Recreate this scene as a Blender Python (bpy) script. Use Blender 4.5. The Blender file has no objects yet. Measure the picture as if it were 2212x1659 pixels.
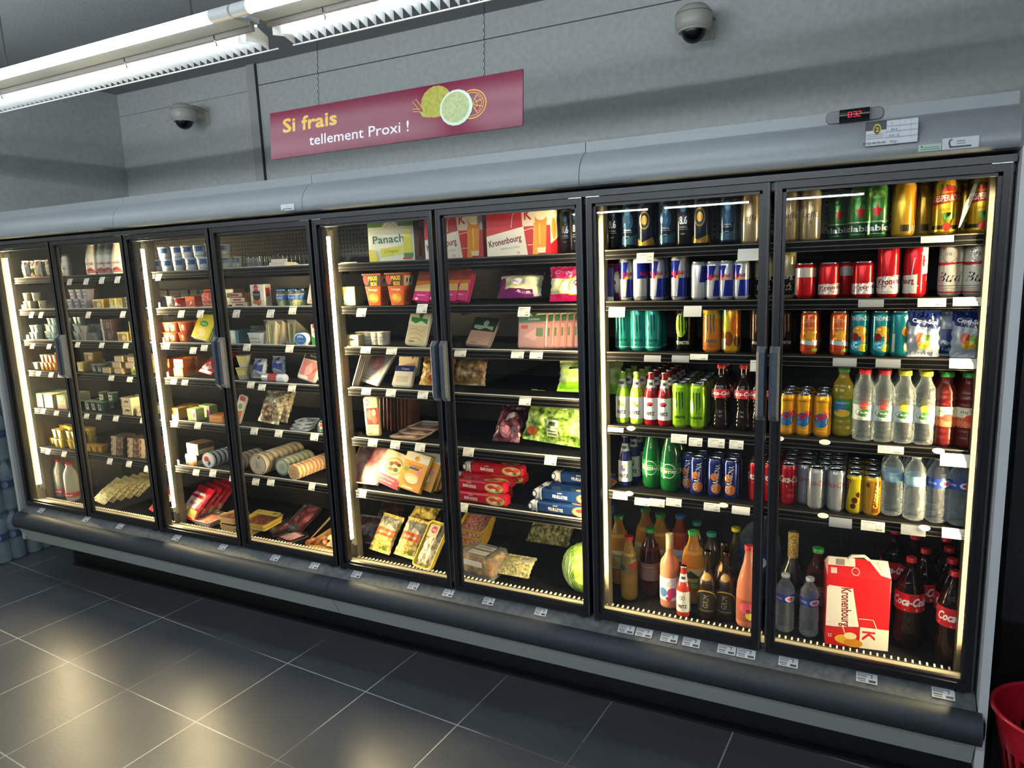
import bpy, bmesh, math, random
from mathutils import Vector, Matrix
PI = math.pi
SC = bpy.context.scene
COL = SC.collection
rnd = random.Random(7)

# ------------------------------------------------------------------ camera
cd = bpy.data.cameras.new('camera'); cam = bpy.data.objects.new('camera', cd); COL.objects.link(cam)
YAW, PIT, ROL = -0.4707096, -0.1664238, -0.0381572
fw = Vector((math.sin(YAW)*math.cos(PIT), math.cos(YAW)*math.cos(PIT), math.sin(PIT)))
r0 = Vector((math.cos(YAW), -math.sin(YAW), 0)); u0 = r0.cross(fw)
rt = r0*math.cos(ROL)+u0*math.sin(ROL); up = -r0*math.sin(ROL)+u0*math.cos(ROL)
cam.matrix_world = Matrix(((rt.x, up.x, -fw.x, 4.6562), (rt.y, up.y, -fw.y, -2.4174), (rt.z, up.z, -fw.z, 1.8533), (0, 0, 0, 1)))
cd.sensor_width = 36.0; cd.lens = 36.0*1522.51/2212; cd.clip_start = 0.05; cd.clip_end = 60
SC.camera = cam
# ------------------------------------------------------------------ view, world
SC.view_settings.view_transform = 'Standard'; SC.view_settings.look = 'None'
SC.view_settings.gamma = 1.0; SC.view_settings.use_curve_mapping = False
SC.view_settings.exposure = 0.0
SC.cycles.use_denoising = True
SC.cycles.max_bounces = 10; SC.cycles.diffuse_bounces = 3; SC.cycles.glossy_bounces = 3
SC.cycles.transparent_max_bounces = 24
SC.cycles.caustics_reflective = False; SC.cycles.caustics_refractive = False
SC.cycles.sample_clamp_indirect = 4.0
wd = bpy.data.worlds.new('world'); SC.world = wd; wd.use_nodes = True
wd.node_tree.nodes['Background'].inputs[0].default_value = (0.55, 0.62, 0.72, 1)
wd.node_tree.nodes['Background'].inputs[1].default_value = 0.02
E_LED, E_TUBE, E_ROOM = 430.0, 20.0, 88.0     # strengths of the cabinet tubes, the near ceiling tubes, the far rows
LEDC, TUBEC = (1.0, 0.80, 0.44), (0.86, 0.95, 1.0)

# ------------------------------------------------------------------ materials
def lin(h):
    h = h.lstrip('#')
    v = [int(h[i:i+2], 16)/255 for i in (0, 2, 4)]
    return tuple((c/12.92 if c <= .04045 else ((c+.055)/1.055)**2.4) for c in v)+(1,)
MATS = {}
FIN = {'p': (.55, 0, 0), 'g': (.22, 0, 0), 'c': (.19, .55, 0), 'm': (.22, 1, 0), 's': (.38, .0, 0), 'd': (.7, 0, 0), 'w': (.07, 0, 0), 'f': (.16, .0, 1), 'k': (.32, .8, 1)}
def M(h, fin='p'):
    k = (h, fin)
    if k in MATS: return MATS[k]
    m = bpy.data.materials.new('%s_%s' % ({'p': 'paper', 'g': 'plastic', 'c': 'painted_metal', 'm': 'metal', 's': 'satin', 'f': 'film', 'k': 'foil', 'liq': 'liquid', 'clr': 'clear', 'em': 'light'}.get(fin, 'mat'), h.strip('#')))
    m.use_nodes = True; nt = m.node_tree; b = nt.nodes['Principled BSDF']; out = nt.nodes['Material Output']
    if fin in FIN:
        r, me, bump = FIN[fin]
        b.inputs['Base Color'].default_value = lin(h); b.inputs['Roughness'].default_value = r; b.inputs['Metallic'].default_value = me
        if fin == 'd': b.inputs['Specular IOR Level'].default_value = .08
        if bump:
            n = nt.nodes.new('ShaderNodeTexNoise'); n.inputs['Scale'].default_value = 55; n.inputs['Detail'].default_value = 3
            bp = nt.nodes.new('ShaderNodeBump'); bp.inputs['Strength'].default_value = .55; bp.inputs['Distance'].default_value = .01
            tc = nt.nodes.new('ShaderNodeTexCoord'); nt.links.new(tc.outputs['Object'], n.inputs['Vector'])
            nt.links.new(n.outputs['Fac'], bp.inputs['Height']); nt.links.new(bp.outputs['Normal'], b.inputs['Normal'])
    elif fin == 'em':
        e = nt.nodes.new('ShaderNodeEmission'); e.inputs[0].default_value = lin(h); e.inputs[1].default_value = 3
        nt.links.new(e.outputs[0], out.inputs[0])
    elif fin in ('clr', 'liq'):
        t = nt.nodes.new('ShaderNodeBsdfTransparent'); mx = nt.nodes.new('ShaderNodeMixShader')
        lw = nt.nodes.new('ShaderNodeLayerWeight'); lw.inputs[0].default_value = .35
        mr = nt.nodes.new('ShaderNodeMapRange')
        mr.inputs[3].default_value, mr.inputs[4].default_value = ((.06, .80) if fin == 'clr' else (.42, .90))
        nt.links.new(lw.outputs['Facing'], mr.inputs[0]); nt.links.new(mr.outputs[0], mx.inputs[0])
        t.inputs[0].default_value = (.93, .96, .96, 1) if fin == 'clr' else tuple(min(1, c*1.3+.12) for c in lin(h)[:3])+(1,)
        b.inputs['Base Color'].default_value = lin(h) if fin == 'liq' else tuple(c*.75 for c in lin(h)[:3])+(1,); b.inputs['Roughness'].default_value = .06
        if fin == 'clr' and h in ('#dfe6ea', '#e6eae6', '#7f94a4', '#d4e2ec', '#a9bcc8'):      # moulded bottle walls and wrinkled wrap
            n = nt.nodes.new('ShaderNodeTexNoise'); n.inputs['Scale'].default_value = 75; n.inputs['Detail'].default_value = 1; bp = nt.nodes.new('ShaderNodeBump'); bp.inputs['Strength'].default_value = .7; bp.inputs['Distance'].default_value = .006
            tc = nt.nodes.new('ShaderNodeTexCoord'); nt.links.new(tc.outputs['Object'], n.inputs['Vector']); nt.links.new(n.outputs['Fac'], bp.inputs['Height']); nt.links.new(bp.outputs['Normal'], b.inputs['Normal']); nt.links.new(bp.outputs['Normal'], lw.inputs['Normal'])
        nt.links.new(t.outputs[0], mx.inputs[1]); nt.links.new(b.outputs[0], mx.inputs[2]); nt.links.new(mx.outputs[0], out.inputs[0])
    MATS[k] = m
    return m
def mottle(name, cols, scale=40, rough=.35, bump=.4, vor=False):
    k = ('mot', name)
    if k in MATS: return MATS[k]
    m = bpy.data.materials.new(name); m.use_nodes = True; nt = m.node_tree; b = nt.nodes['Principled BSDF']
    tc = nt.nodes.new('ShaderNodeTexCoord')
    n = nt.nodes.new('ShaderNodeTexVoronoi' if vor else 'ShaderNodeTexNoise'); n.inputs['Scale'].default_value = scale
    if not vor: n.inputs['Detail'].default_value = 3
    cr = nt.nodes.new('ShaderNodeValToRGB'); e = cr.color_ramp.elements
    lo, hi = (.05, .7) if vor else (.34, .66)
    e[0].position = lo; e[0].color = lin(cols[0]); e[1].position = hi; e[1].color = lin(cols[-1])
    for i, c in enumerate(cols[1:-1]):
        q = e.new(lo+(hi-lo)*(i+1)/(len(cols)-1)); q.color = lin(c)
    nt.links.new(tc.outputs['Object'], n.inputs['Vector']); nt.links.new(n.outputs[0], cr.inputs[0]); nt.links.new(cr.outputs[0], b.inputs['Base Color'])
    bp = nt.nodes.new('ShaderNodeBump'); bp.inputs['Strength'].default_value = bump; bp.inputs['Distance'].default_value = .01
    nt.links.new(n.outputs[0], bp.inputs['Height']); nt.links.new(bp.outputs[0], b.inputs['Normal'])
    b.inputs['Roughness'].default_value = rough
    MATS[k] = m
    return m
def noise_mat(name, c1, c2, rough, scale, metal=0, bump=.1):
    m = mottle(name, [c1, c2], scale, rough, bump); m.node_tree.nodes['Principled BSDF'].inputs['Metallic'].default_value = metal
    return m
def tube_mat(name, col, s):
    m = bpy.data.materials.new(name); m.use_nodes = True; nt = m.node_tree
    e = nt.nodes.new('ShaderNodeEmission'); e.inputs[0].default_value = (*col, 1); e.inputs[1].default_value = s
    nt.links.new(e.outputs[0], nt.nodes['Material Output'].inputs[0])
    return m
def glass_mat():
    m = bpy.data.materials.new('door_glass'); m.use_nodes = True; nt = m.node_tree
    t = nt.nodes.new('ShaderNodeBsdfTransparent'); t.inputs[0].default_value = (.985, .99, .985, 1)
    g = nt.nodes.new('ShaderNodeBsdfGlossy'); g.inputs['Roughness'].default_value = .01; g.inputs[0].default_value = (1, 1, 1, 1)
    lw = nt.nodes.new('ShaderNodeLayerWeight'); lw.inputs[0].default_value = .5      # facing = 1 - |cos|, the same from both sides
    pw = nt.nodes.new('ShaderNodeMath'); pw.operation = 'POWER'; pw.inputs[1].default_value = 5; nt.links.new(lw.outputs['Facing'], pw.inputs[0])
    f = nt.nodes.new('ShaderNodeMath'); f.operation = 'MULTIPLY_ADD'; f.inputs[1].default_value = .94; f.inputs[2].default_value = .022; nt.links.new(pw.outputs[0], f.inputs[0])
    mx = nt.nodes.new('ShaderNodeMixShader')
    nt.links.new(f.outputs[0], mx.inputs[0]); nt.links.new(t.outputs[0], mx.inputs[1]); nt.links.new(g.outputs[0], mx.inputs[2])
    nt.links.new(mx.outputs[0], nt.nodes['Material Output'].inputs[0])
    return m
GLASS = glass_mat()
LEDM = tube_mat('cabinet_tube_light', LEDC, E_LED); TUBEM = tube_mat('ceiling_tube_light', TUBEC, E_TUBE); ROOMM = tube_mat('far_tube_light', TUBEC, E_ROOM)

# ------------------------------------------------------------------ text as flat triangles
TXT = {}
def text_tris(s):
    if s in TXT: return TXT[s]
    c = bpy.data.curves.new('t', 'FONT'); c.body = s; c.resolution_u = 2; c.size = 1
    o = bpy.data.objects.new('t', c); me = bpy.data.meshes.new_from_object(o)
    V = [(v.co.x, v.co.y) for v in me.vertices]; F = [tuple(p.vertices) for p in me.polygons]
    bpy.data.objects.remove(o); bpy.data.curves.remove(c); bpy.data.meshes.remove(me)
    xs = [v[0] for v in V] or [0, 1]; w = max(xs)-min(xs); mx = min(xs)+w/2
    V = [(x-mx, y-.36) for x, y in V]      # centred on the cap height
    TXT[s] = (V, F, w)
    return TXT[s]

# ------------------------------------------------------------------ mesh builder
class MB:
    def __init__(s): s.v = []; s.f = []; s.m = []; s.mats = []; s.sm = []
    def mi(s, m):
        if m not in s.mats: s.mats.append(m)
        return s.mats.index(m)
    def add(s, V, F, m, smooth=False, T=None):
        b = len(s.v); s.v += [tuple(T @ Vector(p)) for p in V] if T else [tuple(p) for p in V]
        i = s.mi(m)
        for f in F: s.f.append(tuple(b+k for k in f)); s.m.append(i); s.sm.append(smooth)
        return s
    def box(s, x0, x1, y0, y1, z0, z1, m, T=None):
        V = [(x, y, z) for z in (z0, z1) for y in (y0, y1) for x in (x0, x1)]
        return s.add(V, [(0, 2, 3, 1), (4, 5, 7, 6), (0, 1, 5, 4), (2, 6, 7, 3), (0, 4, 6, 2), (1, 3, 7, 5)], m, False, T)
    def loft(s, rings, m, cap0=True, cap1=True, smooth=True, T=None, closed=True):
        n = len(rings[0]); V = [p for r in rings for p in r]; F = []
        for i in range(len(rings)-1):
            for j in range(n if closed else n-1):
                k = (j+1) % n
                F.append((i*n+j, i*n+k, (i+1)*n+k, (i+1)*n+j))
        s.add(V, F, m, smooth, T)
        if cap0: s.add(rings[0], [tuple(range(n-1, -1, -1))], m, False, T)
        if cap1: s.add(rings[-1], [tuple(range(n))], m, False, T)
        return s
    def lathe(s, prof, m, n=20, T=None, cap0=True, cap1=True, smooth=True):
        return s.loft([[(r*math.cos(2*PI*j/n), r*math.sin(2*PI*j/n), z) for j in range(n)] for z, r in prof], m, cap0, cap1, smooth, T)
    def rbox(s, w, d, h, r, m, z0=0, bev=.002, T=None, n=3):
        return s.loft([rrect(w-2*bev, d-2*bev, max(r-bev, .0005), z0, n), rrect(w, d, r, z0+bev, n), rrect(w, d, r, z0+h-bev, n), rrect(w-2*bev, d-2*bev, max(r-bev, .0005), z0+h, n)], m, smooth=False, T=T)
    def tube(s, P, r, m, n=6, T=None):
        P = [Vector(p) for p in P]; R = []
        for i, p in enumerate(P):
            d = (P[min(i+1, len(P)-1)]-P[max(i-1, 0)]).normalized(); a = d.cross(Vector((0, 0, 1)))
            if a.length < .05: a = d.cross(Vector((1, 0, 0)))
            a.normalize(); b = d.cross(a)
            R.append([tuple(p+(a*math.cos(2*PI*j/n)+b*math.sin(2*PI*j/n))*r) for j in range(n)])
        return s.loft(R, m, T=T)
    def deco(s, ops, f, su, sv, fin='p', fine=False):
        """flat print mapped on a surface: ops use u in -1..1 (half width su) and v in 0..1 (height sv)"""
        off = .0003
        for op in ops:
            off += .00012; t = op[0]
            if t == 'r':
                _, a, b, c, d, h = op
                nu = max(1, int(abs(c-a)*su/(.006 if fine else .02))) ; nv = max(1, int(abs(d-b)*sv/.02))
                if nu > 24: nu = 24
                V = [((a+(c-a)*i/nu)*su, (b+(d-b)*j/nv)*sv) for j in range(nv+1) for i in range(nu+1)]
                F = [(j*(nu+1)+i, j*(nu+1)+i+1, (j+1)*(nu+1)+i+1, (j+1)*(nu+1)+i) for j in range(nv) for i in range(nu)]
            elif t == 'e':
                _, cu, cv, ru, rv, h = op; n = 18
                V = [(cu*su, cv*sv)]; F = []
                for q in (.5, 1): V += [((cu+ru*q*math.cos(2*PI*i/n))*su, (cv+rv*q*math.sin(2*PI*i/n))*sv) for i in range(n)]
                for i in range(n):
                    k = (i+1) % n; F += [(0, 1+i, 1+k), (1+i, 1+n+i, 1+n+k, 1+k)]
            elif t == 'p':
                _, pts, h = op; V = [(a*su, b*sv) for a, b in pts]; F = [tuple(range(len(V)))]
                if fine: V, F = split(V, F)
            elif t == 'l':
                _, pts, w, h = op; P = [Vector((a*su, b*sv)) for a, b in pts]; w *= sv/2; V = []; F = []
                for i, q in enumerate(P):
                    d = (P[min(i+1, len(P)-1)]-P[max(i-1, 0)]); d.normalize(); nn = Vector((-d.y, d.x))*w
                    V += [tuple(q-nn), tuple(q+nn)]
                F = [(2*i, 2*i+2, 2*i+3, 2*i+1) for i in range(len(P)-1)]
            elif t == 't':
                _, st, cu, cv, sz, h = op[:6]; kw = op[6] if len(op) > 6 else {}
                V0, F, w = text_tris(st); sz *= sv; sx = kw.get('sx', 1)*sz; a = math.radians(kw.get('rot', 0)); sh = kw.get('shear', 0)
                if 'fit' in kw: sx = kw['fit']*2*su/w
                V = []
                for x, y in V0:
                    x, y = (x+sh*y)*sx, y*sz; V.append((cu*su+x*math.cos(a)-y*math.sin(a), cv*sv+x*math.sin(a)+y*math.cos(a)))
                mm = M(h, fin)
                for bx, by in kw.get('bold', 0) and [(0, 0), (kw['bold']*sz, 0), (0, kw['bold']*sz), (kw['bold']*sz, kw['bold']*sz)] or [(0, 0)]:
                    s.add([f(x+bx, y+by, off+.00001*(bx > 0)+.00002*(by > 0)) for x, y in V], F, mm)
                continue
            s.add([f(x, y, off) for x, y in V], F, M(h, fin) if isinstance(h, str) else h)
        return s
    def build(s, name, parent=None, loc=None):
        me = bpy.data.meshes.new(name); me.from_pydata(s.v, [], s.f)
        for m in s.mats: me.materials.append(m)
        me.polygons.foreach_set('material_index', s.m); me.polygons.foreach_set('use_smooth', s.sm); me.update()
        o = bpy.data.objects.new(name, me); COL.objects.link(o)
        if parent: o.parent = parent
        if loc: o.location = loc
        return o
def split(V, F):
    V = list(V); out = []
    for f in F:
        st = [(f[0], f[i], f[i+1]) for i in range(1, len(f)-1)]
        for _ in range(7):
            ns = []
            for a, b, c in st:
                pa, pb, pc = V[a], V[b], V[c]
                e = [(abs(pa[0]-pb[0]), a, b, c), (abs(pb[0]-pc[0]), b, c, a), (abs(pc[0]-pa[0]), c, a, b)]; w, p, q, o = max(e)
                if w > .007:
                    V.append(((V[p][0]+V[q][0])/2, (V[p][1]+V[q][1])/2)); k = len(V)-1; ns += [(p, k, o), (k, q, o)]
                else: ns.append((a, b, c))
            st = ns
        out += st
    return V, out
def rrect(w, d, r, z, n=3):
    P = []
    for cx, cy, a0 in ((w/2-r, d/2-r, 0), (-w/2+r, d/2-r, PI/2), (-w/2+r, -d/2+r, PI), (w/2-r, -d/2+r, 1.5*PI)):
        for i in range(n+1):
            a = a0+PI/2*i/n; P.append((cx+r*math.cos(a), cy+r*math.sin(a), z))
    return P
def plane_map(y0, tilt=0):          # the front of an upright thing: y = y0
    return lambda u, v, o: (u, y0-o, v)
def flat_map(z0): return lambda u, v, o: (u, v, z0+o)
def side_map(x0, sgn=1): return lambda u, v, o: (x0+sgn*o, sgn*u, v)
def cyl_map(prof, rmin=0):
    def f(u, v, o):
        r = prof[0][1]
        for (z0, a), (z1, b) in zip(prof, prof[1:]):
            if z0 <= v <= z1+1e-9: r = a+(b-a)*((v-z0)/(z1-z0) if z1 > z0 else 0); break
        an = u/(max(q for _, q in prof)); return ((r+o)*math.sin(an), -(r+o)*math.cos(an), v)
    return f
def thing(name, parent=None):
    o = bpy.data.objects.new(name, None); o.empty_display_size = .03; COL.objects.link(o)
    if parent: o.parent = parent
    return o
def tag(o, label, cat, group=None, kind=None):
    o['label'] = label; o['category'] = cat
    if group: o['group'] = group
    if kind: o['kind'] = kind
    return o
def struct(o): o['kind'] = 'structure'; return o
def copy_tree(o, parent=None):
    c = o.copy(); COL.objects.link(c)
    if parent: c.parent = parent
    for ch in list(o.children): copy_tree(ch, c)
    return c

# ------------------------------------------------------------------ room shell
WL, WR, WB, WF, CZ = -0.78, 6.6, 1.5, -12.0, 3.315
def floor_mat():
    m = bpy.data.materials.new('slate_floor_tiles'); m.use_nodes = True; nt = m.node_tree; b = nt.nodes['Principled BSDF']
    L = nt.links.new; N = nt.nodes.new
    tc = N('ShaderNodeTexCoord'); mp = N('ShaderNodeMapping'); mp.vector_type = 'TEXTURE'
    mp.inputs['Location'].default_value = (.227, .010, 0); mp.inputs['Rotation'].default_value = (0, 0, -.071); mp.inputs['Scale'].default_value = (.4995, .4995, 1)
    L(tc.outputs['Object'], mp.inputs[0]); sp = N('ShaderNodeSeparateXYZ'); L(mp.outputs[0], sp.inputs[0])
    ds = []
    for ax in (0, 1):
        a = N('ShaderNodeMath'); a.operation = 'PINGPONG'; a.inputs[1].default_value = .5; L(sp.outputs[ax], a.inputs[0]); ds.append(a)
    mn = N('ShaderNodeMath'); mn.operation = 'MINIMUM'; L(ds[0].outputs[0], mn.inputs[0]); L(ds[1].outputs[0], mn.inputs[1])
    nz = N('ShaderNodeTexNoise'); nz.inputs['Scale'].default_value = 3.2; nz.inputs['Detail'].default_value = 4; L(tc.outputs['Object'], nz.inputs['Vector'])
    lt = N('ShaderNodeMapRange'); lt.inputs[1].default_value = .0040; lt.inputs[2].default_value = .0058; lt.inputs[3].default_value = 1; lt.inputs[4].default_value = 0; L(mn.outputs[0], lt.inputs[0])
    cr = N('ShaderNodeValToRGB'); cr.color_ramp.elements[0].color = lin('#44474c'); cr.color_ramp.elements[1].color = lin('#55595f')
    L(nz.outputs[0], cr.inputs[0])
    gc = N('ShaderNodeValToRGB'); gc.color_ramp.elements[0].position = .42; gc.color_ramp.elements[1].position = .56
    gc.color_ramp.elements[0].color = lin('#6a6a68'); gc.color_ramp.elements[1].color = lin('#c0c0bc'); nz2 = N('ShaderNodeTexNoise'); nz2.inputs['Scale'].default_value = 1.3
    L(tc.outputs['Object'], nz2.inputs['Vector']); L(nz2.outputs[0], gc.inputs[0])
    mx = N('ShaderNodeMix'); mx.data_type = 'RGBA'; L(lt.outputs[0], mx.inputs[0]); L(cr.outputs[0], mx.inputs[6]); L(gc.outputs[0], mx.inputs[7]); L(mx.outputs[2], b.inputs['Base Color'])
    nf = N('ShaderNodeTexNoise'); nf.inputs['Scale'].default_value = 60; L(tc.outputs['Object'], nf.inputs['Vector'])
    bp = N('ShaderNodeBump'); bp.inputs['Strength'].default_value = .12; bp.inputs['Distance'].default_value = .004; L(nf.outputs[0], bp.inputs['Height']); L(bp.outputs[0], b.inputs['Normal'])
    b.inputs['Roughness'].default_value = .36; b.inputs['Specular IOR Level'].default_value = .5
    return m
wallm = noise_mat('painted_wall', '#b3b8b6', '#bfc3c1', .6, 30, 0, .05); ceilm = noise_mat('ceiling_paint', '#8e9191', '#969999', .8, 60, 0, .2)
struct(MB().box(WL-.1, WR+.1, WF-.1, WB+.1, -.1, 0, floor_mat()).build('floor'))
struct(MB().box(WL-.1, WR+.1, WF-.1, WB+.1, CZ, CZ+.1, ceilm).build('ceiling'))
struct(MB().box(WL-.1, WR+.1, WB, WB+.1, 0, CZ, wallm).build('wall_back'))
struct(MB().box(WL-.1, WL, WF, WB, 0, CZ, wallm).build('wall_left'))
struct(MB().box(WR, WR+.1, WF, WB, 0, CZ, M('#6d7074', 's')).build('wall_right'))
struct(MB().box(WL-.1, WR+.1, WF-.1, WF, 0, CZ, M('#2e3034', 's')).build('wall_front'))
tp = MB(); tp.box(.66, .74, WB-.02, WB, 0, CZ, M('#a9aba6')); tp.box(.74, .745, WB-.021, WB, 0, CZ, M('#3c3d3d')); struct(tp.build('trim_1'))   # cover strip
struct(MB().box(.745, WR, WB-.004, WB, 3.17, 3.175, M('#4a4c4c')).box(WL, .66, WB-.003, WB, 3.145, 3.149, M('#8b8d8c')).build('trim_2'))         # panel joint
# dark partition beside the right end of the cabinets
struct(MB().box(5.10, 6.6, .28, .34, 0, 2.6, M('#26272a', 's')).box(5.10, 6.6, .26, .28, .0, .62, M('#0c0c0e', 's')).build('wall_side'))

# ------------------------------------------------------------------ cabinets
W = .625
BLK, DGR, INT = M('#0a0b0f', 's'), M('#171a20', 's'), M('#121214', 'd')
HDRM = noise_mat('brushed_grey_metal', '#82888c', '#868c90', .40, 90, .05, .03)
LEDG = M('#8a8678', 's'); MULL = M('#6e6755', 's'); RAIL = M('#0a0a0c', 'd'); BUMP = noise_mat('bumper_plastic', '#20272f', '#252d36', .62, 70, 0, .05)
SKIRT = M('#aab2ae', 's'); STRIP = noise_mat('price_strip_grey', '#3e4348', '#565c61', .5, 40, 0, .1); KICK = M('#101114', 's')
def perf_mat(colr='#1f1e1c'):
    m = bpy.data.materials.new('perforated_back_panel'); m.use_nodes = True; nt = m.node_tree; b = nt.nodes['Principled BSDF']; L = nt.links.new; N = nt.nodes.new
    tc = N('ShaderNodeTexCoord'); sp = N('ShaderNodeSeparateXYZ'); L(tc.outputs['Object'], sp.inputs[0]); q = []
    for ax, p in ((0, .022), (2, .022)):
        a = N('ShaderNodeMath'); a.operation = 'PINGPONG'; a.inputs[1].default_value = p/2; L(sp.outputs[ax], a.inputs[0]); s2 = N('ShaderNodeMath'); s2.operation = 'POWER'; s2.inputs[1].default_value = 2; L(a.outputs[0], s2.inputs[0]); q.append(s2)
    ad = N('ShaderNodeMath'); ad.operation = 'ADD'; L(q[0].outputs[0], ad.inputs[0]); L(q[1].outputs[0], ad.inputs[1])
    lt = N('ShaderNodeMath'); lt.operation = 'LESS_THAN'; lt.inputs[1].default_value = .0045**2; L(ad.outputs[0], lt.inputs[0])
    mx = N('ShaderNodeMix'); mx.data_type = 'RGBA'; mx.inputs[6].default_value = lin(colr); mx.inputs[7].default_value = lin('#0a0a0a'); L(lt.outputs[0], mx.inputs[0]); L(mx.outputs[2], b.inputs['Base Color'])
    b.inputs['Roughness'].default_value = .4; b.inputs['Metallic'].default_value = .3
    return m
PERF_SHADED = perf_mat(); PERF_LIT = perf_mat('#aaa292')  # shelf shade put into the lower panel colour, lit look into the top
Z13 = [1.89, 1.70, 1.515, 1.327, 1.09, .838]; Z4 = [1.895, 1.708, 1.52, 1.238, .982]; DECK = .485; YF = .095
NAMES = ['first', 'second', 'third', 'fourth', 'fifth', 'sixth', 'seventh', 'eighth']
CABL = ['glass door chiller at the far left holding yogurts and desserts', 'second glass door chiller from the left holding cheese and sausage', 'third glass door chiller holding beer cartons, salads and pastry', 'glass door chiller at the right end filled with drinks']
for c in range(4):
    x0, x1 = c*2*W, (c+1)*2*W
    R = tag(thing('refrigerated_cabinet'), CABL[c], 'refrigerator', 'joined glass door chillers'); R.location = (x0, 0, 0)
    w = x1-x0
    MB().box(0, w, .62, .64, .3, 1.93, PERF_SHADED).build('back_panel', R); MB().box(0, w, .60, .64, 1.93, 2.1, PERF_LIT).build('lit_upper_back_panel', R)  # split so the top is painted lighter than the shaded lower part
    MB().box(0, w, .05, .64, 2.085, 2.105, M('#2c2b29', 's')).build('roof_panel', R)
    d = MB().box(0, w, .10, .62, .465, .485, INT).box(0, w, .0, .62, .445, .465, INT); d.build('deck', R)
    g = MB().box(0, w, .004, .035, .465, .515, M('#7a7566', 's')).box(0, w, .035, .062, .465, .510, M('#8f8976', 's')).box(0, w, .062, .066, .485, .512, M('#3b3a36', 's')).box(0, w, .066, .10, .465, .492, M('#0b0b0c', 's'))
    g.build('front_rail', R)
    g = MB(); n = 58
    for i in range(n): g.box(.02+i*(w-.04)/n, .025+i*(w-.04)/n, .066, .098, .500, .506, M('#d9d4c4', 's'))
    g.box(0, w, .064, .068, .484, .5065, M('#cfc9b8', 's')); g.build('air_grille', R)
    # outer shell
    MB().box(0, w, .64, .92, .0, 2.24, M('#8c9196', 's')).build('rear_housing', R)
    prof = [(.10, 2.10), (-.050, 2.112), (-.066, 2.114), (-.071, 2.120), (-.072, 2.14), (-.069, 2.160), (-.060, 2.184), (-.043, 2.207), (-.020, 2.225), (0, 2.234), (0, 2.268), (.05, 2.272), (.92, 2.272), (.92, 2.10)]
    h = MB().loft([[(x, y, z) for y, z in prof] for x in (.0012, w-.0012)], HDRM, smooth=False)
    for i, sm in enumerate(h.sm): h.sm[i] = 3 <= i <= 8
    h.build('header_panel', R)
    MB().box(0, w, -.034, .06, 2.080, 2.100, M('#323436', 's')).box(0, w, -.01, .05, 2.055, 2.080, BLK).build('top_rail', R)
    prof = [(.0, .500), (-.010, .500), (-.065, .466), (-.070, .463), (-.058, .455), (.0, .44)]
    MB().loft([[(x, y, z) for y, z in prof] for x in (0, w)], STRIP, smooth=False).build('price_strip', R)
    prof = [(-.060, .462), (-.072, .465), (-.092, .461), (-.112, .448), (-.124, .42), (-.122, .395), (-.112, .378), (-.102, .371), (-.05, .371), (-.05, .46)]
    e1 = w+.02 if c == 3 else w-(.002 if c == 1 else 0)
    h = MB().loft([[(x, y, z) for y, z in prof] for x in ((0, e1-.02, e1-.006) if c == 3 else (0, e1))], BUMP, smooth=True)
    if c == 3: h.add([(e1, -.105, .45), (e1, -.11, .42), (e1, -.10, .39), (e1, -.06, .39), (e1, -.06, .45)], [(0, 1, 2, 3, 4)], BUMP)
    h.build('bumper', R)
    prof = [(-.088, .371), (-.090, .362), (-.046, .274), (-.036, .268), (0, .268), (0, .371)]
    MB().loft([[(x, y, z) for y, z in prof] for x in (.0, w-(.004 if c == 1 else 0))], SKIRT, smooth=False).build('skirt_panel', R)
    MB().box(-.05 if c == 0 else 0, w, .24, .256, 0, .268, KICK).box(0, w, .0, .62, .268, .445, KICK).box(0, w, .20, .24, .0, .012, KICK).build('kick_plate', R)
    # mullion with light tube
    def mullion(kx, side):
        m = MB()
        if side == 'L': m.box(kx-.042, kx+.008, .100, .14, .49, 2.085, MULL)
        else: m.box(kx-.022, kx+.030, .085, .13, .49, 2.085, MULL)
        m.box(kx-.03, kx+.03, .0, .03, .44, 2.08, BLK)
        m.build('mullion', R)
    if c < 3:
        mullion(0, 'L')
        t = MB(); t.tube([(.0, .072, .60), (.0, .072, 2.01)], .006, LEDM, 10); t.box(-.007, .007, .080, .100, .56, 2.04, LEDG); t.box(-.009, .009, .062, .084, .575, .60, LEDG); t.box(-.009, .009, .062, .084, 2.01, 2.035, LEDG)
        t.build('light_tube', R)
    else:
        m = MB(); m.box(-.03, .030, .085, .13, .49, 2.085, MULL).box(-.03, .03, .0, .03, .44, 2.08, BLK); m.build('mullion', R)
        m = MB(); m.box(w-.046, w-.032, .070, .13, .49, 2.085, M('#3c382d', 's')).box(w-.010, w, .0, .62, .44, 2.085, M('#2c2a26', 's')); m.build('end_lining', R)
        for xx in (-.008, w-.016):
            t = MB(); t.tube([(xx, .050, .60), (xx, .050, 2.01)], .006, LEDM, 10); t.box(xx-.01, xx+.01, .060, .066, .56, 2.04, LEDG); t.box(xx-.009, xx+.009, .042, .062, .58, .60, LEDG); t.box(xx-.009, xx+.009, .042, .062, 2.01, 2.03, LEDG)
            t.build('light_tube', R)
    if c == 0: MB().box(-.05, -.045+.02, -.05, .9, .27, 2.10, M('#aab0b6', 's')).box(-.03, 0, .0, .62, .445, 2.085, MULL).build('end_panel', R)
    if c == 3: MB().box(w+.004, w+.028, -.072, .9, .262, 2.115, M('#c9ced3', 's')).build('end_panel', R)
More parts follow.
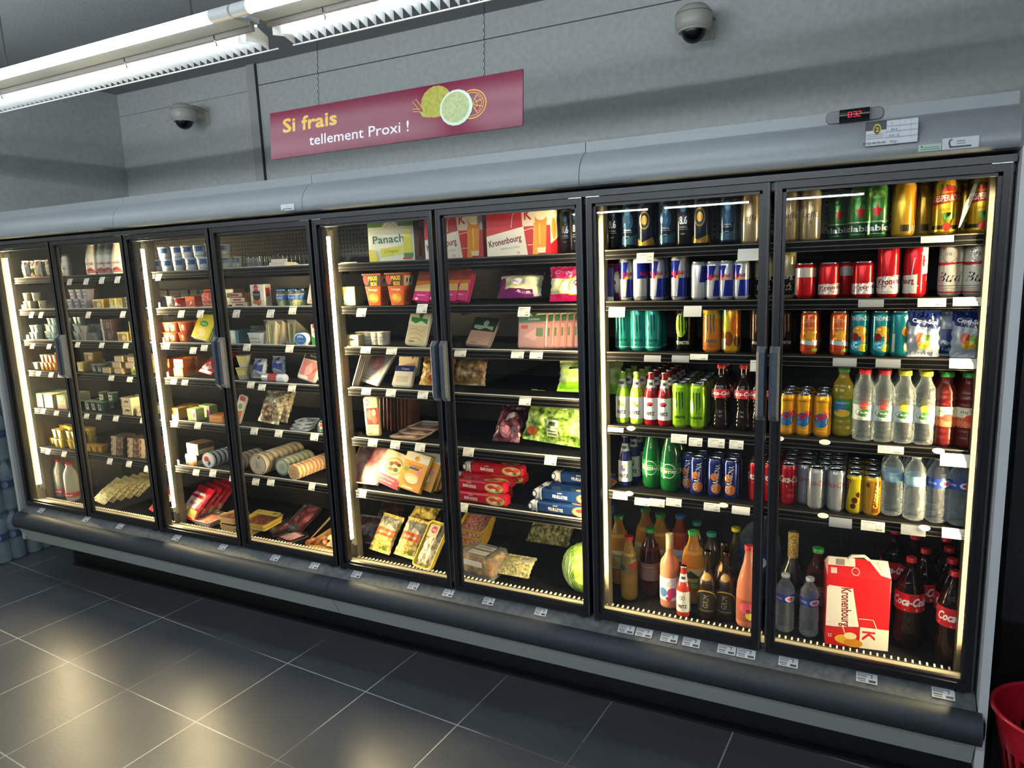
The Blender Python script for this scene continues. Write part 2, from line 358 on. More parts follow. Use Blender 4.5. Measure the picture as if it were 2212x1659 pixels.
    # shelves
    for z in (Z4 if c == 3 else Z13):
        xa, xb = .035, w-(.05 if c == 3 else .035)
        s = MB().box(xa, xb, YF, .60, z-.012, z, INT).box(xa, xb, .59, .62, z-.05, z, INT).build('shelf', R)
        r = MB().box(xa, xb, YF-.006, YF, z-.034, z+.002, RAIL).box(xa, xb, YF-.010, YF-.006, z-.033, z-.0315, M('#45423c', 's')).box(xa, xb, YF-.010, YF-.006, z-.003, z+.0005, M('#4c4942', 's')).box(xa, xb, YF-.008, YF-.006, z-.020, z-.017, M('#2e2d2b', 's'))
        r.build('price_rail', s)
        for q in (xa+.02, (xa+xb)/2, xb-.025): MB().box(q, q+.004, .14, .6, z-.045, z-.012, INT).build('bracket', s)
    # doors
    for j in (0, 1):
        D = thing('door', R); D.location = (j*W, 0, 0); a, b = .007, W-.007; z0, z1 = .502, 2.078
        f = MB(); sw = .022
        for (p, q, y0, y1) in ((a, a+sw, -.03, 0), (b-sw, b, -.03, 0)): f.box(p, q, y0, y1, z0, z1, BLK)
        f.box(a+sw, b-sw, -.03, 0, z0, z0+.022, BLK).box(a+sw, b-sw, -.03, 0, z1-.022, z1, BLK)
        i = .010
        for (p, q) in ((a+sw, a+sw+i), (b-sw-i, b-sw)): f.box(p, q, -.018, -.002, z0+.03, z1-.022, DGR)
        f.box(a+sw, b-sw, -.018, -.002, z0+.022, z0+.030, DGR).box(a+sw, b-sw, -.018, -.002, z1-.032, z1-.022, DGR)
        for p in (a+.001, b-.006): f.box(p, p+.005, -.0315, -.03, z0, z1, M('#30343b', 's'))
        f.build('door_frame', D)
        MB().box(a+sw, b-sw, -.011, -.007, z0+.03, z1-.022, GLASS).build('glass', D)
        hx = b-.013 if j == 0 else a+.013; sg = -1 if j == 0 else 1; hm = noise_mat('handle_plastic', '#3f4550', '#484f5b', .5, 90, 0, .03)
        P = [(-.012, 0), (-.012, 1), (.012, 1), (.012, 0)]
        h = MB(); zz = [(1.322, .3), (1.340, 1), (1.548, 1), (1.566, .3)]
        h.loft([[(hx-.0155, -.030, z), (hx-.0155, -.030-.022*q, z), (hx-.007, -.034-.027*q, z), (hx+.010, -.034-.025*q, z), (hx+.0150, -.030-.014*q, z), (hx+.0150, -.030, z)] for z, q in zz], hm, smooth=False)
        h.build('handle', D)
        hg = MB(); e = (a+.002, a+.05) if j == 0 else (b-.05, b-.002)
        hg.box(e[0], e[1], -.032, -.012, z1, z1+.003, M('#b8bcc0', 'm')); hg.lathe([(0, .006), (.006, .006), (.009, .003)], M('#c8ccd0', 'm'), 10, Matrix.Translation((e[0]+.006 if j == 0 else e[1]-.006, -.022, z1+.002)))
        hg.build('hinge', D); MB().box(e[0], e[1]-.02, -.032, -.01, z0-.006, z0, M('#55585c', 'm')).build('hinge', D)

# fixtures ---------------------------------------------------------
def louvre_fixture(x0, x1, label):
    R = tag(thing('ceiling_light'), label, 'light fixture'); R.location = (x0, 0, 0); L = x1-x0; wm = M('#d9dfe4', 's')
    MB().box(0, L, -.578, -.487, 2.700, 2.716, M('#98a4ac', 's')).box(0, L, -.500, -.445, 2.716, 2.756, M('#98a4ac', 's')).build('housing', R)
    t = MB().tube([(.05, -.605, 2.705), (L-.05, -.605, 2.705)], .019, TUBEM, 12)
    t.build('tube', R)
    for p, q, r in ((-.02, .05, .0), (L-.05, L+.04, L-.02)): MB().tube([(p, -.605, 2.705), (q, -.605, 2.705)], .021, M('#dfe3e6', 's'), 12).box(r, r+.02, -.60, -.575, 2.70, 2.716, wm).build('lamp_holder', R)
    MB().tube([(.05, -.42, 2.722), (L-.05, -.42, 2.722)], .014, TUBEM, 10).build('tube', R)
    MB().box(0, L, -.485, -.470, 2.685, 2.715, M('#7d766e', 's')).build('edge_rail', R)
    l = MB(); n = int(L/.036)
    for i in range(n):
        x = .01+i*(L-.02)/n; l.add([(x, -.47, 2.70), (x+.004, -.42, 2.722), (x, -.365, 2.70), (x, -.365, 2.655), (x+.004, -.42, 2.668), (x, -.47, 2.66)], [(0, 1, 4, 5), (1, 2, 3, 4)], M('#e6ecf1', 's'))
        l.add([(x+.0015, -.47, 2.70), (x+.0055, -.42, 2.722), (x+.0015, -.365, 2.70), (x+.0015, -.365, 2.655), (x+.0055, -.42, 2.668), (x+.0015, -.47, 2.66)], [(0, 5, 4, 1), (1, 4, 3, 2)], M('#e6ecf1', 's'))
    l.box(0, L, -.366, -.361, 2.653, 2.657, M('#dfe5ea', 's')).build('louvre', R)
    for q in (.25, L*.62, L-.18): MB().tube([(q, -.48, 2.74), (q-.006, -.484, 2.71), (q, -.488, 2.685), (q+.006, -.485, 2.67), (q, -.48, 2.665)], .0016, M('#7a7d80', 'm'), 5).build('hook', R)
    for q in (.3, L-.3): MB().tube([(q, -.47, 2.756), (q, -.47, CZ)], .004, M('#9a9da0', 'm')).build('suspension_rod', R)
    return R
louvre_fixture(.95, 2.72, 'bright tube light with white louvre hanging at the upper left')
louvre_fixture(-.70, .90, 'louvred tube light starting the row beside the left wall')  # added outside the view to brighten left wall, water packs and floor
louvre_fixture(2.79, 4.56, 'white louvred tube light continuing the row above the hanging banner')
def room_fixture(x, y, lab):
    R = tag(thing('ceiling_light'), lab, 'light fixture', 'far ceiling tube lights'); R.location = (x, y, 2.75)
    MB().box(-.75, .75, -.06, .06, .03, .07, M('#cfd4d8', 's')).build('housing', R); MB().tube([(-.72, 0, .012), (.72, 0, .012)], .014, ROOMM, 8).build('tube', R)
for y in (-2.6, -5.2, -7.8, -10.4):
    for i in range(4 if y > -6 else 3): room_fixture(.3+i*1.75, y, 'plain ceiling tube light facing the chillers, %s row away, %s from left' % (NAMES[int((-y-2.6)/2.6+.1)], NAMES[i]))

# hanging banner ---------------------------------------------------
R = tag(thing('hanging_banner'), 'crimson banner with yellow and white lettering hanging above the chillers', 'sign'); R.location = (2.834, .0825, 2.369); R.rotation_euler = (math.radians(-5), 0, 0)
s = MB().box(-.6365, .6365, 0, .006, 0, .205, M('#760d36', 'g'))
sf = plane_map(0); su, sv = .6365, .205
def arc(cu, cv, ru, rv, a0, a1, n=16): return [(cu+ru*math.cos(math.radians(a0+(a1-a0)*i/n)), cv+rv*math.sin(math.radians(a0+(a1-a0)*i/n))) for i in range(n+1)]
ops = [('t', 'Si frais', -.64, .68, .40, '#d9ab35', {'bold': .05, 'fit': .24}), ('t', 'tellement Proxi !', -.225, .30, .30, '#e6dff0', {'bold': .01, 'fit': .415}),
       ('l', arc(.655, .52, .10, .26, -110, 110), .022, '#dca23c'), ('l', arc(.655, .52, .083, .215, -110, 110), .014, '#dca23c')]
for a in (-60, -20, 20, 60): ops.append(('l', [(.655, .52), (.655+.08*math.cos(math.radians(a)), .52+.2*math.sin(math.radians(a)))], .014, '#dca23c'))
for a in (-40, 0, 40): ops.append(('l', arc(.655+.055*math.cos(math.radians(a)), .52+.14*math.sin(math.radians(a)), .018, .05, 0, 360, 10), .012, '#dca23c'))
ops += [('e', .40, .67, .112, .30, mottle('lemon_peel', ['#93922c', '#b0ad3e'], 60, .5, .1)), ('p', [(.31, .52), (.275, .53), (.30, .42), (.36, .38)], '#a19f35'),
        ('l', [(.275, .56), (.225, .74), (.25, .78), (.29, .62), (.275, .56)], .014, '#dca23c'), ('l', [(.28, .53), (.23, .55), (.225, .60), (.27, .58)], .014, '#dca23c'),
        ('e', .545, .50, .118, .335, '#cfe0cf'), ('e', .54, .51, .10, .285, mottle('lemon_flesh', ['#a2ad76', '#b9c48f'], 90, .5, .2))]
s.deco(ops, sf, su, sv, 'g'); s.build('panel', R)
for i, x in enumerate((-.354, .47)):
    c = MB(); z = .205; P = []
    while z < CZ-2.369:
        c.tube([(x-.003, .003, z), (x+.003, .003, z+.008), (x+.003, .003, z+.022), (x-.003, .003, z+.030)], .0014, M('#3a3b3d', 'm'), 4); z += .028
    c.build('chain', R)
# cameras ----------------------------------------------------------
def dome(x, y, z, ang, label):
    R = tag(thing('security_camera'), label, 'camera'); R.location = (x, y, z); R.rotation_euler = (0, 0, ang); wm = M('#b9b8ae', 's')
    MB().lathe([(-.02, .078), (-.012, .086), (.02, .090), (.05, .088), (.052, .086), (.054, .086), (.075, .074), (.09, .055), (.10, .02), (.101, 0)], wm, 28, cap0=True).lathe([(.0505, .0885), (.053, .0885)], M('#5b5b58'), 28).build('housing', R)
    MB().lathe([(-.02-.062*math.sin(a), .062*math.cos(a)) for a in [PI/2*i/7 for i in range(7, -1, -1)]], M('#0e0d14', 'g'), 24).build('dome', R)
    MB().lathe([(-.03, .074), (-.018, .078)], wm, 28).build('ring', R)
    MB().tube([(.02, 0, .02), (.02, .10, .025), (.02, .16, .03)], .022, wm, 10).box(-.03, .07, .158, .172, -.03, .09, wm).build('mount_arm', R)
    MB().tube([(-.08, .0, .075), (-.03, .05, .10), (.03, .10, .088), (.07, .165, .06)], .006, M('#8b8a80', 's'), 6).build('cable', R)
dome(.165, WB-.172, 3.0, 0, 'smaller white dome camera on the wall at the far left'); dome(3.83, WB-.172, 2.985, 0, 'large white dome camera on the wall at upper right')
# display, stickers --------------------------------------------------
R = tag(thing('thermometer_display'), 'small black digital display with red numbers on the header', 'display'); R.location = (4.5965, 0, 2.252)
MB().rbox(.155, .036, .006, .015, M('#5e6266', 's'), T=Matrix.Rotation(PI/2, 4, 'X') @ Matrix.Translation((0, 0, -.0005))).build('recess', R)
MB().loft([[(x*q, y, z) for y, z in ((-.002, -.019), (-.018, -.017), (-.026, -.008), (-.027, .006), (-.020, .017), (-.002, .019))] for x, q in ((-.040, 1), (.040, 1))], M('#0b0b0d', 'g'), smooth=True).build('casing', R)
seg = MB(); rm = tube_mat('red_digits', (1, .03, .06), 2.0)
SEG = {'0': 'abcdef', '3': 'abgcd', '2': 'abged', '-': 'g'}
def digit(d, x):
    w, h, t = .0042, .0085, .0007
    for s_ in SEG[d]:
        r = {'a': (-w, w, h-t, h+t), 'd': (-w, w, -h-t, -h+t), 'g': (-w, w, -t, t), 'b': (w-t, w+t, 0, h), 'c': (w-t, w+t, -h, 0), 'f': (-w-t, -w+t, 0, h), 'e': (-w-t, -w+t, -h, 0)}[s_]
        seg.box(x+r[0], x+r[1], -.0285, -.0270, r[2]*.8, r[3]*.8, rm)
for d, x in zip('032', (-.012, .001, .013)): digit(d, x)
seg.build('digits', R)
def sticker(x, z, w, h, label, ops, y, tilt, base='#c9ced6'):
    s = MB().box(-w/2, w/2, -.0006, 0, 0, h, M(base, 'p')); s.deco(ops, plane_map(-.0006), w/2, h); o = tag(s.build('sticker', None, (x, y, z)), label, 'sticker'); o.rotation_euler = (math.radians(tilt), 0, 0)
D1, D2 = '#3c4048', '#7a828e'
ops = [('r', -1, .64, -.2, 1, D1), ('e', -.55, .66, .16, .24, '#c9b53a'), ('e', -.55, .66, .12, .18, D1), ('t', '2', -.55, .66, .26, '#c9b53a', {'bold': .05})]
for v in (.12, .3, .38, .46): ops.append(('r', -.95, v, -.3, v+.02, D2))
for i, (u, v, n) in enumerate(((0, .86, 'o'), (.5, .86, '/'), (.1, .62, 'oe e'), (.1, .36, '0 4 : 0'), (.1, .12, '01ec'), (-.65, .12, '44 22 44 22 44'))): ops.append(('t', n, u, v, .14, D1))
for u in (-.2, .3, .72): ops.append(('r', u, .2, u+.008, 1, D2))
for v in (.28, .52, .74): ops.append(('r', -.2, v, .98, v+.012, D2))
ops += [('r', -1, 0, 1, .012, D1), ('r', -1, .985, 1, 1, D1), ('r', -1, 0, -.985, 1, D1), ('r', .985, 0, 1, 1, D1)]
sticker(4.694, 2.150, .132, .068, 'white maintenance sticker with printed table under the red display', ops, -.0765, -6)
sticker(4.79, 2.123, .055, .018, 'small pale green sticker on the header edge', [('r', -.8, .5, .8, .58, '#3e6a55'), ('r', -.8, .2, .9, .3, '#4a7a60'), ('e', -.7, .75, .08, .12, D1)], -.0735, 0, '#a9c4b4')
sticker(4.862, 2.122, .085, .03, 'white sticker with a round black mark at the header right end', [('e', -.5, .55, .16, .36, D1), ('e', -.44, .55, .12, .28, '#c9ced6'), ('r', -.2, .62, .25, .72, D2), ('r', -.2, .42, .3, .5, D2), ('r', -.6, .12, .6, .26, '#39404e')], -.0735, 0)
sticker(2.42, 2.122, .075, .026, 'small white label on the header above the fourth door', [('t', '2.3', .0, .6, .4, D1), ('r', -.7, .2, .7, .3, D1), ('r', -1, .0, -.5, .2, '#6fae8c')], -.0735, 0)

# red basket ---------------------------------------------------------
def basket():
    R = tag(thing('laundry_basket'), 'tall round red plastic basket with slotted sides on the floor', 'basket'); rd = M('#a01224', 'g'); b = MB(); n = 72; H = .50
    def rad(t): return .145+.075*t**1.3
    rings = [0, .06, .12, .42, .46, .50, .78, .82, .92, 1]
    for q in (0, .004):
        V = []; F = []
        for t in rings: V += [((rad(t)-q)*math.cos(2*PI*j/n), (rad(t)-q)*math.sin(2*PI*j/n)*.82, t*H) for j in range(n)]
        for i in range(len(rings)-1):
            for j in range(n):
                if i in (2, 5) and j % 2: continue
                k = (j+1) % n; f = (i*n+j, i*n+k, (i+1)*n+k, (i+1)*n+j); F.append(f if q == 0 else f[::-1])
        b.add(V, F, rd, True)
    b.add([(rad(0)*math.cos(2*PI*j/n), rad(0)*math.sin(2*PI*j/n)*.82, .003) for j in range(n)], [tuple(range(n))], rd); b.build('body', R)
    P = [((rad(1)+.003)*math.cos(2*PI*j/n), (rad(1)+.003)*math.sin(2*PI*j/n)*.82, H) for j in range(n+1)]
    MB().tube(P, .007, M('#b01a2a', 'g'), 8).build('rim', R)
    return R
b = basket(); b.location = (5.262, -.06, 0)
# ------------------------------------------------------------------ product kinds
KIND = {}
def kind(key, name, cat, desc, group=None):
    def d(fn): KIND[key] = (name, cat, desc, group or desc+'s', fn); return fn
    return d
SIL = '#c9ccd0'
def can_parts(R, d, h, base, ops, fin='c', lidc=SIL, neck=True):
    r = d/2
    prof = [(0, r*.80), (.0035, r*.86), (.008, r*.985), (.011, r), (h-.016, r), (h-.010, r*.96), (h-.005, r*.86), (h-.0035, r*.85)]
    b = MB().lathe(prof, M(base, fin), 24, cap1=False); cm = cyl_map(prof); b.deco(ops, lambda u, v, o: cm(u, min(max(v, .0112), h-.0162), o), r*PI/2, h, fin, True)
    b.lathe([(0, r*.78), (.0035, r*.865)], M(SIL, 'm'), 24, cap1=False); b.build('body', R)
    MB().lathe([(h-.0045, r*.86), (h-.002, r*.885), (h, r*.87), (h-.0008, r*.83), (h-.005, r*.80)], M(lidc, 'm'), 24, cap0=False).build('lid', R)
    MB().rbox(.013, .021, .0012, .006, M(lidc, 'm'), z0=h-.0045, bev=.0003).build('pull_tab', R)
def can(key, desc, d, h, base, ops, fin='c', name='drink_can', cat='can', lid=SIL):
    def fn(R): can_parts(R, d, h, base, ops, fin, lid)
    KIND[key] = (name, cat, desc, None, fn)
T = lambda s, u, v, z, h, **k: ('t', s, u, v, z, h, k)
# top shelf beers
def c86(c2): return [T('8.6', 0, .55, .22, '#d8d8d0', sx=.62, bold=.04), T('ORIGINAL', 0, .41, .055, '#c9c9c2', fit=.28), ('r', -.32, .36, .32, .365, '#c9c9c2'), T('BEER', 0, .27, .04, '#a9a9a2', fit=.15), ('e', 0, .80, .22, .085, c2), ('r', -1.8, .02, 1.8, .05, '#22262b')]
can('c86', 'tall black beer can with white numerals', .066, .168, '#15171c', c86('#2d4a63'), name='beer_can')
can('c86b', 'tall dark blue beer can', .066, .168, '#14253a', [('e', 0, .6, .4, .2, '#1d3f5c'), ('p', [(-1, .1), (-.3, .3), (.2, .12), (.8, .34), (1, .1)], '#2c5163')]+c86('#3c6a7d')[1:], name='beer_can')
can('c86g', 'tall blue beer can with gold medallion', .066, .168, '#182232', [('e', 0, .60, .38, .20, '#8d6a24'), ('e', 0, .60, .30, .16, '#1d2a3c'), ('e', 0, .6, .2, .1, '#b98e34'), ('p', [(-1, .02), (-.5, .22), (0, .1), (.6, .24), (1, .02)], '#a77f2e')], name='beer_can')
can('leffe', 'tall pale gold beer can with script name', .066, .168, '#b9a47c', [T('Leffe', 0, .52, .17, '#4a4238', fit=.5, shear=.15), ('r', -1.8, .28, 1.8, .285, '#8a7750'), ('e', 0, .36, .1, .04, '#8a7750')], name='beer_can')
def star(cu, cv, ru, rv, h): return ('p', [(cu+ru*(1 if i % 2 == 0 else .42)*math.sin(i*PI/5), cv+rv*(1 if i % 2 == 0 else .42)*math.cos(i*PI/5)) for i in range(10)], h)
def starops(cu, cv, ru, rv, h):
    P = star(cu, cv, ru, rv, h)[1]; return [('p', [(cu, cv), P[i-1], P[i], P[(i+1) % 10]], h) for i in range(0, 10, 2)]
can('heine', 'green beer can with red star', .066, .168, '#3f7d34', [('r', -2, .30, 2, .32, '#b9c9a0'), ('e', 0, .80, .5, .08, '#6ba04e'), ('r', -2, .02, 2, .28, '#1d4a2c')]+starops(.05, .50, .34, .15, '#c2141c')+[T('clablo', 0, .19, .15, '#e4e8dc', fit=.8, bold=.06), ('r', -.5, .08, .5, .09, '#9fb894')], name='beer_can')
desp = [('r', -2, .0, 2, .10, '#e0b21c'), ('r', -2, .10, 2, .17, '#3a2c1c'), ('e', .0, .14, .22, .075, '#c8402a'), ('p', [(-.9, .52), (.9, .60), (.9, .78), (-.9, .70)], '#b5342a'), T('DESPERADOS', 0, .65, .15, '#f0d9a0', fit=.82, rot=2, bold=.03), ('l', [(-.9, .52), (.9, .60)], .012, '#f0d9a0'), ('l', [(-.9, .71), (.9, .79)], .012, '#f0d9a0'), ('e', -.2, .80, .14, .05, '#b5342a'), ('e', .02, .82, .16, .06, '#b5342a'), ('e', .24, .81, .14, .05, '#b5342a'), T('ORIGINAL', 0, .45, .06, '#5a3a1c', fit=.35), ('p', [(-.3, .38), (0, .2), (.3, .4), (0, .3)], '#5f8f3a'), ('p', [(0, .25), (.5, .42), (.6, .3)], '#7aa23c')]
can('desp', 'yellow beer can with red name band', .066, .168, '#dcab1a', [('e', -.2, .92, .8, .12, '#6f9b36')]+desp, name='beer_can')
can('desps', 'yellow beer can turned to its side', .066, .168, '#d3a126', [('r', -.5, .1, .0, .22, '#403a2c'), ('r', .1, .1, .6, .20, '#c9c2a0'), ('r', .35, .3, .9, .8, '#a5402e'), ('r', -1.9, .9, 1.9, .96, '#8f9b36')], name='beer_can')
# energy
RB, RS, RR = '#18288c', '#c4c7cc', '#d61f35'
def rbull(a): return [('p', [(-.9+a, .50), (.05+a, .52), (.3+a, .95), (-.9+a, .95)], RB), ('p', [(.05+a, .04), (.9+a, .04), (.9+a, .50), (.2+a, .50)], RB), ('r', 1.0+a, .04, 1.8+a, .5, RB), T('Red Bull', a, .62, .12, RR, fit=.62, bold=.05), ('e', -.12+a, .54, .16, .04, RR), ('e', .14+a, .53, .16, .04, '#e0b030'), ('r', -1.9, .07, 1.9, .085, '#20305c')]
can('rb', 'tall blue and silver energy can', .055, .157, RS, rbull(0), name='energy_drink_can')
can('rb2', 'tall silver energy can turned sideways', .055, .157, RS, rbull(.7), name='energy_drink_can')
can('rbs', 'small blue and silver energy can', .053, .134, RS, rbull(-.1), name='energy_drink_can')
can('rbs2', 'small plain silver energy can', .053, .134, RS, [('p', [(.3, .45), (.9, .45), (.9, .95), (.5, .95)], RB), ('r', -1.9, .05, 1.9, .07, '#20305c')], name='energy_drink_can')
def claw(c, s=1): return [('p', [(x, .80), (x+.10, .82), (x+.09, .62), (x+.12, .50), (x+.05, v), (x+.03, .55)], c) for x, v in ((-.26, .42), (-.04, .30), (.17, .42))]
MO = lambda b, c, t, extra=[]: extra+claw(c)+[T('MONSTER', 0, .24, .085, t, fit=.42, bold=.05), T('ENERGY', 0, .15, .045, t, fit=.2)]
can('mteal', 'turquoise energy can with claw mark', .066, .166, '#2f9c93', MO(0, '#17454a', '#1c5a5c', [('r', -1.9, .08, 1.9, .10, '#9fd6cc')]), name='energy_drink_can')
can('mblk', 'black energy can with bright green claw', .066, .166, '#0c0e0c', [('e', -.1, .58, .42, .26, '#a4cf2a')]+claw('#0e1a08')+[T('MONSTER', 0, .20, .10, '#d7e8c0', fit=.48, bold=.05)], name='energy_drink_can')
can('mora', 'orange energy can with teal claw', .066, .166, '#e08a3a', MO(0, '#2f6f66', '#2a6a62', [('r', -.6, .10, .6, .30, '#cf7a3a'), ('p', [(-1, .8), (1, .7), (1, .95), (-1, .95)], '#d9b03a')]), name='energy_drink_can')
can('mmango', 'yellow and orange fruity energy can', .066, .166, '#d9a22c', [('p', [(-1, .4), (-.2, .9), (-1.2, .95)], '#3e9a7c'), ('e', -.5, .65, .35, .2, '#c8cf32'), ('e', .45, .60, .4, .22, '#e57a28'), ('e', -.1, .3, .3, .16, '#8a4a1c'), ('e', .5, .25, .25, .12, '#5c3a20'), ('r', -1, .05, -.3, .3, '#d8d2b8')], name='energy_drink_can')
can('mcop', 'black energy can with copper claw', .066, .166, '#241a16', [('r', -1.2, .3, -.6, .9, '#a9603e')]+claw('#d98a5a')+[T('MONSTER', 0, .22, .08, '#d9c2ae', fit=.42, bold=.05)], name='energy_drink_can')
can('mlime', 'lime green energy can with claw mark', .066, .166, '#9ccf22', MO(0, '#2c5a1c', '#24501c', [('e', .0, .5, .5, .3, '#86c028')]), name='energy_drink_can')
# second shelf beers
KR, KW, KD = '#c2141c', '#ece7dc', '#8c1420'
can('k16', 'tall pale gold beer can with black base', .066, .168, '#c8b88c', [('p', [(-1.9, .42), (1.9, .46), (1.9, .04), (-1.9, .04)], '#17181a'), T('bourg', 0, .44, .14, '#ece6d2', fit=.5, rot=2, bold=.04), T('17.2', 0, .22, .15, '#d9c890', fit=.45, bold=.03), ('l', [(-.5, .6), (.0, .75), (.3, .9)], .01, '#8a7a50')], name='beer_can')
def kron(word, u, small=False): return [('p', [(-1.9, .0), (1.9, .0), (1.9, .44), (-1.9, .36)], KW), T(word, u, .30 if not small else .30, .16, KD, fit=.72, rot=4, bold=.04), ('r', -.5, .1, .3, .11, '#b9a9a0')]
can('kron', 'tall red beer can with white slanted band', .066, .168, KR, kron('Kronenb', .1), name='beer_can')
can('kron2', 'tall red beer can showing white K panel', .066, .168, KR, [('p', [(-1.9, 0), (.1, 0), (.1, .42), (-1.9, .36)], KW), T('bourg', -.45, .30, .15, KD, fit=.35, rot=4, bold=.04), ('p', [(.35, .42), (1.2, .44), (1.2, .96), (.35, .96)], KW), T('K', .62, .66, .28, KD, bold=.03), ('l', [(-.2, .42), (-.1, .7), (.35, .82), (.9, .6), (.7, .3), (.1, .2)], .015, KW)], name='beer_can')
can('krons', 'short red beer can with white slanted band', .066, .116, KR, kron('Kronen', .15, True), name='beer_can')
can('krons2', 'short red and white beer can turned sideways', .066, .116, KR, [('r', -1.9, .60, 1.9, .9, '#dcdad4'), ('p', [(-.9, .1), (-.5, .1), (-.5, .6), (-.9, .6)], '#dcdad4')], name='beer_can')
can('bud', 'tall white and red beer can with black script', .066, .168, '#ded6c2', [('r', -1.9, .02, 1.9, .09, '#c4202c'), ('p', [(-1.5, .60), (-.5, .56), (.8, .60), (1.2, .60), (1.2, .62), (-1.5, .62)], '#c4202c'), ('r', -1.4, .09, -1.0, .95, '#c4202c'), ('r', -.9, .14, 1.1, .55, '#e9e2d2'), T('Bud', .1, .36, .26, '#1a1618', fit=.6, shear=.4), ('e', 0, .76, .42, .15, '#a9a292'), ('e', 0, .76, .36, .13, '#ded6c2'), T('FB', 0, .76, .09, '#4a443a'), ('r', -.8, .19, 1, .198, '#1a1618'), ('r', -.8, .155, 1, .16, '#1a1618')], name='beer_can')
# sleek cans
can('peach', 'orange ice tea can', .058, .145, '#d9602c', [('r', -1.9, .02, 1.9, .16, '#d6452c'), ('r', .2, .02, .9, .14, '#7cc242'), ('e', 0, .42, .8, .16, '#e98a2a'), ('p', [(-.8, .25), (.8, .2), (.7, .3), (-.6, .34)], '#cfe3ea'), ('e', .1, .45, .35, .1, '#f0b03a'), T('ICE TEA', 0, .78, .11, '#f0e4d0', fit=.4), T('peche', 0, .62, .07, '#f0e4d0')])
can('tropi', 'teal tropical fruit drink can', .058, .145, '#1f8088', [T('TROPICO', 0, .83, .12, '#e8efe8', fit=.62, bold=.05), ('e', .05, .55, .5, .12, '#e9a834'), ('e', -.3, .42, .25, .09, '#8a2c3a'), ('e', .35, .38, .25, .09, '#dd8a2c'), ('e', .0, .22, .6, .12, '#5fb0c8'), ('e', .3, .18, .35, .09, '#d9d034')])
can('tropi2', 'teal fruit drink can turned sideways', .058, .145, '#1f8088', [T('TRO', .5, .83, .12, '#e8efe8', fit=.3, bold=.05), ('e', .5, .55, .4, .12, '#dd8a2c'), ('e', .6, .22, .3, .12, '#d9d034'), ('r', -.5, .1, -.3, .5, '#b9cfd0')])
can('oasis', 'yellow orange juice can with blue leaf', .058, .145, '#e8a51c', [('e', 0, .40, .5, .17, '#2c6fae'), ('e', -.3, .35, .25, .12, '#3a8fc8'), T('Oasis', -.05, .50, .22, '#c81f4a', fit=.6, rot=28, bold=.05), ('r', -.4, .82, .4, .86, '#b98014'), ('r', -.3, .14, .3, .16, '#f3d28a')], name='juice_can')
can('orang', 'dark blue orangeade can', .055, .145, '#1b2c78', [('e', .05, .25, .45, .14, '#f0812a'), ('e', -.1, .55, .35, .1, '#f0812a'), T('ORANGINA', 0, .52, .17, '#f3ead8', rot=82, sx=.80, bold=.04), ('r', .75, .04, 1.4, .95, '#9fa4ac')])
can('coke', 'red cola can', .058, .145, '#b3101f', [T('Coca-Cola', .05, .66, .24, '#f3e9e2', fit=.85, shear=.45, bold=.05), ('l', [(-.7, .52), (-.2, .49), (.3, .53), (.75, .50)], .02, '#f3e9e2'), T('SOFT', .1, .40, .05, '#e3b9b0'), ('e', .1, .25, .3, .05, '#c9404a')], name='cola_can')
can('cokel', 'silver light cola can', .058, .145, '#a9abae', [T('Coca-Cola', .0, .66, .20, '#b5202c', fit=.8, shear=.45), ('r', .3, .1, .7, .3, '#8a8c90')], name='cola_can')
can('choco', 'yellow and brown chocolate drink can', .055, .135, '#dcc41c', [('p', [(-.9, .1), (-.2, .95), (-1.3, .95)], '#7a3c1c'), ('e', .0, .35, .22, .08, '#5c2c18'), ('e', .3, .5, .2, .07, '#5c2c18'), ('e', -.1, .2, .2, .07, '#5c2c18'), ('r', .7, .05, 1.1, .95, '#a9d034')])
can('caco', 'yellow can with upright cocoa lettering', .055, .135, '#d9a81c', [('r', -.9, .03, .1, .95, '#c8962a'), ('p', [(.0, .03), (.55, .03), (.7, .95), (.2, .95)], '#8a4a1c'), T('CACOLAC', .35, .48, .17, '#f2d022', rot=84, sx=.72, bold=.06), ('e', -.3, .78, .15, .06, '#7a3c1c')])

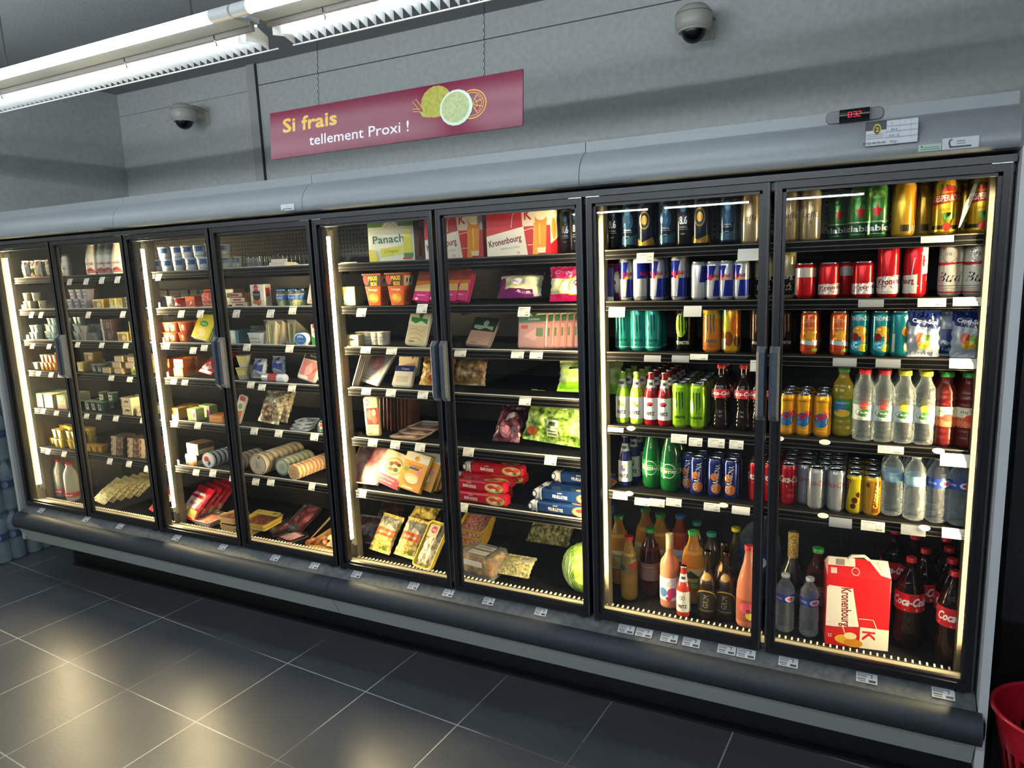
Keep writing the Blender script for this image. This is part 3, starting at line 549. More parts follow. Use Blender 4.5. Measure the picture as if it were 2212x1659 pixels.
def bot_parts(R, prof, mat, cap, deco_fn=None, label=None, neck=None, fill=None, n=20, ribs=None, capz=None):
    if ribs:
        a, b, k, amp = ribs; out = []
        for (z0, r0_), (z1, r1_) in zip(prof, prof[1:]):
            if a <= z0 < b: 
                m = max(1, int((z1-z0)/.004))
                for i in range(m): z = z0+(z1-z0)*i/m; out.append((z, r0_+(r1_-r0_)*i/m+amp*math.sin(z*k)))
            else: out.append((z0, r0_))
        prof2 = out+[prof[-1]]
    else: prof2 = prof
    MB().lathe(prof2, mat, n).build('body', R)
    if fill:
        zt, fm = fill; P = [(max(z, .003), max(r-.0022, .002)) for z, r in prof if z < zt]; P.append((zt, P[-1][1]*.98)); MB().lathe(P, fm, n).build('liquid', R)
    H = prof[-1][0]
    if cap:
        cr, ch, cm = cap; q = MB(); z0 = H-.004 if capz is None else capz
        q.lathe([(z0, cr), (z0+ch-.001, cr*.97), (z0+ch, cr*.9)], cm, 18)
        for i in range(18): a = 2*PI*i/18; q.box(-.0006, .0006, cr-.0002, cr+.0006, z0+.001, z0+ch-.002, cm, T=Matrix.Rotation(a, 4, 'Z'))
        q.build('cap', R)
    for nm, lb in (('label', label), ('neck_label', neck)):
        if lb:
            z0, z1, base, ops = lb[:4]; lm = base if not isinstance(base, str) else M(base, 's')
            P = [(z0, rad_at(prof, z0)+.0008)]+[(z, r+.0008) for z, r in prof if z0 < z < z1]+[(z1, rad_at(prof, z1)+.0008)]
            q = MB().lathe(P, lm, n+4, cap0=False, cap1=False); P0 = [(z-z0, r) for z, r in P]
            cm = cyl_map(P0); q.deco(ops, lambda u, v, o: (lambda p: (p[0], p[1], p[2]+z0))(cm(u, v, o)), max(r for _, r in P)*PI/2, z1-z0, 's', True); q.build(nm, R)
def rad_at(prof, z):
    for (a, r), (b, q) in zip(prof, prof[1:]):
        if a <= z <= b: return r+(q-r)*(z-a)/(b-a) if b > a else r
    return prof[-1][1]
def bottle(key, desc, name, **kw):
    kc = kw.pop('cat', 'bottle')
    KIND[key] = (name, kc, desc, None, lambda R: bot_parts(R, **kw))
def glassb(h, r, nr, sh=.55): return [(0, r*.86), (.004, r*.97), (.01, r), (h*sh, r), (h*(sh+.09), r*.86), (h*(sh+.17), nr*1.35), (h*(sh+.24), nr*1.08), (h*.955, nr), (h*.96, nr*1.12), (h*.985, nr*1.12), (h, nr)]
FZ = glassb(.20, .0265, .0115, .56)
def fritz(key, desc, liq, cap, art):
    bottle(key, desc, 'soda_bottle', prof=FZ, mat=M(liq, 'w'), cap=(.0125, .006, M(cap, 'm')), label=(.022, .105, '#ece8da', art+[T('FRITZ', 0, .28, .22, '#141414', fit=.42, sx=.1, bold=.05)]), neck=(.142, .172, '#ece8da', [('e', 0, .5, .5, .2, '#55524a'), T('fritz', 0, .5, .3, '#141414')]))
fritz('fz_g', 'small bottle of green soda, white label', '#93bf3a', '#e2e0d6', [('e', -.1, .7, .2, .14, '#8fae3c'), ('e', .15, .62, .12, .08, '#5f8f2c')])
fritz('fz_r', 'small bottle of dark red soda, white label', '#7d1018', '#e2e0d6', [('e', 0, .72, .32, .10, '#c8202c'), ('e', -.12, .66, .1, .05, '#1a1a1a'), ('e', .12, .66, .1, .05, '#1a1a1a')])
fritz('fz_b', 'small dark blue soda bottle, white label', '#141c54', '#e2e0d6', [('e', 0, .66, .2, .16, '#2c3c94'), ('e', .1, .75, .1, .1, '#e0a03a')])
fritz('fz_o', 'small bottle of orange red soda, white label', '#c03a28', '#e2e0d6', [('l', arc(-.13, .7, .1, .1, 0, 360), .03, '#8a7a6a'), ('l', arc(.13, .7, .1, .1, 0, 360), .03, '#8a7a6a')])
COLA = M('#120504', 'w'); PET = M('#dfe6ea', 'clr'); REDC = M('#d01c22', 's')
CK = [(0, .024), (.004, .030), (.012, .0325), (.05, .031), (.075, .0265), (.095, .028), (.12, .0325), (.148, .0325), (.165, .028), (.185, .018), (.20, .0125), (.212, .0115), (.218, .0125), (.226, .0115)]
cokelab = [T('Coca-Cola', 0, .56, .62, '#f6efe8', fit=.78, shear=.4, bold=.05), ('l', [(-.75, .16), (-.2, .10), (.3, .18), (.75, .12)], .06, '#f6efe8')]
bottle('ck50', 'half litre cola bottle with red cap', 'cola_bottle', prof=CK, mat=COLA, cap=(.0145, .014, REDC), label=(.118, .150, '#c4101e', cokelab), ribs=(.012, .1, 420, .0006))
CK15 = [(0, .034), (.006, .043), (.02, .0465), (.075, .0465), (.11, .043), (.135, .0455), (.15, .0465), (.205, .0465), (.22, .044), (.25, .034), (.275, .020), (.29, .014), (.30, .013), (.304, .0155), (.312, .013)]
bottle('ck15', 'large cola bottle with red cap and label', 'cola_bottle', prof=CK15, mat=M('#241410', 'liq'), cap=(.0155, .017, REDC), label=(.142, .208, '#c4101e', cokelab+[('e', .3, .10, .06, .05, '#f0a09a')]), fill=(.235, COLA))
WB_ = [(0, .026), (.004, .031), (.012, .0325), (.09, .0325), (.105, .031), (.12, .0325), (.155, .0325), (.172, .029), (.188, .019), (.196, .0135), (.206, .0128), (.208, .0155), (.211, .0128)]
def water(key, desc, lab, ops, cap, rib=(.012, .155, 560, .0011), p=WB_, z=(.118, .150), r=.0145, name='water_bottle'):
    bottle(key, desc, name, prof=p, mat=PET, cap=(r, .012, M(cap, 's')), label=(z[0], z[1], lab, ops), ribs=rib)
water('w_pale', 'clear water bottle with pale blue label', M('#8fb8cc', 's'), [T('Cristaline', 0, .55, .28, '#e4f0f4', fit=.5), ('r', -1, .05, 1, .15, '#5f93b5')], '#d6dadc')
water('w_blue', 'clear water bottle with dark blue label', '#1c3a8c', [('e', .45, .5, .4, .35, '#d8dbe8'), T('WATER', -.4, .5, .3, '#dfe4f0', fit=.28), ('e', .4, .5, .2, .2, '#c83a5a')], '#dfe2e0')
FL = [(0, .027), (.004, .032), (.012, .0335), (.10, .0335), (.16, .0335), (.178, .030), (.196, .020), (.204, .0165), (.216, .0155), (.22, .018), (.224, .0155)]
def flav(key, desc, liq, cap, base, ops, liqfin='clr'):
    bottle(key, desc, 'flavoured_water_bottle' if liqfin == 'clr' else 'juice_bottle', prof=FL, mat=M(liq, liqfin), cap=(.0185, .015, M(cap, 's')), label=(.065, .128, base, ops), ribs=(.012, .178, 300, .0009))
flav('v_red', 'clear flavoured water bottle with red cap', '#e6eae6', '#d8242c', M('#e3e5dc', 'clr'), [('r', -.9, .1, .9, .9, '#dfe2d6'), ('e', 0, .85, .3, .16, '#d8402c'), ('e', 0, .50, .5, .22, '#3f7d34'), T('Volvic', .1, .50, .16, '#e8efe0', fit=.3), T('Evian', -.2, .18, .14, '#26402c')])
flav('v_yel', 'clear flavoured water bottle with yellow cap', '#e6eae6', '#e6dc34', M('#e3e5dc', 'clr'), [('r', -.9, .1, .9, .9, '#dfe2d6'), ('e', 0, .85, .3, .17, '#ecc22c'), ('e', 0, .48, .5, .2, '#3f7d34'), T('Volvic', .1, .48, .16, '#e8efe0', fit=.3), T('Citron', -.2, .18, .14, '#26402c')])
flav('v_jui', 'dark red juice bottle with green cap', '#5a1410', '#3c9a3c', '#e2784a', [('r', -1.9, .5, 1.9, 1, '#e9dcb8'), ('e', .1, .45, .3, .2, '#d8402c'), T('May Tea', 0, .80, .2, '#2f5c2c', fit=.4, rot=6)], 'g')
flav('v_trop', 'olive green juice bottle with green cap', '#8a7a1c', '#3c9a3c', '#3a7a34', [('e', 0, .6, .5, .3, '#2c6f9c'), T('TROPICO', .2, .8, .15, '#cfe3ea', fit=.4), ('e', .2, .25, .5, .2, '#e3b42a')], 'g')
PR = [(0, .028), (.006, .036), (.02, .039), (.11, .039), (.15, .034), (.19, .024), (.22, .016), (.235, .0135), (.24, .0135)]
bottle('perrier', 'green sparkling water bottle', 'water_bottle', prof=PR, mat=M('#0a4a1e', 'w'), cap=(.015, .012, M('#1c7a3c', 's')), label=(.055, .115, M('#0f6a2e', 'g'), [('l', arc(0, .5, .42, .45, 0, 360, 24), .035, '#e8efe0'), ('r', -.9, .36, .9, .66, '#d9d66a'), ('r', -.8, .38, .8, .64, '#186c34'), T('Perrier', 0, .5, .28, '#eef2e6', fit=.5, bold=.04)]))
JB = [(0, .036), (.006, .043), (.02, .045), (.05, .0445), (.11, .045), (.15, .044), (.19, .038), (.225, .024), (.245, .0175), (.262, .0165), (.266, .019), (.27, .0165)]
def juice(key, desc, col, cap, base, ops, fin='liq', p=JB, z=(.07, .145), sc=1.0, cr=.0195, fill=.21):
    P = [(a*sc, b*sc) for a, b in p]
    bottle(key, desc, 'juice_bottle', prof=P, mat=M(col, fin), cap=(cr*sc, .016*sc, M(cap, 's')), label=(z[0]*sc, z[1]*sc, base, ops) if base else None, ribs=(.02*sc, .15*sc, 180, .0006), fill=(fill*sc, M(col, 'w')))
juice('j_apple', 'large apple juice bottle with green cap', '#dba640', '#2f9a3c', '#d9cf9c', [('e', 0, .5, .5, .3, '#c8b45a'), ('e', -.1, .35, .3, .2, '#e0a43a'), T('Pomme', 0, .75, .2, '#4a5a2c', fit=.4), ('r', -.7, .1, .7, .14, '#8a8450')], sc=1.06)
juice('j_dark', 'large dark red juice bottle with green cap', '#4a1616', '#2f9a3c', '#7a5248', [T('Raisin', 0, .8, .16, '#c9b0a0', fit=.35)]+[('r', -.6, .1+i*.1, .6, .13+i*.1, '#a08478') for i in range(6)])
juice('j_fuze', 'slim clear ice tea bottle with red cap', '#cda852', '#d0242c', M('#b9a06a', 'liq'), [('r', .2, .55, 1.2, 1, '#7aa83a'), ('p', [(.2, .35), (1.2, .45), (1.2, .7), (.2, .6)], '#d83a2c'), T('fuze', .6, .8, .26, '#f0ead8', fit=.25), ('r', -.7, .2, -.1, .5, '#4a4a40')], sc=.95, z=(.12, .2), p=[(a, b*.82 if a < .2 else b*.9) for a, b in JB])
juice('j_oran', 'orange drink bottle with blue cap', '#d8641e', '#2c6fae', '#c8501e', [('r', -.4, .2, .4, .9, '#dfe0dc'), T('Oasis', 0, .5, .2, '#c8501e')], sc=1.0)
juice('j_beer', 'amber cider bottle with green cap', '#cf9c3c', '#2f9a3c', '#b9a56a', [('p', [(-.6, .5), (0, .9), (.6, .5)], '#2c3a2c'), ('r', -.6, .2, .6, .3, '#4a7a4a'), ('e', 0, .15, .5, .12, '#8aa83a')], sc=1.05)
juice('j_teal', 'dark bottle with teal cap', '#2c1c10', '#1c8a6a', None, [], 'g', sc=.98)
juice('j_yelc', 'small dark oil bottle with yellow cap', '#3a3418', '#d9c21c', None, [], 'g', sc=.95, p=[(a, b*.7) for a, b in JB])
bottle('rose', 'tall rose wine bottle with cork coloured cap', 'wine_bottle', prof=[(0, .032), (.005, .037), (.015, .0375), (.17, .0375), (.19, .034), (.21, .022), (.225, .0145), (.30, .0135)], mat=M('#dca27c', 'liq'), cap=(.0142, .06, M('#cbb48a', 's')), capz=.242, fill=(.16, M('#d39a74', 'w')), label=(.035, .13, '#e3dfe0', [('e', -.2, .75, .5, .12, '#c8c2cc'), ('e', .35, .35, .35, .22, '#c02c6a'), ('e', -.3, .35, .3, .2, '#4a7ab0'), ('e', .1, .1, .2, .1, '#b02c4a')]))
bottle('bbeer', 'dark brown beer bottle with pale arched label', 'beer_bottle', prof=glassb(.265, .037, .0135, .5), mat=M('#241508', 'g'), cap=(.0142, .007, M('#4a3c20', 'm')), label=(.03, .125, '#1c1610', [('l', arc(0, .55, .75, .4, 0, 180), .04, '#d9a83a'), T('GRIM', 0, .5, .3, '#a9a08c', rot=86, sx=.8), ('r', -.55, .1, .5, .12, '#a9a08c')]), neck=(.155, .19, '#3c1c14', [('e', 0, .5, .5, .4, '#b98a3a')]))
bottle('lemo', 'pink lemonade bottle with red cap', 'soda_bottle', prof=[(0, .034), (.004, .041), (.014, .0435), (.13, .0435), (.17, .040), (.21, .030), (.25, .019), (.285, .0145), (.30, .0140)], mat=M('#e59a7a', 'liq'), cap=(.0165, .018, M('#d8343a', 's')), fill=(.22, M('#dd9070', 'w')), label=(.03, .115, M('#c87a5a', 'liq'), [('e', .0, .62, .42, .24, '#d8506a'), ('e', .35, .3, .4, .22, '#e8cf4a'), T('BAM', .35, .5, .22, '#3c1c1c', fit=.35, bold=.05)]))
bottle('champ', 'champagne bottle with crinkled gold foil neck', 'champagne_bottle', prof=[(0, .038), (.006, .044), (.02, .0445), (.15, .0445), (.18, .040), (.21, .026), (.235, .0165), (.24, .016), (.32, .0155)], mat=M('#10120c', 'g'), cap=(.0185, .105, noise_mat('gold_foil', '#8f6c2c', '#d9c27a', .3, 160, .7, .8)), capz=.225, label=(.06, .12, '#20262c', [('r', -.6, .2, .6, .8, '#3c4650')]))
bottle('w5', 'big clear water jug with blue label', 'water_bottle', prof=[(0, .075), (.01, .083), (.20, .083), (.24, .078), (.28, .05), (.30, .024), (.32, .02)], mat=M('#7f94a4', 'clr'), cap=(.024, .018, M('#2c6f9c', 's')), label=(.12, .2, '#1c3a6c', [('e', 0, .5, .3, .35, '#c8d2de'), T('WATT', 0, .5, .4, '#1c3a6c', fit=.2)]), ribs=(.01, .28, 200, .0015))
bottle('kefir', 'white milk bottle with red cap and lettering', 'milk_bottle', prof=[(0, .032), (.006, .036), (.085, .036), (.12, .030), (.155, .0185), (.168, .0175), (.172, .019), (.176, .0175)], mat=M('#e4dcc6', 's'), cap=(.020, .014, M('#c8202c', 's')), label=(.01, .085, '#e4dcc6', [T('Yorik', 0, .7, .3, '#c8402c', fit=.7, shear=.3, bold=.05), ('p', [(-.8, .1), (-.4, .4), (0, .12), (.4, .4), (.8, .1)], '#b8322a'), ('r', -1.9, .0, 1.9, .08, '#b8322a')]))
bottle('milk1', 'clear litre bottle with red cap and band', 'water_bottle', prof=[(0, .034), (.006, .039), (.02, .040), (.15, .040), (.18, .036), (.205, .024), (.22, .0165), (.235, .0155)], mat=M('#d8d6c6', 'liq'), cap=(.0185, .016, M('#d0242c', 's')), label=(.025, .055, '#c03a44', [('r', -.6, .3, .6, .6, '#e0c8c0')]), ribs=(.06, .18, 380, .0009))
# ------------------------------------------------------------------ packs, cartons, trays, bags
def carton(key, desc, w, d, h, base, front, side=(), name='carton', cat='carton', top=None, fin='s', extra=None):
    def fn(R):
        b = MB().rbox(w, d, h, .002, M(base, fin), bev=.0015, n=2)
        b.deco(front, plane_map(-d/2), w/2, h, fin); b.deco(list(side), side_map(w/2), d/2, h, fin)
        b.deco([('r', -.97, .02, .97, .98, top or base)], lambda u, v, o: (u, v-d/2, h+o), w/2, d, fin)
        b.build('box', R)
        if extra: extra(R)
    KIND[key] = (name, cat, desc, None, fn)
def flat(key, desc, w, h, t, base, ops, name='meat_pack', cat='pack', fin='g', r=.012, inner=None):
    """thin sealed pack standing on its edge: card or plastic back plus a raised clear or printed face"""
    def fn(R):
        TT = Matrix.Translation((0, 0, h/2)) @ Matrix.Rotation(PI/2, 4, 'X') @ Matrix.Translation((0, 0, -t*.3))
        b = MB().rbox(w, h, t*.3, r, M(base, 's'), bev=.0006, T=TT).build('backing_card', R)
        f = MB().rbox(w*.97, h*.97, t*.7, r*.9, inner or M(base, fin), z0=t*.3, bev=t*.25, T=TT)
        TT2 = plane_map(-t*.7-.0002); f.deco(ops, TT2, w/2*.95, h, fin); f.build('face', R)
    KIND[key] = (name, cat, desc, None, fn)
def bagmesh(w, h, t, seed, nx=16, nz=20, wr=.12, crimp=.08):
    rr = random.Random(seed); ph = [rr.uniform(0, 6.28) for _ in range(8)]
    def th(a, b):    # a -1..1, b 0..1
        e = max(0, 1-abs(a)**2.6)**.55; c = min(1, max(0, (b-crimp)/.22))*min(1, max(0, (1-crimp-b)/.22)); c = c**.6
        n = 1+wr*(math.sin(5*a+ph[0]+4*b)+math.sin(9*b+ph[1]+3*a)+.7*math.sin(13*a+ph[2]-7*b))
        return t/2*e*c*n+.0006
    def xx(a, b): return a*w/2*(1-.06*math.sin(PI*b)*1.0)+.002*math.sin(30*b+ph[3])
    return th, xx
def bag(key, desc, w, h, t, mat, ops, name='food_bag', cat='bag', seed=1, crimpm=None, fin='f'):
    def fn(R):
        th, xx = bagmesh(w, h, t, seed); nx, nz = 16, 22; V = []; F = []
        for s_ in (-1, 1):
            o = len(V)
            for j in range(nz+1):
                for i in range(nx+1):
                    a = -1+2*i/nx; b_ = j/nz; V.append((xx(a, b_), s_*th(a, b_), b_*h+(.0018*(i % 2) if j in (0, nz) else 0)))
            for j in range(nz):
                for i in range(nx):
                    f = (o+j*(nx+1)+i, o+j*(nx+1)+i+1, o+(j+1)*(nx+1)+i+1, o+(j+1)*(nx+1)+i); F.append(f if s_ < 0 else f[::-1])
        b = MB().add(V, F, mat if not isinstance(mat, str) else M(mat, fin), True)
        mp = lambda u, v, o: (u*(1-.06*math.sin(PI*v/h)), -th(max(-1, min(1, u/(w/2))), max(0, min(1, v/h)))-o*3-.0006, v)
        dn = []
        for op in ops: dn.append(op)
        b.deco(dn, mp, w/2, h, fin if fin in 'fgsp' else 'g', True); b.build('film', R)
        q = MB()
        for zz in (0, h-.014): q.box(-w/2+.002, w/2-.002, -.0014, .0014, zz, zz+.014, crimpm or (mat if not isinstance(mat, str) else M(mat, fin)))
        q.build('seal', R)
    KIND[key] = (name, cat, desc, None, fn)
def tray(key, desc, w, l, h, col, content, name='meat_tray', label=None, fin='s', dome=.5, seed=3, labcol=None, lid=False, cat='tray'):
    """shallow tray lying flat: front edge at y=0, going back to y=l"""
    def fn(R):
        TT = Matrix.Translation((0, l/2, 0)); r = .018
        MB().loft([rrect(w*.84, l*.88, r*.8, 0), rrect(w*.94, l*.96, r, h*.85), rrect(w, l, r*1.1, h*.97), rrect(w, l, r*1.1, h), rrect(w*.93, l*.945, r, h*.99), rrect(w*.80, l*.86, r*.7, h*.2)], M(col, fin), smooth=False, T=TT).build('tray_body', R)
        rr = random.Random(seed); n = 14; V = []; F = []; ph = [rr.uniform(0, 6.3) for _ in range(4)]
        for j in range(n+1):
            for i in range(n+1):
                a = -1+2*i/n; c = -1+2*j/n; e = max(0, (1-abs(a)**4)*(1-abs(c)**4))
                V.append((a*w*.46, l/2+c*l*.47, h*.45+h*dome*e*(1+.25*math.sin(4*a+ph[0]+2*c)+.22*math.sin(6*c+ph[1])+.12*math.sin(11*a+ph[2])+rr.uniform(-.12, .12))))
        for j in range(n):
            for i in range(n): F.append((j*(n+1)+i, j*(n+1)+i+1, (j+1)*(n+1)+i+1, (j+1)*(n+1)+i))
        MB().add(V, F, content, True).build('content', R)
        if label or lid:
            q = MB()
            zt = h*(1.0+dome*.75)
            if lid: q.loft([rrect(w*.97, l*.97, r, h), rrect(w*.90, l*.92, r, zt)], M('#e8e8e2', 'clr'), cap0=False, smooth=False, T=TT)
            if label: q.rbox(w*label[0]*2, l*label[1], .0008, .004, M(labcol or '#e2dcc8'), z0=zt+.0006, bev=.0002, T=Matrix.Translation((w*label[2], l*label[3], 0))); q.deco(label[4], lambda u, v, o: (u+w*label[2], v-l*label[1]/2+l*label[3], zt+.0014+o), w*label[0], l*label[1], 's')
            q.build('label' if label else 'cover', R)
    KIND[key] = (name, cat, desc, None, fn)
def cup(key, desc, rt, rb, h, col, lid, ops, name='yogurt_cup', cat='cup', fin='s'):
    def fn(R):
        P = [(0, rb*.95), (.002, rb), (h-.004, rt*.95), (h-.003, rt), (h, rt)]
        b = MB().lathe(P, M(col, fin), 18, cap1=False); b.deco(ops, cyl_map([(0, rb), (h-.004, rt*.95), (h, rt)]), rt*PI/2*.95, h, fin, True); b.build('pot', R)
        MB().lathe([(h-.0005, rt*1.04), (h+.0008, rt*1.05), (h+.0012, rt*.9)], M(lid, 's'), 18).build('foil_lid', R)
    KIND[key] = (name, cat, desc, None, fn)
def pots(key, desc, nx, ny, s, h, col, lid, ops, name='yogurt_pack', sleeve=None, cat='pack', taper=.82, fin='g'):
    """block of joined square pots under one lid, with an optional card sleeve"""
    def fn(R):
        b = MB()
        for i in range(nx):
            for j in range(ny):
                TT = Matrix.Translation(((i-(nx-1)/2)*s, j*s+s/2, 0)); q = s*.97
                b.loft([rrect(q*taper*.9, q*taper*.9, .008, 0), rrect(q*taper, q*taper, .010, .004), rrect(q*.97, q*.97, .008, h-.003), rrect(q, q, .006, h)], M(col, fin), T=TT, smooth=True)
                b.deco(ops, lambda u, v, o, i=i: (u+(i-(nx-1)/2)*s, (s*(1-taper)/2)*(1-v/h)-o-.0008+.002, v), s*.36, h, 's')
        b.build('pots', R); MB().rbox(nx*s, ny*s, .0012, .004, M(lid, 's'), z0=h, bev=.0003, T=Matrix.Translation((0, ny*s/2, 0))).build('foil_lid', R)
        if sleeve:
            b = MB().loft([[(x, y, z) for y, z in ((-.001, h*.12), (-.002, h+.003), (ny*s*.7, h+.004))] for x in (-nx*s/2, nx*s/2)], M(sleeve[0], 's'), cap0=False, cap1=False, smooth=False, closed=False)
            b.deco(sleeve[1], lambda u, v, o: (u, -.0024-o, v+h*.12), nx*s/2, h*.9, 's'); b.build('card_sleeve', R)
    KIND[key] = (name, cat, desc, None, fn)
def disc(key, desc, r, t, side, face, ops, name='cheese_box', cat='cheese box', sops=(), n=28, pn=None):
    """round box lying on its rim, lid towards the door"""
    def fn(R):
        rr_ = (lambda j: 1) if not pn else (lambda j: 1+.05*math.cos(pn*2*PI*j/n))
        b = MB(); Rg = lambda y, q: [(r*q*rr_(j)*math.cos(2*PI*j/n), y, r+r*q*rr_(j)*math.sin(2*PI*j/n)) for j in range(n)]
        b.loft([Rg(.0, .97), Rg(.0015, 1), Rg(t*.55, 1)], M(face, 's'), smooth=False); b.deco(ops, lambda u, v, o: (u, -o, v), r, 2*r, 's'); b.build('lid', R)
        c = MB().loft([Rg(t*.55, .97), Rg(t*.98, .97), Rg(t, .95)], M(side, 's'), smooth=False)
        c.build('box_base', R)
    KIND[key] = (name, cat, desc, None, fn)
MT = lambda n, *c, s=40, r=.3, b=.5, v=False: mottle(n, list(c), s, r, b, v)
RAWM = MT('minced_meat', '#8a3a34', '#c87a68', '#e0b4a0', s=90); STEAK = MT('steak_meat', '#4a1620', '#7a3038', '#b06a68', s=30); HAM = MT('ham', '#c08078', '#d9a498', '#e8ccc0', s=25); PINKM = MT('pink_meat', '#a85a58', '#d09088', '#e0b8a8', s=20)
SAUS = MT('smoked_sausage', '#5c2c1c', '#9a5a34', '#d9a878', s=22); NOOD = MT('pasta_pieces', '#8a6c1c', '#d9b64a', '#ecd88a', s=70, r=.4); SALAD = MT('salad_leaves', '#2c4a14', '#7ca032', '#c8d87a', s=38, r=.25, b=.8); DSAL = MT('red_salad_leaves', '#2c1016', '#5c2430', '#a8707a', s=30, r=.2, b=.8)
YSAL = MT('cut_salad', '#7a2c24', '#c8963a', '#d9c86a', s=45, r=.3, b=.7); GRATE = MT('grated_cheese', '#8a7a44', '#cdbb78', '#e2d6a0', s=85, r=.35, b=.6); SPROUT = MT('sprouts', '#4a4a2c', '#8a8648', '#c8c08a', s=60, r=.25, b=.8); CHICK = MT('roast_chicken', '#6a3c14', '#b0742c', '#dcb06a', s=28, r=.25); COOKIE = MT('crackers', '#8a5c34', '#c08a58', '#d9b080', s=60)
PIZZA = MT('pizza_topping', '#b02c1c', '#d98a4a', '#ecd4a0', s=45, r=.4); FISH = MT('sliced_fish', '#9a5a3a', '#c8885a', '#d9b890', s=30)
def glass_ops(u, s=1): return [('p', [(u-.15*s, .12), (u+.12*s, .12), (u+.17*s, .72), (u-.20*s, .74)], '#d98a1e'), ('p', [(u-.13*s, .04), (u+.10*s, .04), (u+.12*s, .14), (u-.15*s, .14)], '#e4d6b0'), ('e', u-.01, .78, .20*s, .12, '#efe6cc'), ('e', u-.04, .87, .12*s, .06, '#f3ecd8'), ('r', u-.08, .2, u-.04, .6, '#f0b84a')]
KF = [('r', -1, 0, 1, 1, KR), ('p', [(-1, 0), (.30, 0), (.18, .56), (-1, .40)], '#ece5d4'), ('r', .16, .56, 1, 1, '#ece5d4'), ('l', [(-.2, .55), (-.15, .80), (.12, .97), (.16, .6), (.2, .48), (.45, .52), (.62, .38), (.5, .2), (.3, .2)], .012, '#ece5d4'), T('K', .32, .78, .27, KR, bold=.03, sx=.95), T('Kronenbourg', -.42, .30, .18, '#7d1a22', fit=.52, rot=9, bold=.03), T('BIERE BLONDE', -.25, .16, .04, '#8a6a5a', fit=.3, rot=5), T('30', .0, .06, .07, '#a02a30'), ('p', [(.45, 0), (.62, 0), (.75, .62), (.5, .62)], '#d9982a')]+glass_ops(.74)
carton('kbox', 'red and white beer carton with beer glass picture', .275, .18, .20, KR, KF, [('r', -1, .55, 1, 1, '#e4dccb'), ('p', [(-1, .2), (1, .5), (1, .62), (-1, .6)], '#e4dccb'), T('K', 0, .78, .2, KR, sx=.8), ('e', -.6, .5, .3, .2, '#d9982a')], name='beer_carton', top='#c2141c')
carton('kboxb', 'red and white beer carton half hidden by the door post', .275, .18, .20, KR, KF, [('r', -1, .55, 1, 1, '#e4dccb'), T('K', 0, .78, .2, KR, sx=.8), ('e', -.6, .5, .3, .2, '#d9982a')], name='beer_carton', top='#c2141c')
def pan_extra(R): pass
carton('panach', 'pale green shandy carton with green top', .225, .15, .185, '#dfe2cf', [('r', -1, .80, 1, 1, '#4f8a34'), ('e', 0, .80, .35, .14, '#dfe2cf'), ('l', arc(0, .74, .34, .20, 20, 160), .012, '#4a6a44'), ('l', arc(0, .72, .24, .15, 20, 160), .01, '#4a6a44'), T('Panach', -.12, .52, .25, '#2c5a34', fit=.68, rot=2, bold=.03), ('p', [(-.45, .10), (.42, .16), (.50, .36), (-.50, .30)], '#d2cf34'), T("L'Original", 0, .24, .10, '#5c6a1c', fit=.3, shear=.3, rot=3), ('p', [(.5, .1), (.95, .1), (.9, .62), (.55, .62)], '#d6cf2e'), ('e', .72, .64, .2, .10, '#e6de6a'), ('p', [(-1, 0), (-.6, 0), (-.7, .25), (-1, .3)], '#d2c834'), ('r', .55, .08, .95, .18, '#2c7a44'), ('r', .5, .03, .9, .08, '#c8402c')], [('r', -1, .78, 1, 1, '#4f8a34'), ('e', 0, .78, .5, .14, '#dfe2cf'), T('Panach', 0, .76, .08, '#2c5a34', fit=.6), ('p', [(-.5, .1), (-.1, .1), (-.15, .5), (-.45, .5)], '#c8a02c'), ('r', -.2, .6, .4, .68, '#d2cf34')], name='shandy_carton', top='#4f8a34')
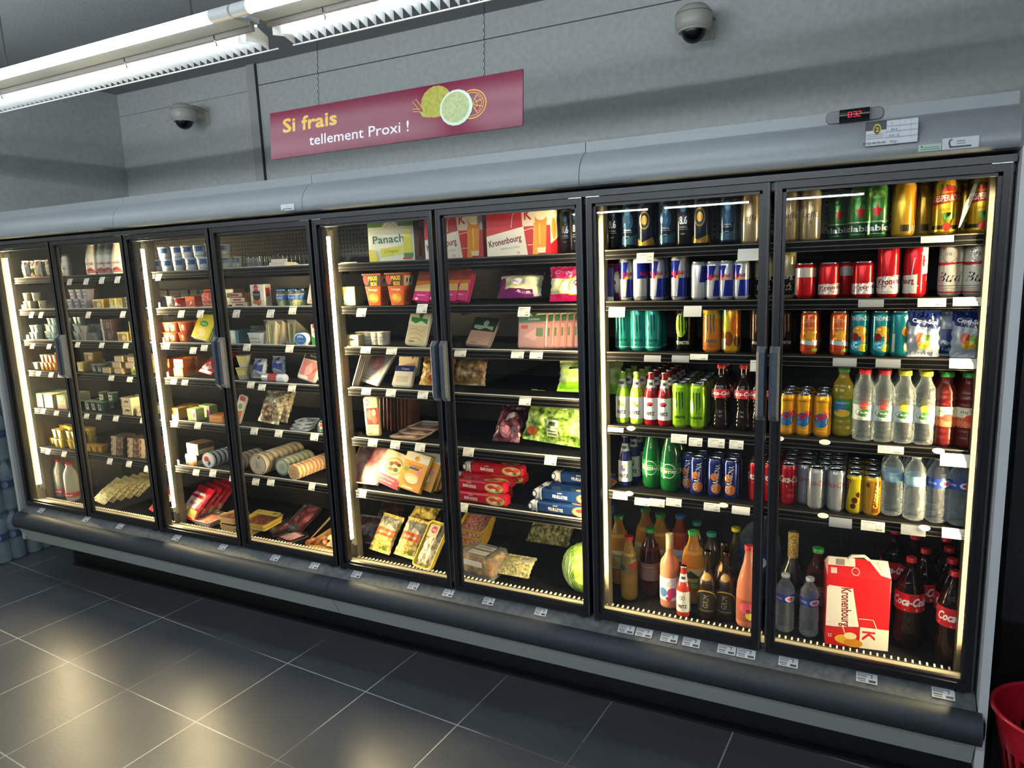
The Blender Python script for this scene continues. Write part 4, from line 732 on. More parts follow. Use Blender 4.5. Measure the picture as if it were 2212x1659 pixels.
# the carton standing on end at the bottom right
def kup(R):
    w, d, h = .20, .125, .31
    b = MB().rbox(w, d, h*.84, .002, M(KR, 's'), bev=.0015, n=2); f = plane_map(-d/2)
    ops = [('p', [(-1, .0), (-.95, .86), (-.18, .84), (.05, .30), (-.9, .26)], '#d9d2c4'), ('p', [(-1, .26), (.06, .30), (-.18, .84), (-1, .84)], '#dcd6c8'), T('Kronenbourg', -.36, .56, .17, '#7d1a22', rot=-88, sx=.60, bold=.03),
           ('r', -1, 0, 1, .27, KR), ('r', .1, .0, 1, .30, '#dcd2bc'), ('l', [(-.45, .28), (-.3, .10), (.1, .05)], .012, '#e4dccb'), ('l', [(.05, .42), (.5, .42), (.62, .30), (.6, .22)], .010, '#e8e0d0'), T('K', .38, .18, .22, KR, rot=-90, bold=.03), T('25', -.85, .14, .06, '#e8dcc8', rot=-88),
           ('e', -.35, .1, .35, .07, '#d9a02e'), ('e', -.1, .06, .3, .06, '#c8861e'), ('e', -.2, .16, .2, .05, '#e6d29a')]
    b.deco(ops, f, w/2, h*.84, 's'); b.deco([('r', -1, .0, 1, .9, '#b80f28')], side_map(w/2), d/2, h*.84, 's')
    b.build('box', R)
    zt = h*.84; t = MB()
    t.add([(-w/2, -d/2, zt), (w/2, -d/2, zt), (w/2-.012, -d*.12, h), (-w/2+.004, -d*.12, h)], [(0, 1, 2, 3)], M(KR, 's')); t.add([(-w/2, d/2, zt), (w/2, d/2, zt), (w/2-.012, -d*.12+.003, h), (-w/2+.004, -d*.12+.003, h)], [(3, 2, 1, 0)], M('#c9c3b6', 's'))
    t.add([(w/2, -d/2, zt), (w/2, d/2, zt), (w/2-.012, -d*.12, h)], [(0, 1, 2)], M('#a80f24', 's')); t.add([(-w/2, -d/2, zt), (-w/2, d/2, zt), (-w/2+.004, -d*.12, h)], [(2, 1, 0)], M('#d9d2c4', 's'))
    def slope(u, v, o): q = v/.05; return (u*(1-.06*q), -d/2+(d*.38)*q-o, zt+(h-zt)*q+o*.3)
    t.deco([('r', -1, .55, -.1, 1, '#d5cfc2'), ('p', [(.35, 1), (1, 1), (1, .1), (.7, .2)], '#d5cfc2'), T('Kronenbourg', .72, .55, .26, '#7d1a22', rot=-62, sx=.5), ('r', -.75, .58, -.45, .9, '#8a7a74'), ('l', arc(-.1, .3, .12, .2, 0, 360), .04, '#e8ccc0'), ('r', -.9, .12, -.7, .42, '#e0b8b0')], slope, w/2, .05, 's')
    t.build('top_flap', R)
    hd = MB().tube([(-.03, -d*.12, h-.004), (-.02, -d*.12-.004, h+.010), (.02, -d*.12-.004, h+.012), (.035, -d*.12, h-.002)], .006, M('#cfc8ba', 's'), 6); hd.build('carry_handle', R)
KIND['kup'] = ('beer_carton', 'carton', 'red and white beer carton standing on end', None, kup)
# module 3, second to fourth shelf
carton('greenpk', 'green triangular pack with pale fruit picture', .10, .06, .085, '#2c5a2c', [('p', [(-1, 1), (1, 1), (-1, .35)], '#d9c84a'), ('e', .1, .4, .5, .25, '#d9d2b0'), ('e', -.5, .15, .3, .1, '#5a9a3c')], name='snack_pack', cat='pack')
def maxi(R):
    wt, wb, h = .098, .066, .135; b = MB().loft([rrect(wb, wb*.9, .004, 0), rrect(wt, wt*.85, .004, h)], M('#d9601c', 's'), smooth=False)
    fm = lambda u, v, o: (u*(wb+(wt-wb)*v/h)/wt, -(wb*.45+(wt*.425-wb*.45)*v/h)-o, v)
    b.deco([('r', -.98, .62, .98, 1, '#1c1410'), T('MAXI', .1, .88, .20, '#e8b81c', fit=.5, bold=.07), T('BOX', .2, .70, .17, '#e8b81c', fit=.38, bold=.07), ('e', -.7, .82, .3, .15, '#c8301c'), ('p', [(-.95, .44), (.95, .48), (.95, .62), (-.95, .58)], '#d9481c'), T('fromages', 0, .52, .12, '#f0d8a0', fit=.6, bold=.04), ('e', 0, .24, .75, .16, '#e8962a'), ('e', -.2, .26, .35, .09, '#f2c84a'), ('e', .35, .2, .3, .09, '#f0b43a')], fm, wt/2, h, 's')
    sm = lambda u, v, o: ((wb/2+(wt-wb)/2*v/h)+o, u*(wb+(wt-wb)*v/h)/wt*.87, v)
    b.deco([('r', -.8, .62, .8, .95, '#d8ccb8'), ('e', -.3, .8, .15, .08, '#1c1410'), ('e', .3, .8, .15, .08, '#1c1410'), ('r', -.7, .1, .7, .5, '#b0521c')], sm, wt/2, h, 's'); b.build('box', R)
    MB().rbox(wt+.006, wt*.85+.006, .006, .005, M('#c84a1c', 's'), z0=h, bev=.001).build('lid', R)
KIND['maxi'] = ('noodle_box', 'box', 'orange tapered snack box with black top', None, maxi)
flat('pinkpk', 'pink and orange sandwich pack leaning back', .085, .135, .03, '#b02868', [('r', -1, .02, 1, .32, '#c0206a'), T('jambon', 0, .22, .08, '#f0d8e4', fit=.5), ('e', -.5, .08, .2, .04, '#f0c8dc'), ('p', [(-1, .32), (1, .36), (.8, .62), (-1, .52)], '#e0b878'), ('p', [(-1, .5), (1, .62), (1, .72), (-1, .66)], '#d97a1c'), ('p', [(-1, .66), (1, .72), (1, 1), (-1, 1)], '#8a4a3a'), ('e', .5, .86, .25, .06, '#c8203c')], name='sandwich_pack')
ENDV = MT('endive', '#a8a878', '#d8d4a8', '#ece8cc', s=14, b=.2)
bag('endpk', 'magenta bag of white endives', .20, .135, .07, ENDV, [('r', -1, .0, 1, .20, '#b8185a'), ('p', [(-1, .66), (0, .62), (1, .9), (1, 1), (-1, 1)], '#b8185a'), T('Croquines', -.1, .84, .17, '#f0e0e8', fit=.62, shear=.2), ('l', [(-1, .62), (-.3, .58), (.2, .64), (1, .88)], .025, '#c8c83a'), ('l', [(-1, .22), (0, .18), (.6, .22), (1, .4)], .03, '#c8c83a'), ('e', .4, .5, .3, .13, '#f0ece0'), ('e', .4, .5, .26, .10, '#c8203c'), T('Perle', .4, .5, .12, '#f0ece0', fit=.2, shear=.3), ('l', [(-.55, .25), (-.4, .5), (-.2, .6)], .02, '#6a6a3c'), ('l', [(.0, .25), (-.05, .5), (.1, .62)], .02, '#6a6a3c')], seed=4, name='endive_bag', crimpm=M('#b8185a', 'f'))
KIND['endpk3'] = ('endive_bag', 'bag', 'magenta endive bag beside the dark blue carton', None, KIND['endpk'][4])
bag('endpk2', 'dim purple endive bag lying low', .20, .11, .07, ENDV, [('r', -1, .0, .7, .26, '#7a2470'), T('Croquines', .3, .14, .12, '#e0c8e0', fit=.4), ('r', -1, .86, 1, 1, '#5c2454'), ('e', -.75, .45, .22, .26, '#7a2c5c'), ('e', .0, .55, .3, .13, '#d8d0dc'), T('Perle', 0, .55, .12, '#7a2458', fit=.2)], seed=8, name='endive_bag', crimpm=M('#5c2454', 'f'))
def carre(c1, c2, ham_): return [('r', -1, .52, 1, 1, c1), ('e', .1, .80, .22, .10, c2), ('p', [(-.8, .62), (-.3, .56), (.2, .64), (.8, .56), (.8, .70), (-.8, .72)], c2), ('r', -.9, .04, .9, .52, ham_), ('l', [(-.7, .4), (-.2, .44), (.3, .36), (.7, .42)], .012, '#a87a5a'), ('l', [(-.7, .28), (0, .32), (.7, .24)], .012, '#a87a5a'), ('l', [(-.6, .16), (.1, .2), (.6, .14)], .012, '#8a6044'), ('r', -.6, .08, -.1, .12, '#7a6a54')]
flat('mp_green', 'white and green sliced poultry pack', .115, .175, .012, '#d9d2b4', carre('#d3cfb0', '#2f7a3c', '#c9b88e'))
flat('mp_dark', 'dark green sliced poultry pack', .125, .14, .012, '#8a7a70', carre('#24342c', '#8aa08a', '#b09080'))
flat('mp_ham', 'sliced ham pack with green band', .13, .17, .010, '#a06a60', [('r', -1, .78, 1, 1, '#c9bfa0'), ('e', .1, .88, .25, .09, '#2c5a34'), ('p', [(-1, .62), (1, .66), (1, .82), (-1, .76)], '#2f5a3a'), T('LE JAMBON', .1, .71, .05, '#e8e0c8', fit=.4), ('r', -.9, .05, .9, .6, '#b08070'), ('p', [(-.6, .3), (.3, .5), (.8, .4), (.2, .2)], '#c9948a'), ('r', -.8, .48, -.3, .56, '#b02c2c'), ('r', .3, .3, .8, .5, '#5a6a3c')])
flat('mp_white', 'white sliced ham pack with pink centre', .15, .20, .008, '#d0cabc', [('e', .05, .55, .5, .22, '#d08878'), ('e', -.1, .5, .3, .12, '#dba090'), ('r', -.4, .82, .3, .92, '#b0847a'), ('r', -.8, .08, .4, .11, '#9a9488'), ('r', -.8, .15, .1, .17, '#9a9488'), ('l', [(.6, .1), (.8, .9)], .01, '#9a8a7a')])
flat('mp_edge', 'thin pink sliced meat pack seen nearly edge on', .16, .17, .006, '#c8b8a4', [('r', -.9, .1, .9, .9, '#b8746a')])
flat('pancake', 'beige pancake pack with chilli picture', .115, .125, .014, '#d6c098', [('r', -1, .56, 1, 1, '#d9c8a4'), ('e', -.5, .80, .25, .13, '#c8b48c'), T('Crepes', -.4, .74, .08, '#5a4a34', fit=.25), ('p', [(.3, .66), (.5, .9), (.6, .88), (.42, .62)], '#a02c1c'), ('p', [(-.9, .1), (.9, .14), (.7, .5), (-.6, .4)], '#c08a54'), ('l', [(-.6, .3), (0, .42), (.7, .36)], .02, '#8a5a34')], name='pancake_pack')
flat('bluelab', 'white pack with dark blue label', .11, .10, .016, '#cfc8b2', [('r', -1, .72, 1, 1, '#1c2450'), T('Crepes', .1, .85, .12, '#d8dce8', fit=.4), ('r', -.6, .2, .6, .5, '#b9b29c')], name='cheese_pack')
bag('ysal', 'bag of mixed yellow and red salad', .17, .14, .06, YSAL, [('e', .0, .2, .3, .12, '#a83c4a')], seed=11, name='salad_bag')
bag('ysal2', 'dim bag of cut salad behind the handle', .18, .13, .06, MT('dim_cut_salad', '#3c241c', '#8a6a3a', '#b0a070', s=40), [], seed=12, name='salad_bag')
bag('lettuce', 'bright green bag of lettuce lying on its side', .27, .13, .09, MT('pale_lettuce', '#6a9a2c', '#b4cc70', '#dce4ac', s=20, b=.5), [('p', [(-1, .0), (1, .0), (1, .26), (.2, .34), (-1, .22)], '#7ec81c'), ('p', [(-.6, .66), (.2, .74), (.2, .80), (-.6, .74)], '#2c4434')], seed=5, name='lettuce_bag')
bag('biglet', 'large clear bag of green lamb lettuce', .28, .215, .10, SALAD, [('r', -.15, .12, .25, .42, '#c8d4a8'), ('r', -.05, .3, .18, .38, '#2c3a24'), ('r', -.1, .15, .2, .17, '#4a5a3a'), ('r', -.1, .2, .2, .22, '#4a5a3a'), ('l', arc(.3, .72, .12, .10, 0, 360), .012, '#2c5030'), ('p', [(-.7, .84), (.1, .86), (.5, .95), (-.3, .98)], '#2f5c2c'), ('e', -.65, .18, .2, .08, '#b0522c')], seed=6, name='salad_bag')
bag('redsal', 'dark red beetroot salad bag', .13, .17, .07, DSAL, [('p', [(-.2, .5), (.4, .6), (.5, .75), (-.1, .7)], '#a8a0a0'), ('e', .0, .22, .4, .14, '#b06a74')], seed=7, name='salad_bag')
flat('salami', 'upright beige pack with red salami slices', .085, .185, .010, '#c9b484', [('e', -.5, .86, .3, .08, '#3a3a30'), ('e', -.5, .86, .2, .05, '#c9b484'), T('Rosette', .35, .80, .07, '#6a3a2c', fit=.35, shear=.2), ('r', -.7, .30, .95, .72, '#b8221c'), ('e', -.2, .55, .4, .13, '#d8584a'), ('e', .4, .42, .4, .11, '#d8584a'), ('e', .4, .60, .3, .09, '#e08a7a'), ('r', -.8, .04, .9, .26, '#b8a06c'), ('r', .1, .08, .7, .2, '#e0d4a8'), ('r', -.7, .06, -.1, .08, '#5a4a34')])
flat('thin', 'thin dark cured meat pack standing on edge', .12, .17, .005, '#6a4438', [('r', -.9, .1, .9, .9, '#7a4a40')])
tray('meatflat', 'flat pack of sliced cured meat lying down', .17, .15, .010, '#d8ceb0', MT('cured_slices', '#7a3c34', '#a86a5c', '#d0b09c', s=26), label=(.25, .3, .05, .5, [('r', -.8, .4, .8, .6, '#7a5a4a')]), dome=.4, name='meat_pack', cat='pack')
# module 3 sixth and bottom shelf
tray('pork', 'beige tray of pink meat', .19, .21, .035, '#d9b890', PINKM, seed=9)
carton('quiche', 'beige and red pastry box leaning back', .15, .028, .165, '#dcc89a', [('r', -1, 0, 1, .28, '#b8203c'), T('Pizza Tomate', 0, .2, .06, '#f0dcd0', fit=.6), T('mozzarella', 0, .1, .05, '#f0dcd0', fit=.5), ('e', .1, .58, .7, .26, '#b07a3c'), ('e', .1, .58, .62, .22, '#d9b06a'), ('e', -.2, .62, .16, .07, '#4a2c1c'), ('e', .3, .5, .2, .06, '#4a5a2c'), ('e', .1, .68, .2, .05, '#a8342c'), ('e', .4, .66, .16, .05, '#3c2c1c'), ('e', -.1, .48, .2, .05, '#8a3c2c'), ('e', 0, .9, .2, .06, '#c8b48a')], name='pastry_box', cat='box')
carton('crep', 'orange pancake box leaning back', .135, .022, .175, '#e39a1c', [('r', -1, .76, 1, 1, '#e2d8bc'), ('e', 0, .84, .22, .07, '#e8a82a'), T('Crepes', 0, .66, .09, '#a84a1c', fit=.6, bold=.04), ('r', -.4, .55, .4, .61, '#2c3a6a'), ('e', 0, .30, .65, .16, '#c87a2c'), ('e', 0, .33, .6, .12, '#ecc47a'), ('e', .1, .28, .5, .10, '#f0dca8'), ('e', .55, .5, .2, .06, '#d97a8a'), ('e', -.6, .52, .18, .06, '#6a9a2c'), ('r', -.5, .04, .4, .09, '#f0e0b0')], [('r', -1, .0, 1, 1, '#b89a4a')], name='pancake_box', cat='box')
def pastry(key, desc, c, word, seed):
    def fn(R):
        w, d, h = .26, .05, .052; b = MB().rbox(w, d, h, .012, M(c, 'g'), bev=.010, n=3); rm = side_map(w/2)
        b.deco([T(word, -.35, .45, .34, '#f0e4dc', fit=.26, rot=-2, bold=.05), T('pate', -.35, .78, .2, '#f0e4dc', fit=.08), ('e', .62, .5, .40, .44, '#a85a28'), ('e', .62, .5, .36, .38, '#e0b070'), ('e', .5, .58, .14, .16, '#c8342c'), ('e', .68, .46, .14, .16, '#c8342c'), ('e', .82, .6, .1, .14, '#d9604a'), ('e', .6, .36, .1, .1, '#e8d8b0'), ('e', .75, .3, .08, .1, '#5a7a2c')], plane_map(-d/2), w/2*.96, h, 'g')
        b.deco([('r', -.95, .1, .1, .9, c), ('e', .55, .5, .4, .4, '#d9a060'), ('e', .5, .5, .2, .2, '#c8442c')], lambda u, v, o: (u, v-d/2, h+o), w/2*.9, d, 'g'); b.build('box', R)
        q = MB(); 
        for sx in (-1,):
            q.loft([[(sx*(w/2-.002+dx), y*k, h/2+z*k) for y, z in ((-.024, -.024), (.024, -.024), (.026, .0), (.024, .024), (-.024, .024), (-.026, 0))] for dx, k in ((0, 1), (.012, .8), (.022, .95), (.036, .6))], M('#ddd8d0', 'f'), smooth=True)
        q.deco([('e', 0, .5, .8, .30, '#3a3a3c' if word[0] == 'B' else '#16285c'), ('e', 0, .5, .5, .2, '#d8d4cc')], lambda u, v, o: (-w/2-.028+u, -.0245-o, v), .014, h, 's'); q.build('film_end', R)
    KIND[key] = ('pastry_pack', 'pack', desc, None, fn)
pastry('pred', 'long red pastry dough pack', '#b81428', 'BRISEE', 1); pastry('pblu', 'long dark blue puff pastry pack', '#14305c', 'FEUILLETEE', 2)
bag('penne', 'clear pasta bag with orange label', .13, .19, .045, NOOD, [('p', [(-.9, .40), (.9, .40), (.9, .60), (-.9, .62)], '#e0641c'), T('4 FROMAGES', 0, .5, .08, '#f4e4c8', fit=.6, bold=.04), ('p', [(-.9, .62), (.9, .60), (.9, .92), (-.9, .92)], '#cbbf9c'), ('p', [(-.8, .9), (-.2, .66), (.2, .8), (.8, .64), (.9, .9)], '#8a8478'), ('e', .4, .12, .2, .05, '#6a9a2c')], seed=14, name='pasta_bag')
tray('ytray', 'yellow tray of diced meat, standing tilted', .12, .225, .032, '#d9c030', MT('diced_meat', '#6a4a1c', '#b8a06a', '#e2dcc0', s=50), label=(.26, .26, 0, .78, [('e', .1, .6, .6, .3, '#b82c34'), T('Giorgi', .1, .6, .3, '#f0dcd8', fit=.4)]), labcol='#c8b890', dome=.45, seed=15)
tray('ytray2', 'yellow meat tray in leaning stack', .15, .20, .028, '#cdb42a', RAWM, dome=.4, seed=16)
def clambox(R):
    w, d, h = .19, .15, .105
    MB().rbox(w*.93, d*.9, h*.9, .02, CHICK, z0=.004, bev=.02).build('content', R)
    b = MB().loft([rrect(w*.9, d*.9, .015, 0), rrect(w, d, .02, h*.5), rrect(w*1.03, d*1.03, .02, h*.52), rrect(w, d, .02, h*.56), rrect(w*.94, d*.94, .018, h)], M('#e6e2d4', 'clr'), smooth=False)
    b.build('clear_box', R); q = MB()
    for y0, c in ((-.045, '#e2cf5a'), (.01, '#dcd8cc')): q.box(-.055, .045, y0, y0+.035, h+.0005, h+.0015, M('#dfdbd0')); q.box(-.045, .03, y0+.012, y0+.018, h+.0015, h+.0019, M(c if c != '#dcd8cc' else '#8a7a5a'))
    q.box(-.055, .045, -d/2-.002, -d/2-.0008, .06, .085, M('#dfdbd0')); q.build('label', R)
KIND['chick'] = ('chicken_box', 'box', 'clear box of roast chicken pieces', None, clambox)
bag('meatdisc', 'dark vacuum pack of round black pudding', .15, .14, .04, MT('dark_pudding', '#1c1410', '#4a3028', '#7a5a48', s=24), [], seed=17, name='meat_pack', cat='pack')
bag('chips', 'shiny bag of yellow potato gnocchi', .15, .08, .06, MT('yellow_gnocchi', '#6a5414', '#c0a032', '#e0cc6a', s=40, b=.9), [], seed=18, name='gnocchi_bag')
bag('sprout', 'clear bag of bean sprouts lying at the back', .22, .12, .09, SPROUT, [], seed=19, name='sprout_bag')
bag('noodbag', 'small clear bag of pale noodles', .16, .11, .045, MT('pale_noodles', '#8a7a34', '#d2c47a', '#eae0b0', s=80, b=.8), [('p', [(.1, .6), (.9, .62), (.95, .95), (.2, .95)], '#b9b2a0'), T('NATURE', .5, .75, .08, '#4a463c', fit=.25)], seed=20, name='noodle_bag')
def cabbage(R):
    leaf = MT('savoy_cabbage', '#6f9a2a', '#9cc246', '#c2da7c', s=24, r=.4, b=1.0); r = .088; rr = random.Random(3)
    def ball(k, sy, seed, lo=0, hi=2*PI, top=1.0):
        V = []; F = []; nu, nv = 40, 24
        for j in range(nv+1):
            ph = PI*(j/nv)*top
            for i in range(nu+1):
                th = lo+(hi-lo)*i/nu; q = r*k*(1+.012*math.sin(11*th+seed+3*math.sin(4*ph))+.012*math.sin(17*ph+5*th)+.008*math.sin(29*th+7*ph))
                V.append((q*math.sin(ph)*math.cos(th), q*math.sin(ph)*math.sin(th), r*1.16*sy-q*1.16*math.cos(ph)))
        for j in range(nv):
            for i in range(nu): F.append((j*(nu+1)+i, j*(nu+1)+i+1, (j+1)*(nu+1)+i+1, (j+1)*(nu+1)+i))
        return V, F
    V, F = ball(1, 1, 0); MB().add(V, F, leaf, True).build('head', R)
    for k, (lo, hi, s_, tp) in enumerate(((3.3, 5.3, 1.035, .80), (4.6, 6.6, 1.055, .72), (2.0, 3.9, 1.05, .7), (5.9, 8.4, 1.04, .75))):
        V, F = ball(s_, 1, k*2, lo, hi, tp); b = MB().add(V, F, leaf, True); vm = M('#c8dc96', 's'); mid = (lo+hi)/2
        f = lambda th, ph: (r*s_*1.012*math.sin(ph)*math.cos(th), r*s_*1.012*math.sin(ph)*math.sin(th), r*1.16-r*s_*1.18*math.cos(ph))
        b.tube([f(mid, .25+i*.2) for i in range(int(PI*tp/.2)-2)], .0022, vm, 5)
        for i in range(2, 10):
            for sg in (-1, 1): b.tube([f(mid+sg*.05*q, .2+i*.2+q*.09) for q in range(0, 9, 2) if .2+i*.2+q*.09 < PI*tp-.1], .0009, vm, 4) if .3+i*.2 < PI*tp-.4 else None
        b.build('outer_leaf', R)
KIND['cabbage'] = ('savoy_cabbage', 'cabbage', 'round green savoy cabbage', None, cabbage)
# module 2
BL = '#2c5a9c'
cup('yog', 'white and blue yogurt pot', .034, .028, .062, '#dcdcd8', '#e8e8e4', [('r', .1, .5, .9, .9, BL), ('e', -.1, .62, .5, .24, '#e4e2dc'), ('l', arc(-.1, .62, .48, .22, 0, 360, 14), .04, '#3a6ca8'), T('YOG', -.1, .62, .16, '#2a3a5c', fit=.3), ('r', -1.2, .12, 1.2, .18, '#8aa0b8')])
pots('purp', 'grey and purple dessert cup', 1, 1, .052, .055, '#b9b2b4', '#c8c4c4', [('r', -.8, .3, .8, .8, '#6a5c74'), ('r', -.6, .45, .6, .6, '#c9c2c8')], name='dessert_cup', cat='cup')
cup('grey', 'pale grey yogurt pot', .033, .028, .058, '#b9b6aa', '#cfccc4', [('r', -.7, .3, .7, .7, '#8f8f94'), ('r', -.5, .45, .5, .5, '#dcdad4')])
cup('redpot', 'red pot with clear lid', .034, .030, .05, '#c82c24', '#b0aca4', [('p', [(-.6, .2), (0, .6), (.6, .2)], '#e8a090')], name='snack_pot')
carton('redbox', 'open red and orange cardboard snack box', .062, .05, .058, '#c8341c', [('p', [(-1, .5), (1, .7), (1, 1), (-1, 1)], '#e0682c'), ('p', [(-.3, .2), (.5, .45), (.2, .6)], '#ecd8c0'), ('r', -.6, .1, .5, .2, '#7a5c24')], name='snack_box', cat='box')
bag('redbag', 'shiny red and white snack bag', .075, .085, .045, '#d8553c', [('p', [(-.8, .1), (-.2, .9), (0, .1)], '#f0d8c8'), ('p', [(.1, .1), (.5, .9), (.8, .1)], '#f0e0d4'), ('r', -.8, .82, .8, .95, '#c8301c')], seed=21, name='snack_bag')
carton('redwh', 'small red and white cheese box', .055, .05, .075, '#e0d4c4', [('r', -1, .5, 1, .9, '#c8342c'), ('l', [(-.6, .6), (0, .8), (.6, .6)], .05, '#f0dcd0')], name='cheese_box', cat='box')
carton('flato', 'flat orange tray of crackers', .095, .09, .022, '#c8a070', [('r', -.9, .1, .9, .9, '#e0d0b8'), ('r', -.5, .3, .5, .7, '#a8342c')], name='cracker_tray', cat='box', top='#c8843a')
carton('aperi', 'white and black aperitif cracker box', .085, .05, .108, '#d9d2c4', [('e', -.15, .85, .34, .16, '#b82c34'), T('Apetina', -.15, .84, .07, '#f0e0dc', fit=.25), ('r', -.62, .28, .42, .72, '#2c2c30'), T('CREMIER', -.1, .55, .07, '#e0dcd0', fit=.4), ('e', -.45, .22, .3, .10, '#b06a34'), ('e', .1, .18, .36, .12, '#a85c2c'), ('e', .35, .28, .2, .08, '#c88a4a'), ('l', [(-.8, .5), (-.75, .7), (-.7, .5)], .02, '#2c2c30')], [('r', -.6, .45, .6, .85, '#b82c34'), ('r', -.6, .1, .6, .4, '#c8bfae')], name='cracker_box', cat='box', top='#e4dfd2')
def jar(R):
    MB().lathe([(0, .024), (.003, .028), (.06, .030), (.068, .026), (.076, .026)], M('#cfd6c8', 'clr'), 18).build('glass', R); MB().lathe([(.004, .024), (.055, .027), (.058, .02)], MT('olives', '#5a5c24', '#9a9a40', '#d0cc80', s=90, v=True), 18).build('content', R)
    MB().lathe([(.074, .028), (.082, .0285), (.083, .027)], M('#4a7ab8', 'm'), 18).build('lid', R)
    q = MB().lathe([(.03, .0305), (.055, .0308)], M('#3c5ca0', 's'), 18, cap0=False, cap1=False); q.deco([T('olives', 0, .5, .4, '#e0e4ec', fit=.4)], lambda u, v, o: (.031*math.sin(u/.031), -(.031+o)*math.cos(u/.031), v+.03), .031*PI/2, .025, 's', True); q.build('label', R)
KIND['jar'] = ('olive_jar', 'jar', 'small glass jar of olives with blue lid', None, jar)
flat('greypk', 'pale grey pack leaning at the shelf end', .075, .105, .015, '#a9aa9c', [('e', 0, .6, .4, .18, '#c8c4ac'), ('r', -.5, .1, .6, .2, '#b8808a'), T('12', 0, .6, .12, '#5a5c50')], name='cheese_pack')
carton('dimbox', 'brown cardboard box at the back of the shelf', .10, .08, .085, '#8a7a60', [('r', -.7, .2, .7, .7, '#a8987c')], name='cheese_box', cat='box')
pots('opot', 'orange fruit dessert pots joined in a pair', 2, 1, .062, .052, '#d8581c', '#e07a3a', [('r', -.7, .2, .7, .85, '#c8441c'), ('e', 0, .6, .4, .2, '#ecd0b0'), ('e', 0, .3, .4, .12, '#e8a060')], name='dessert_pack')
flat('ycheese', 'big yellow sliced cheese pack', .14, .20, .02, '#d8c428', [('p', [(-.8, .62), (.8, .66), (.8, .84), (-.7, .80)], '#e2d048'), T('Leerdam', .05, .73, .10, '#3c6a2c', fit=.5, bold=.04), ('e', 0, .44, .5, .08, '#3c8a3a'), T('Original', 0, .44, .06, '#e8e8c0', fit=.3), ('e', .05, .2, .55, .12, '#ecd27a'), ('e', -.3, .16, .12, .04, '#c8a24a'), ('r', -.9, .02, .9, .05, '#d9d4c0')], name='cheese_pack')
carton('tealbox', 'teal cheese box with white picture', .09, .07, .065, '#1c6a74', [('r', -.3, .0, .5, 1, '#c9d4cc'), ('e', .1, .5, .25, .3, '#e8e4d4'), ('r', -1, .1, -.4, .6, '#4aa0b8')], name='cheese_box', cat='box')
def tubf(key, desc, w, d, h, c, ops, lid='#e0dfda', fin='s'):
    def fn(R):
        b = MB().loft([rrect(w*.86, d*.86, .01, 0), rrect(w, d, .012, h)], M(c, fin), smooth=False); b.deco(ops, lambda u, v, o: (u*(.88+.1*v/h), -d/2*(.86+.14*v/h)-o-.0003, v), w/2, h, 's'); b.build('tub_body', R)
        MB().rbox(w*1.06, d*1.06, .006, .014, M(lid, fin), z0=h, bev=.001).build('lid', R)
    KIND[key] = ('cheese_tub', 'tub', desc, None, fn)
tubf('feta', 'white tub with black handwriting', .10, .08, .05, '#dedcd2', [T('tartinou', 0, .62, .34, '#2c2c2c', fit=.7, shear=.2), ('r', -.8, .1, .8, .3, '#b9b6aa')])
tubf('ctub', 'clear empty looking tub with lid', .09, .075, .075, '#c8ccc8', [('r', -.6, .2, .6, .6, '#b0b4b0')], lid='#d6dad6', fin='clr')
def wedge(key, desc, c):
    def fn(R):
        w, d, h = .06, .15, .115; V = [(-w/2, 0, 0), (w/2, 0, 0), (-w/2, .02, h), (w/2, .02, h), (-w/2, d, .0), (w/2, d, .0)]
        b = MB(); b.add(V, [(0, 1, 3, 2)], M('#cfa878')); b.add(V, [(2, 3, 5, 4), (0, 4, 5, 1), (0, 2, 4), (1, 5, 3)], M('#cdbfa0', 's')); b.build('bread', R)
        q = MB(); sm = lambda u, v, o: (w/2+o, v*.0+u, v)
        for k, cc in enumerate((c, '#d9d0a0', '#6a8a3a')): q.box(-w/2+.012+k*.013, -w/2+.022+k*.013, -.0015, .001, .006, h-.015, M(cc, 's'))
        q.build('filling', R)
        e = .0035; V2 = [(-w/2-e, -e, 0), (w/2+e, -e, 0), (-w/2-e, .02-e, h+e), (w/2+e, .02-e, h+e), (-w/2-e, d+e*2, 0), (w/2+e, d+e*2, 0)]
        MB().add(V2, [(0, 1, 3, 2), (2, 3, 5, 4), (0, 2, 4), (1, 5, 3)], M('#e8e6da', 'clr')).build('clear_case', R)
    KIND[key] = ('sandwich_wedge', 'sandwich', desc, None, fn)
wedge('sand', 'triangular sandwich in clear case', '#c8804a'); wedge('sand2', 'darker triangular sandwich in clear case', '#8a4a34')
def oval(R):
    n = 28; Rg = lambda y, k: [(.042*k*math.cos(2*PI*j/n), y, .03+.030*k*math.sin(2*PI*j/n)) for j in range(n)]
    b = MB().loft([Rg(0, .97), Rg(.001, 1), Rg(.03, 1), Rg(.05, .7)], M('#cfd2d4', 's')); b.deco([('e', 0, .5, .95, .46, '#e0e4e8'), ('e', 0, .5, .88, .42, '#2c62a8'), T('St Moret', 0, .36, .12, '#dfe6ee', fit=.55), ('e', -.3, .68, .1, .08, '#e0e4e8'), ('e', 0, .72, .1, .1, '#e0e4e8'), ('e', .3, .68, .1, .08, '#e0e4e8')], lambda u, v, o: (u, -o, v), .042, .06, 's'); b.build('case', R); MB().box(-.02, .02, .01, .045, 0, .004, M('#cfd2d4', 's')).build('foot', R)
KIND['oval'] = ('oval_cheese_pack', 'cheese pack', 'blue oval cheese pack with three white spots', None, oval)
carton('pate', 'white and green pack with red spot', .06, .05, .10, '#dcd8cc', [('e', -.3, .9, .3, .10, '#c8243c'), T('Pate', 0, .62, .16, '#2c2c2c', fit=.5), ('p', [(-1, 0), (1, 0), (1, .2), (-1, .45)], '#3c8a3a'), ('e', .3, .35, .3, .14, '#e0dccf')], name='pate_pack', cat='pack')
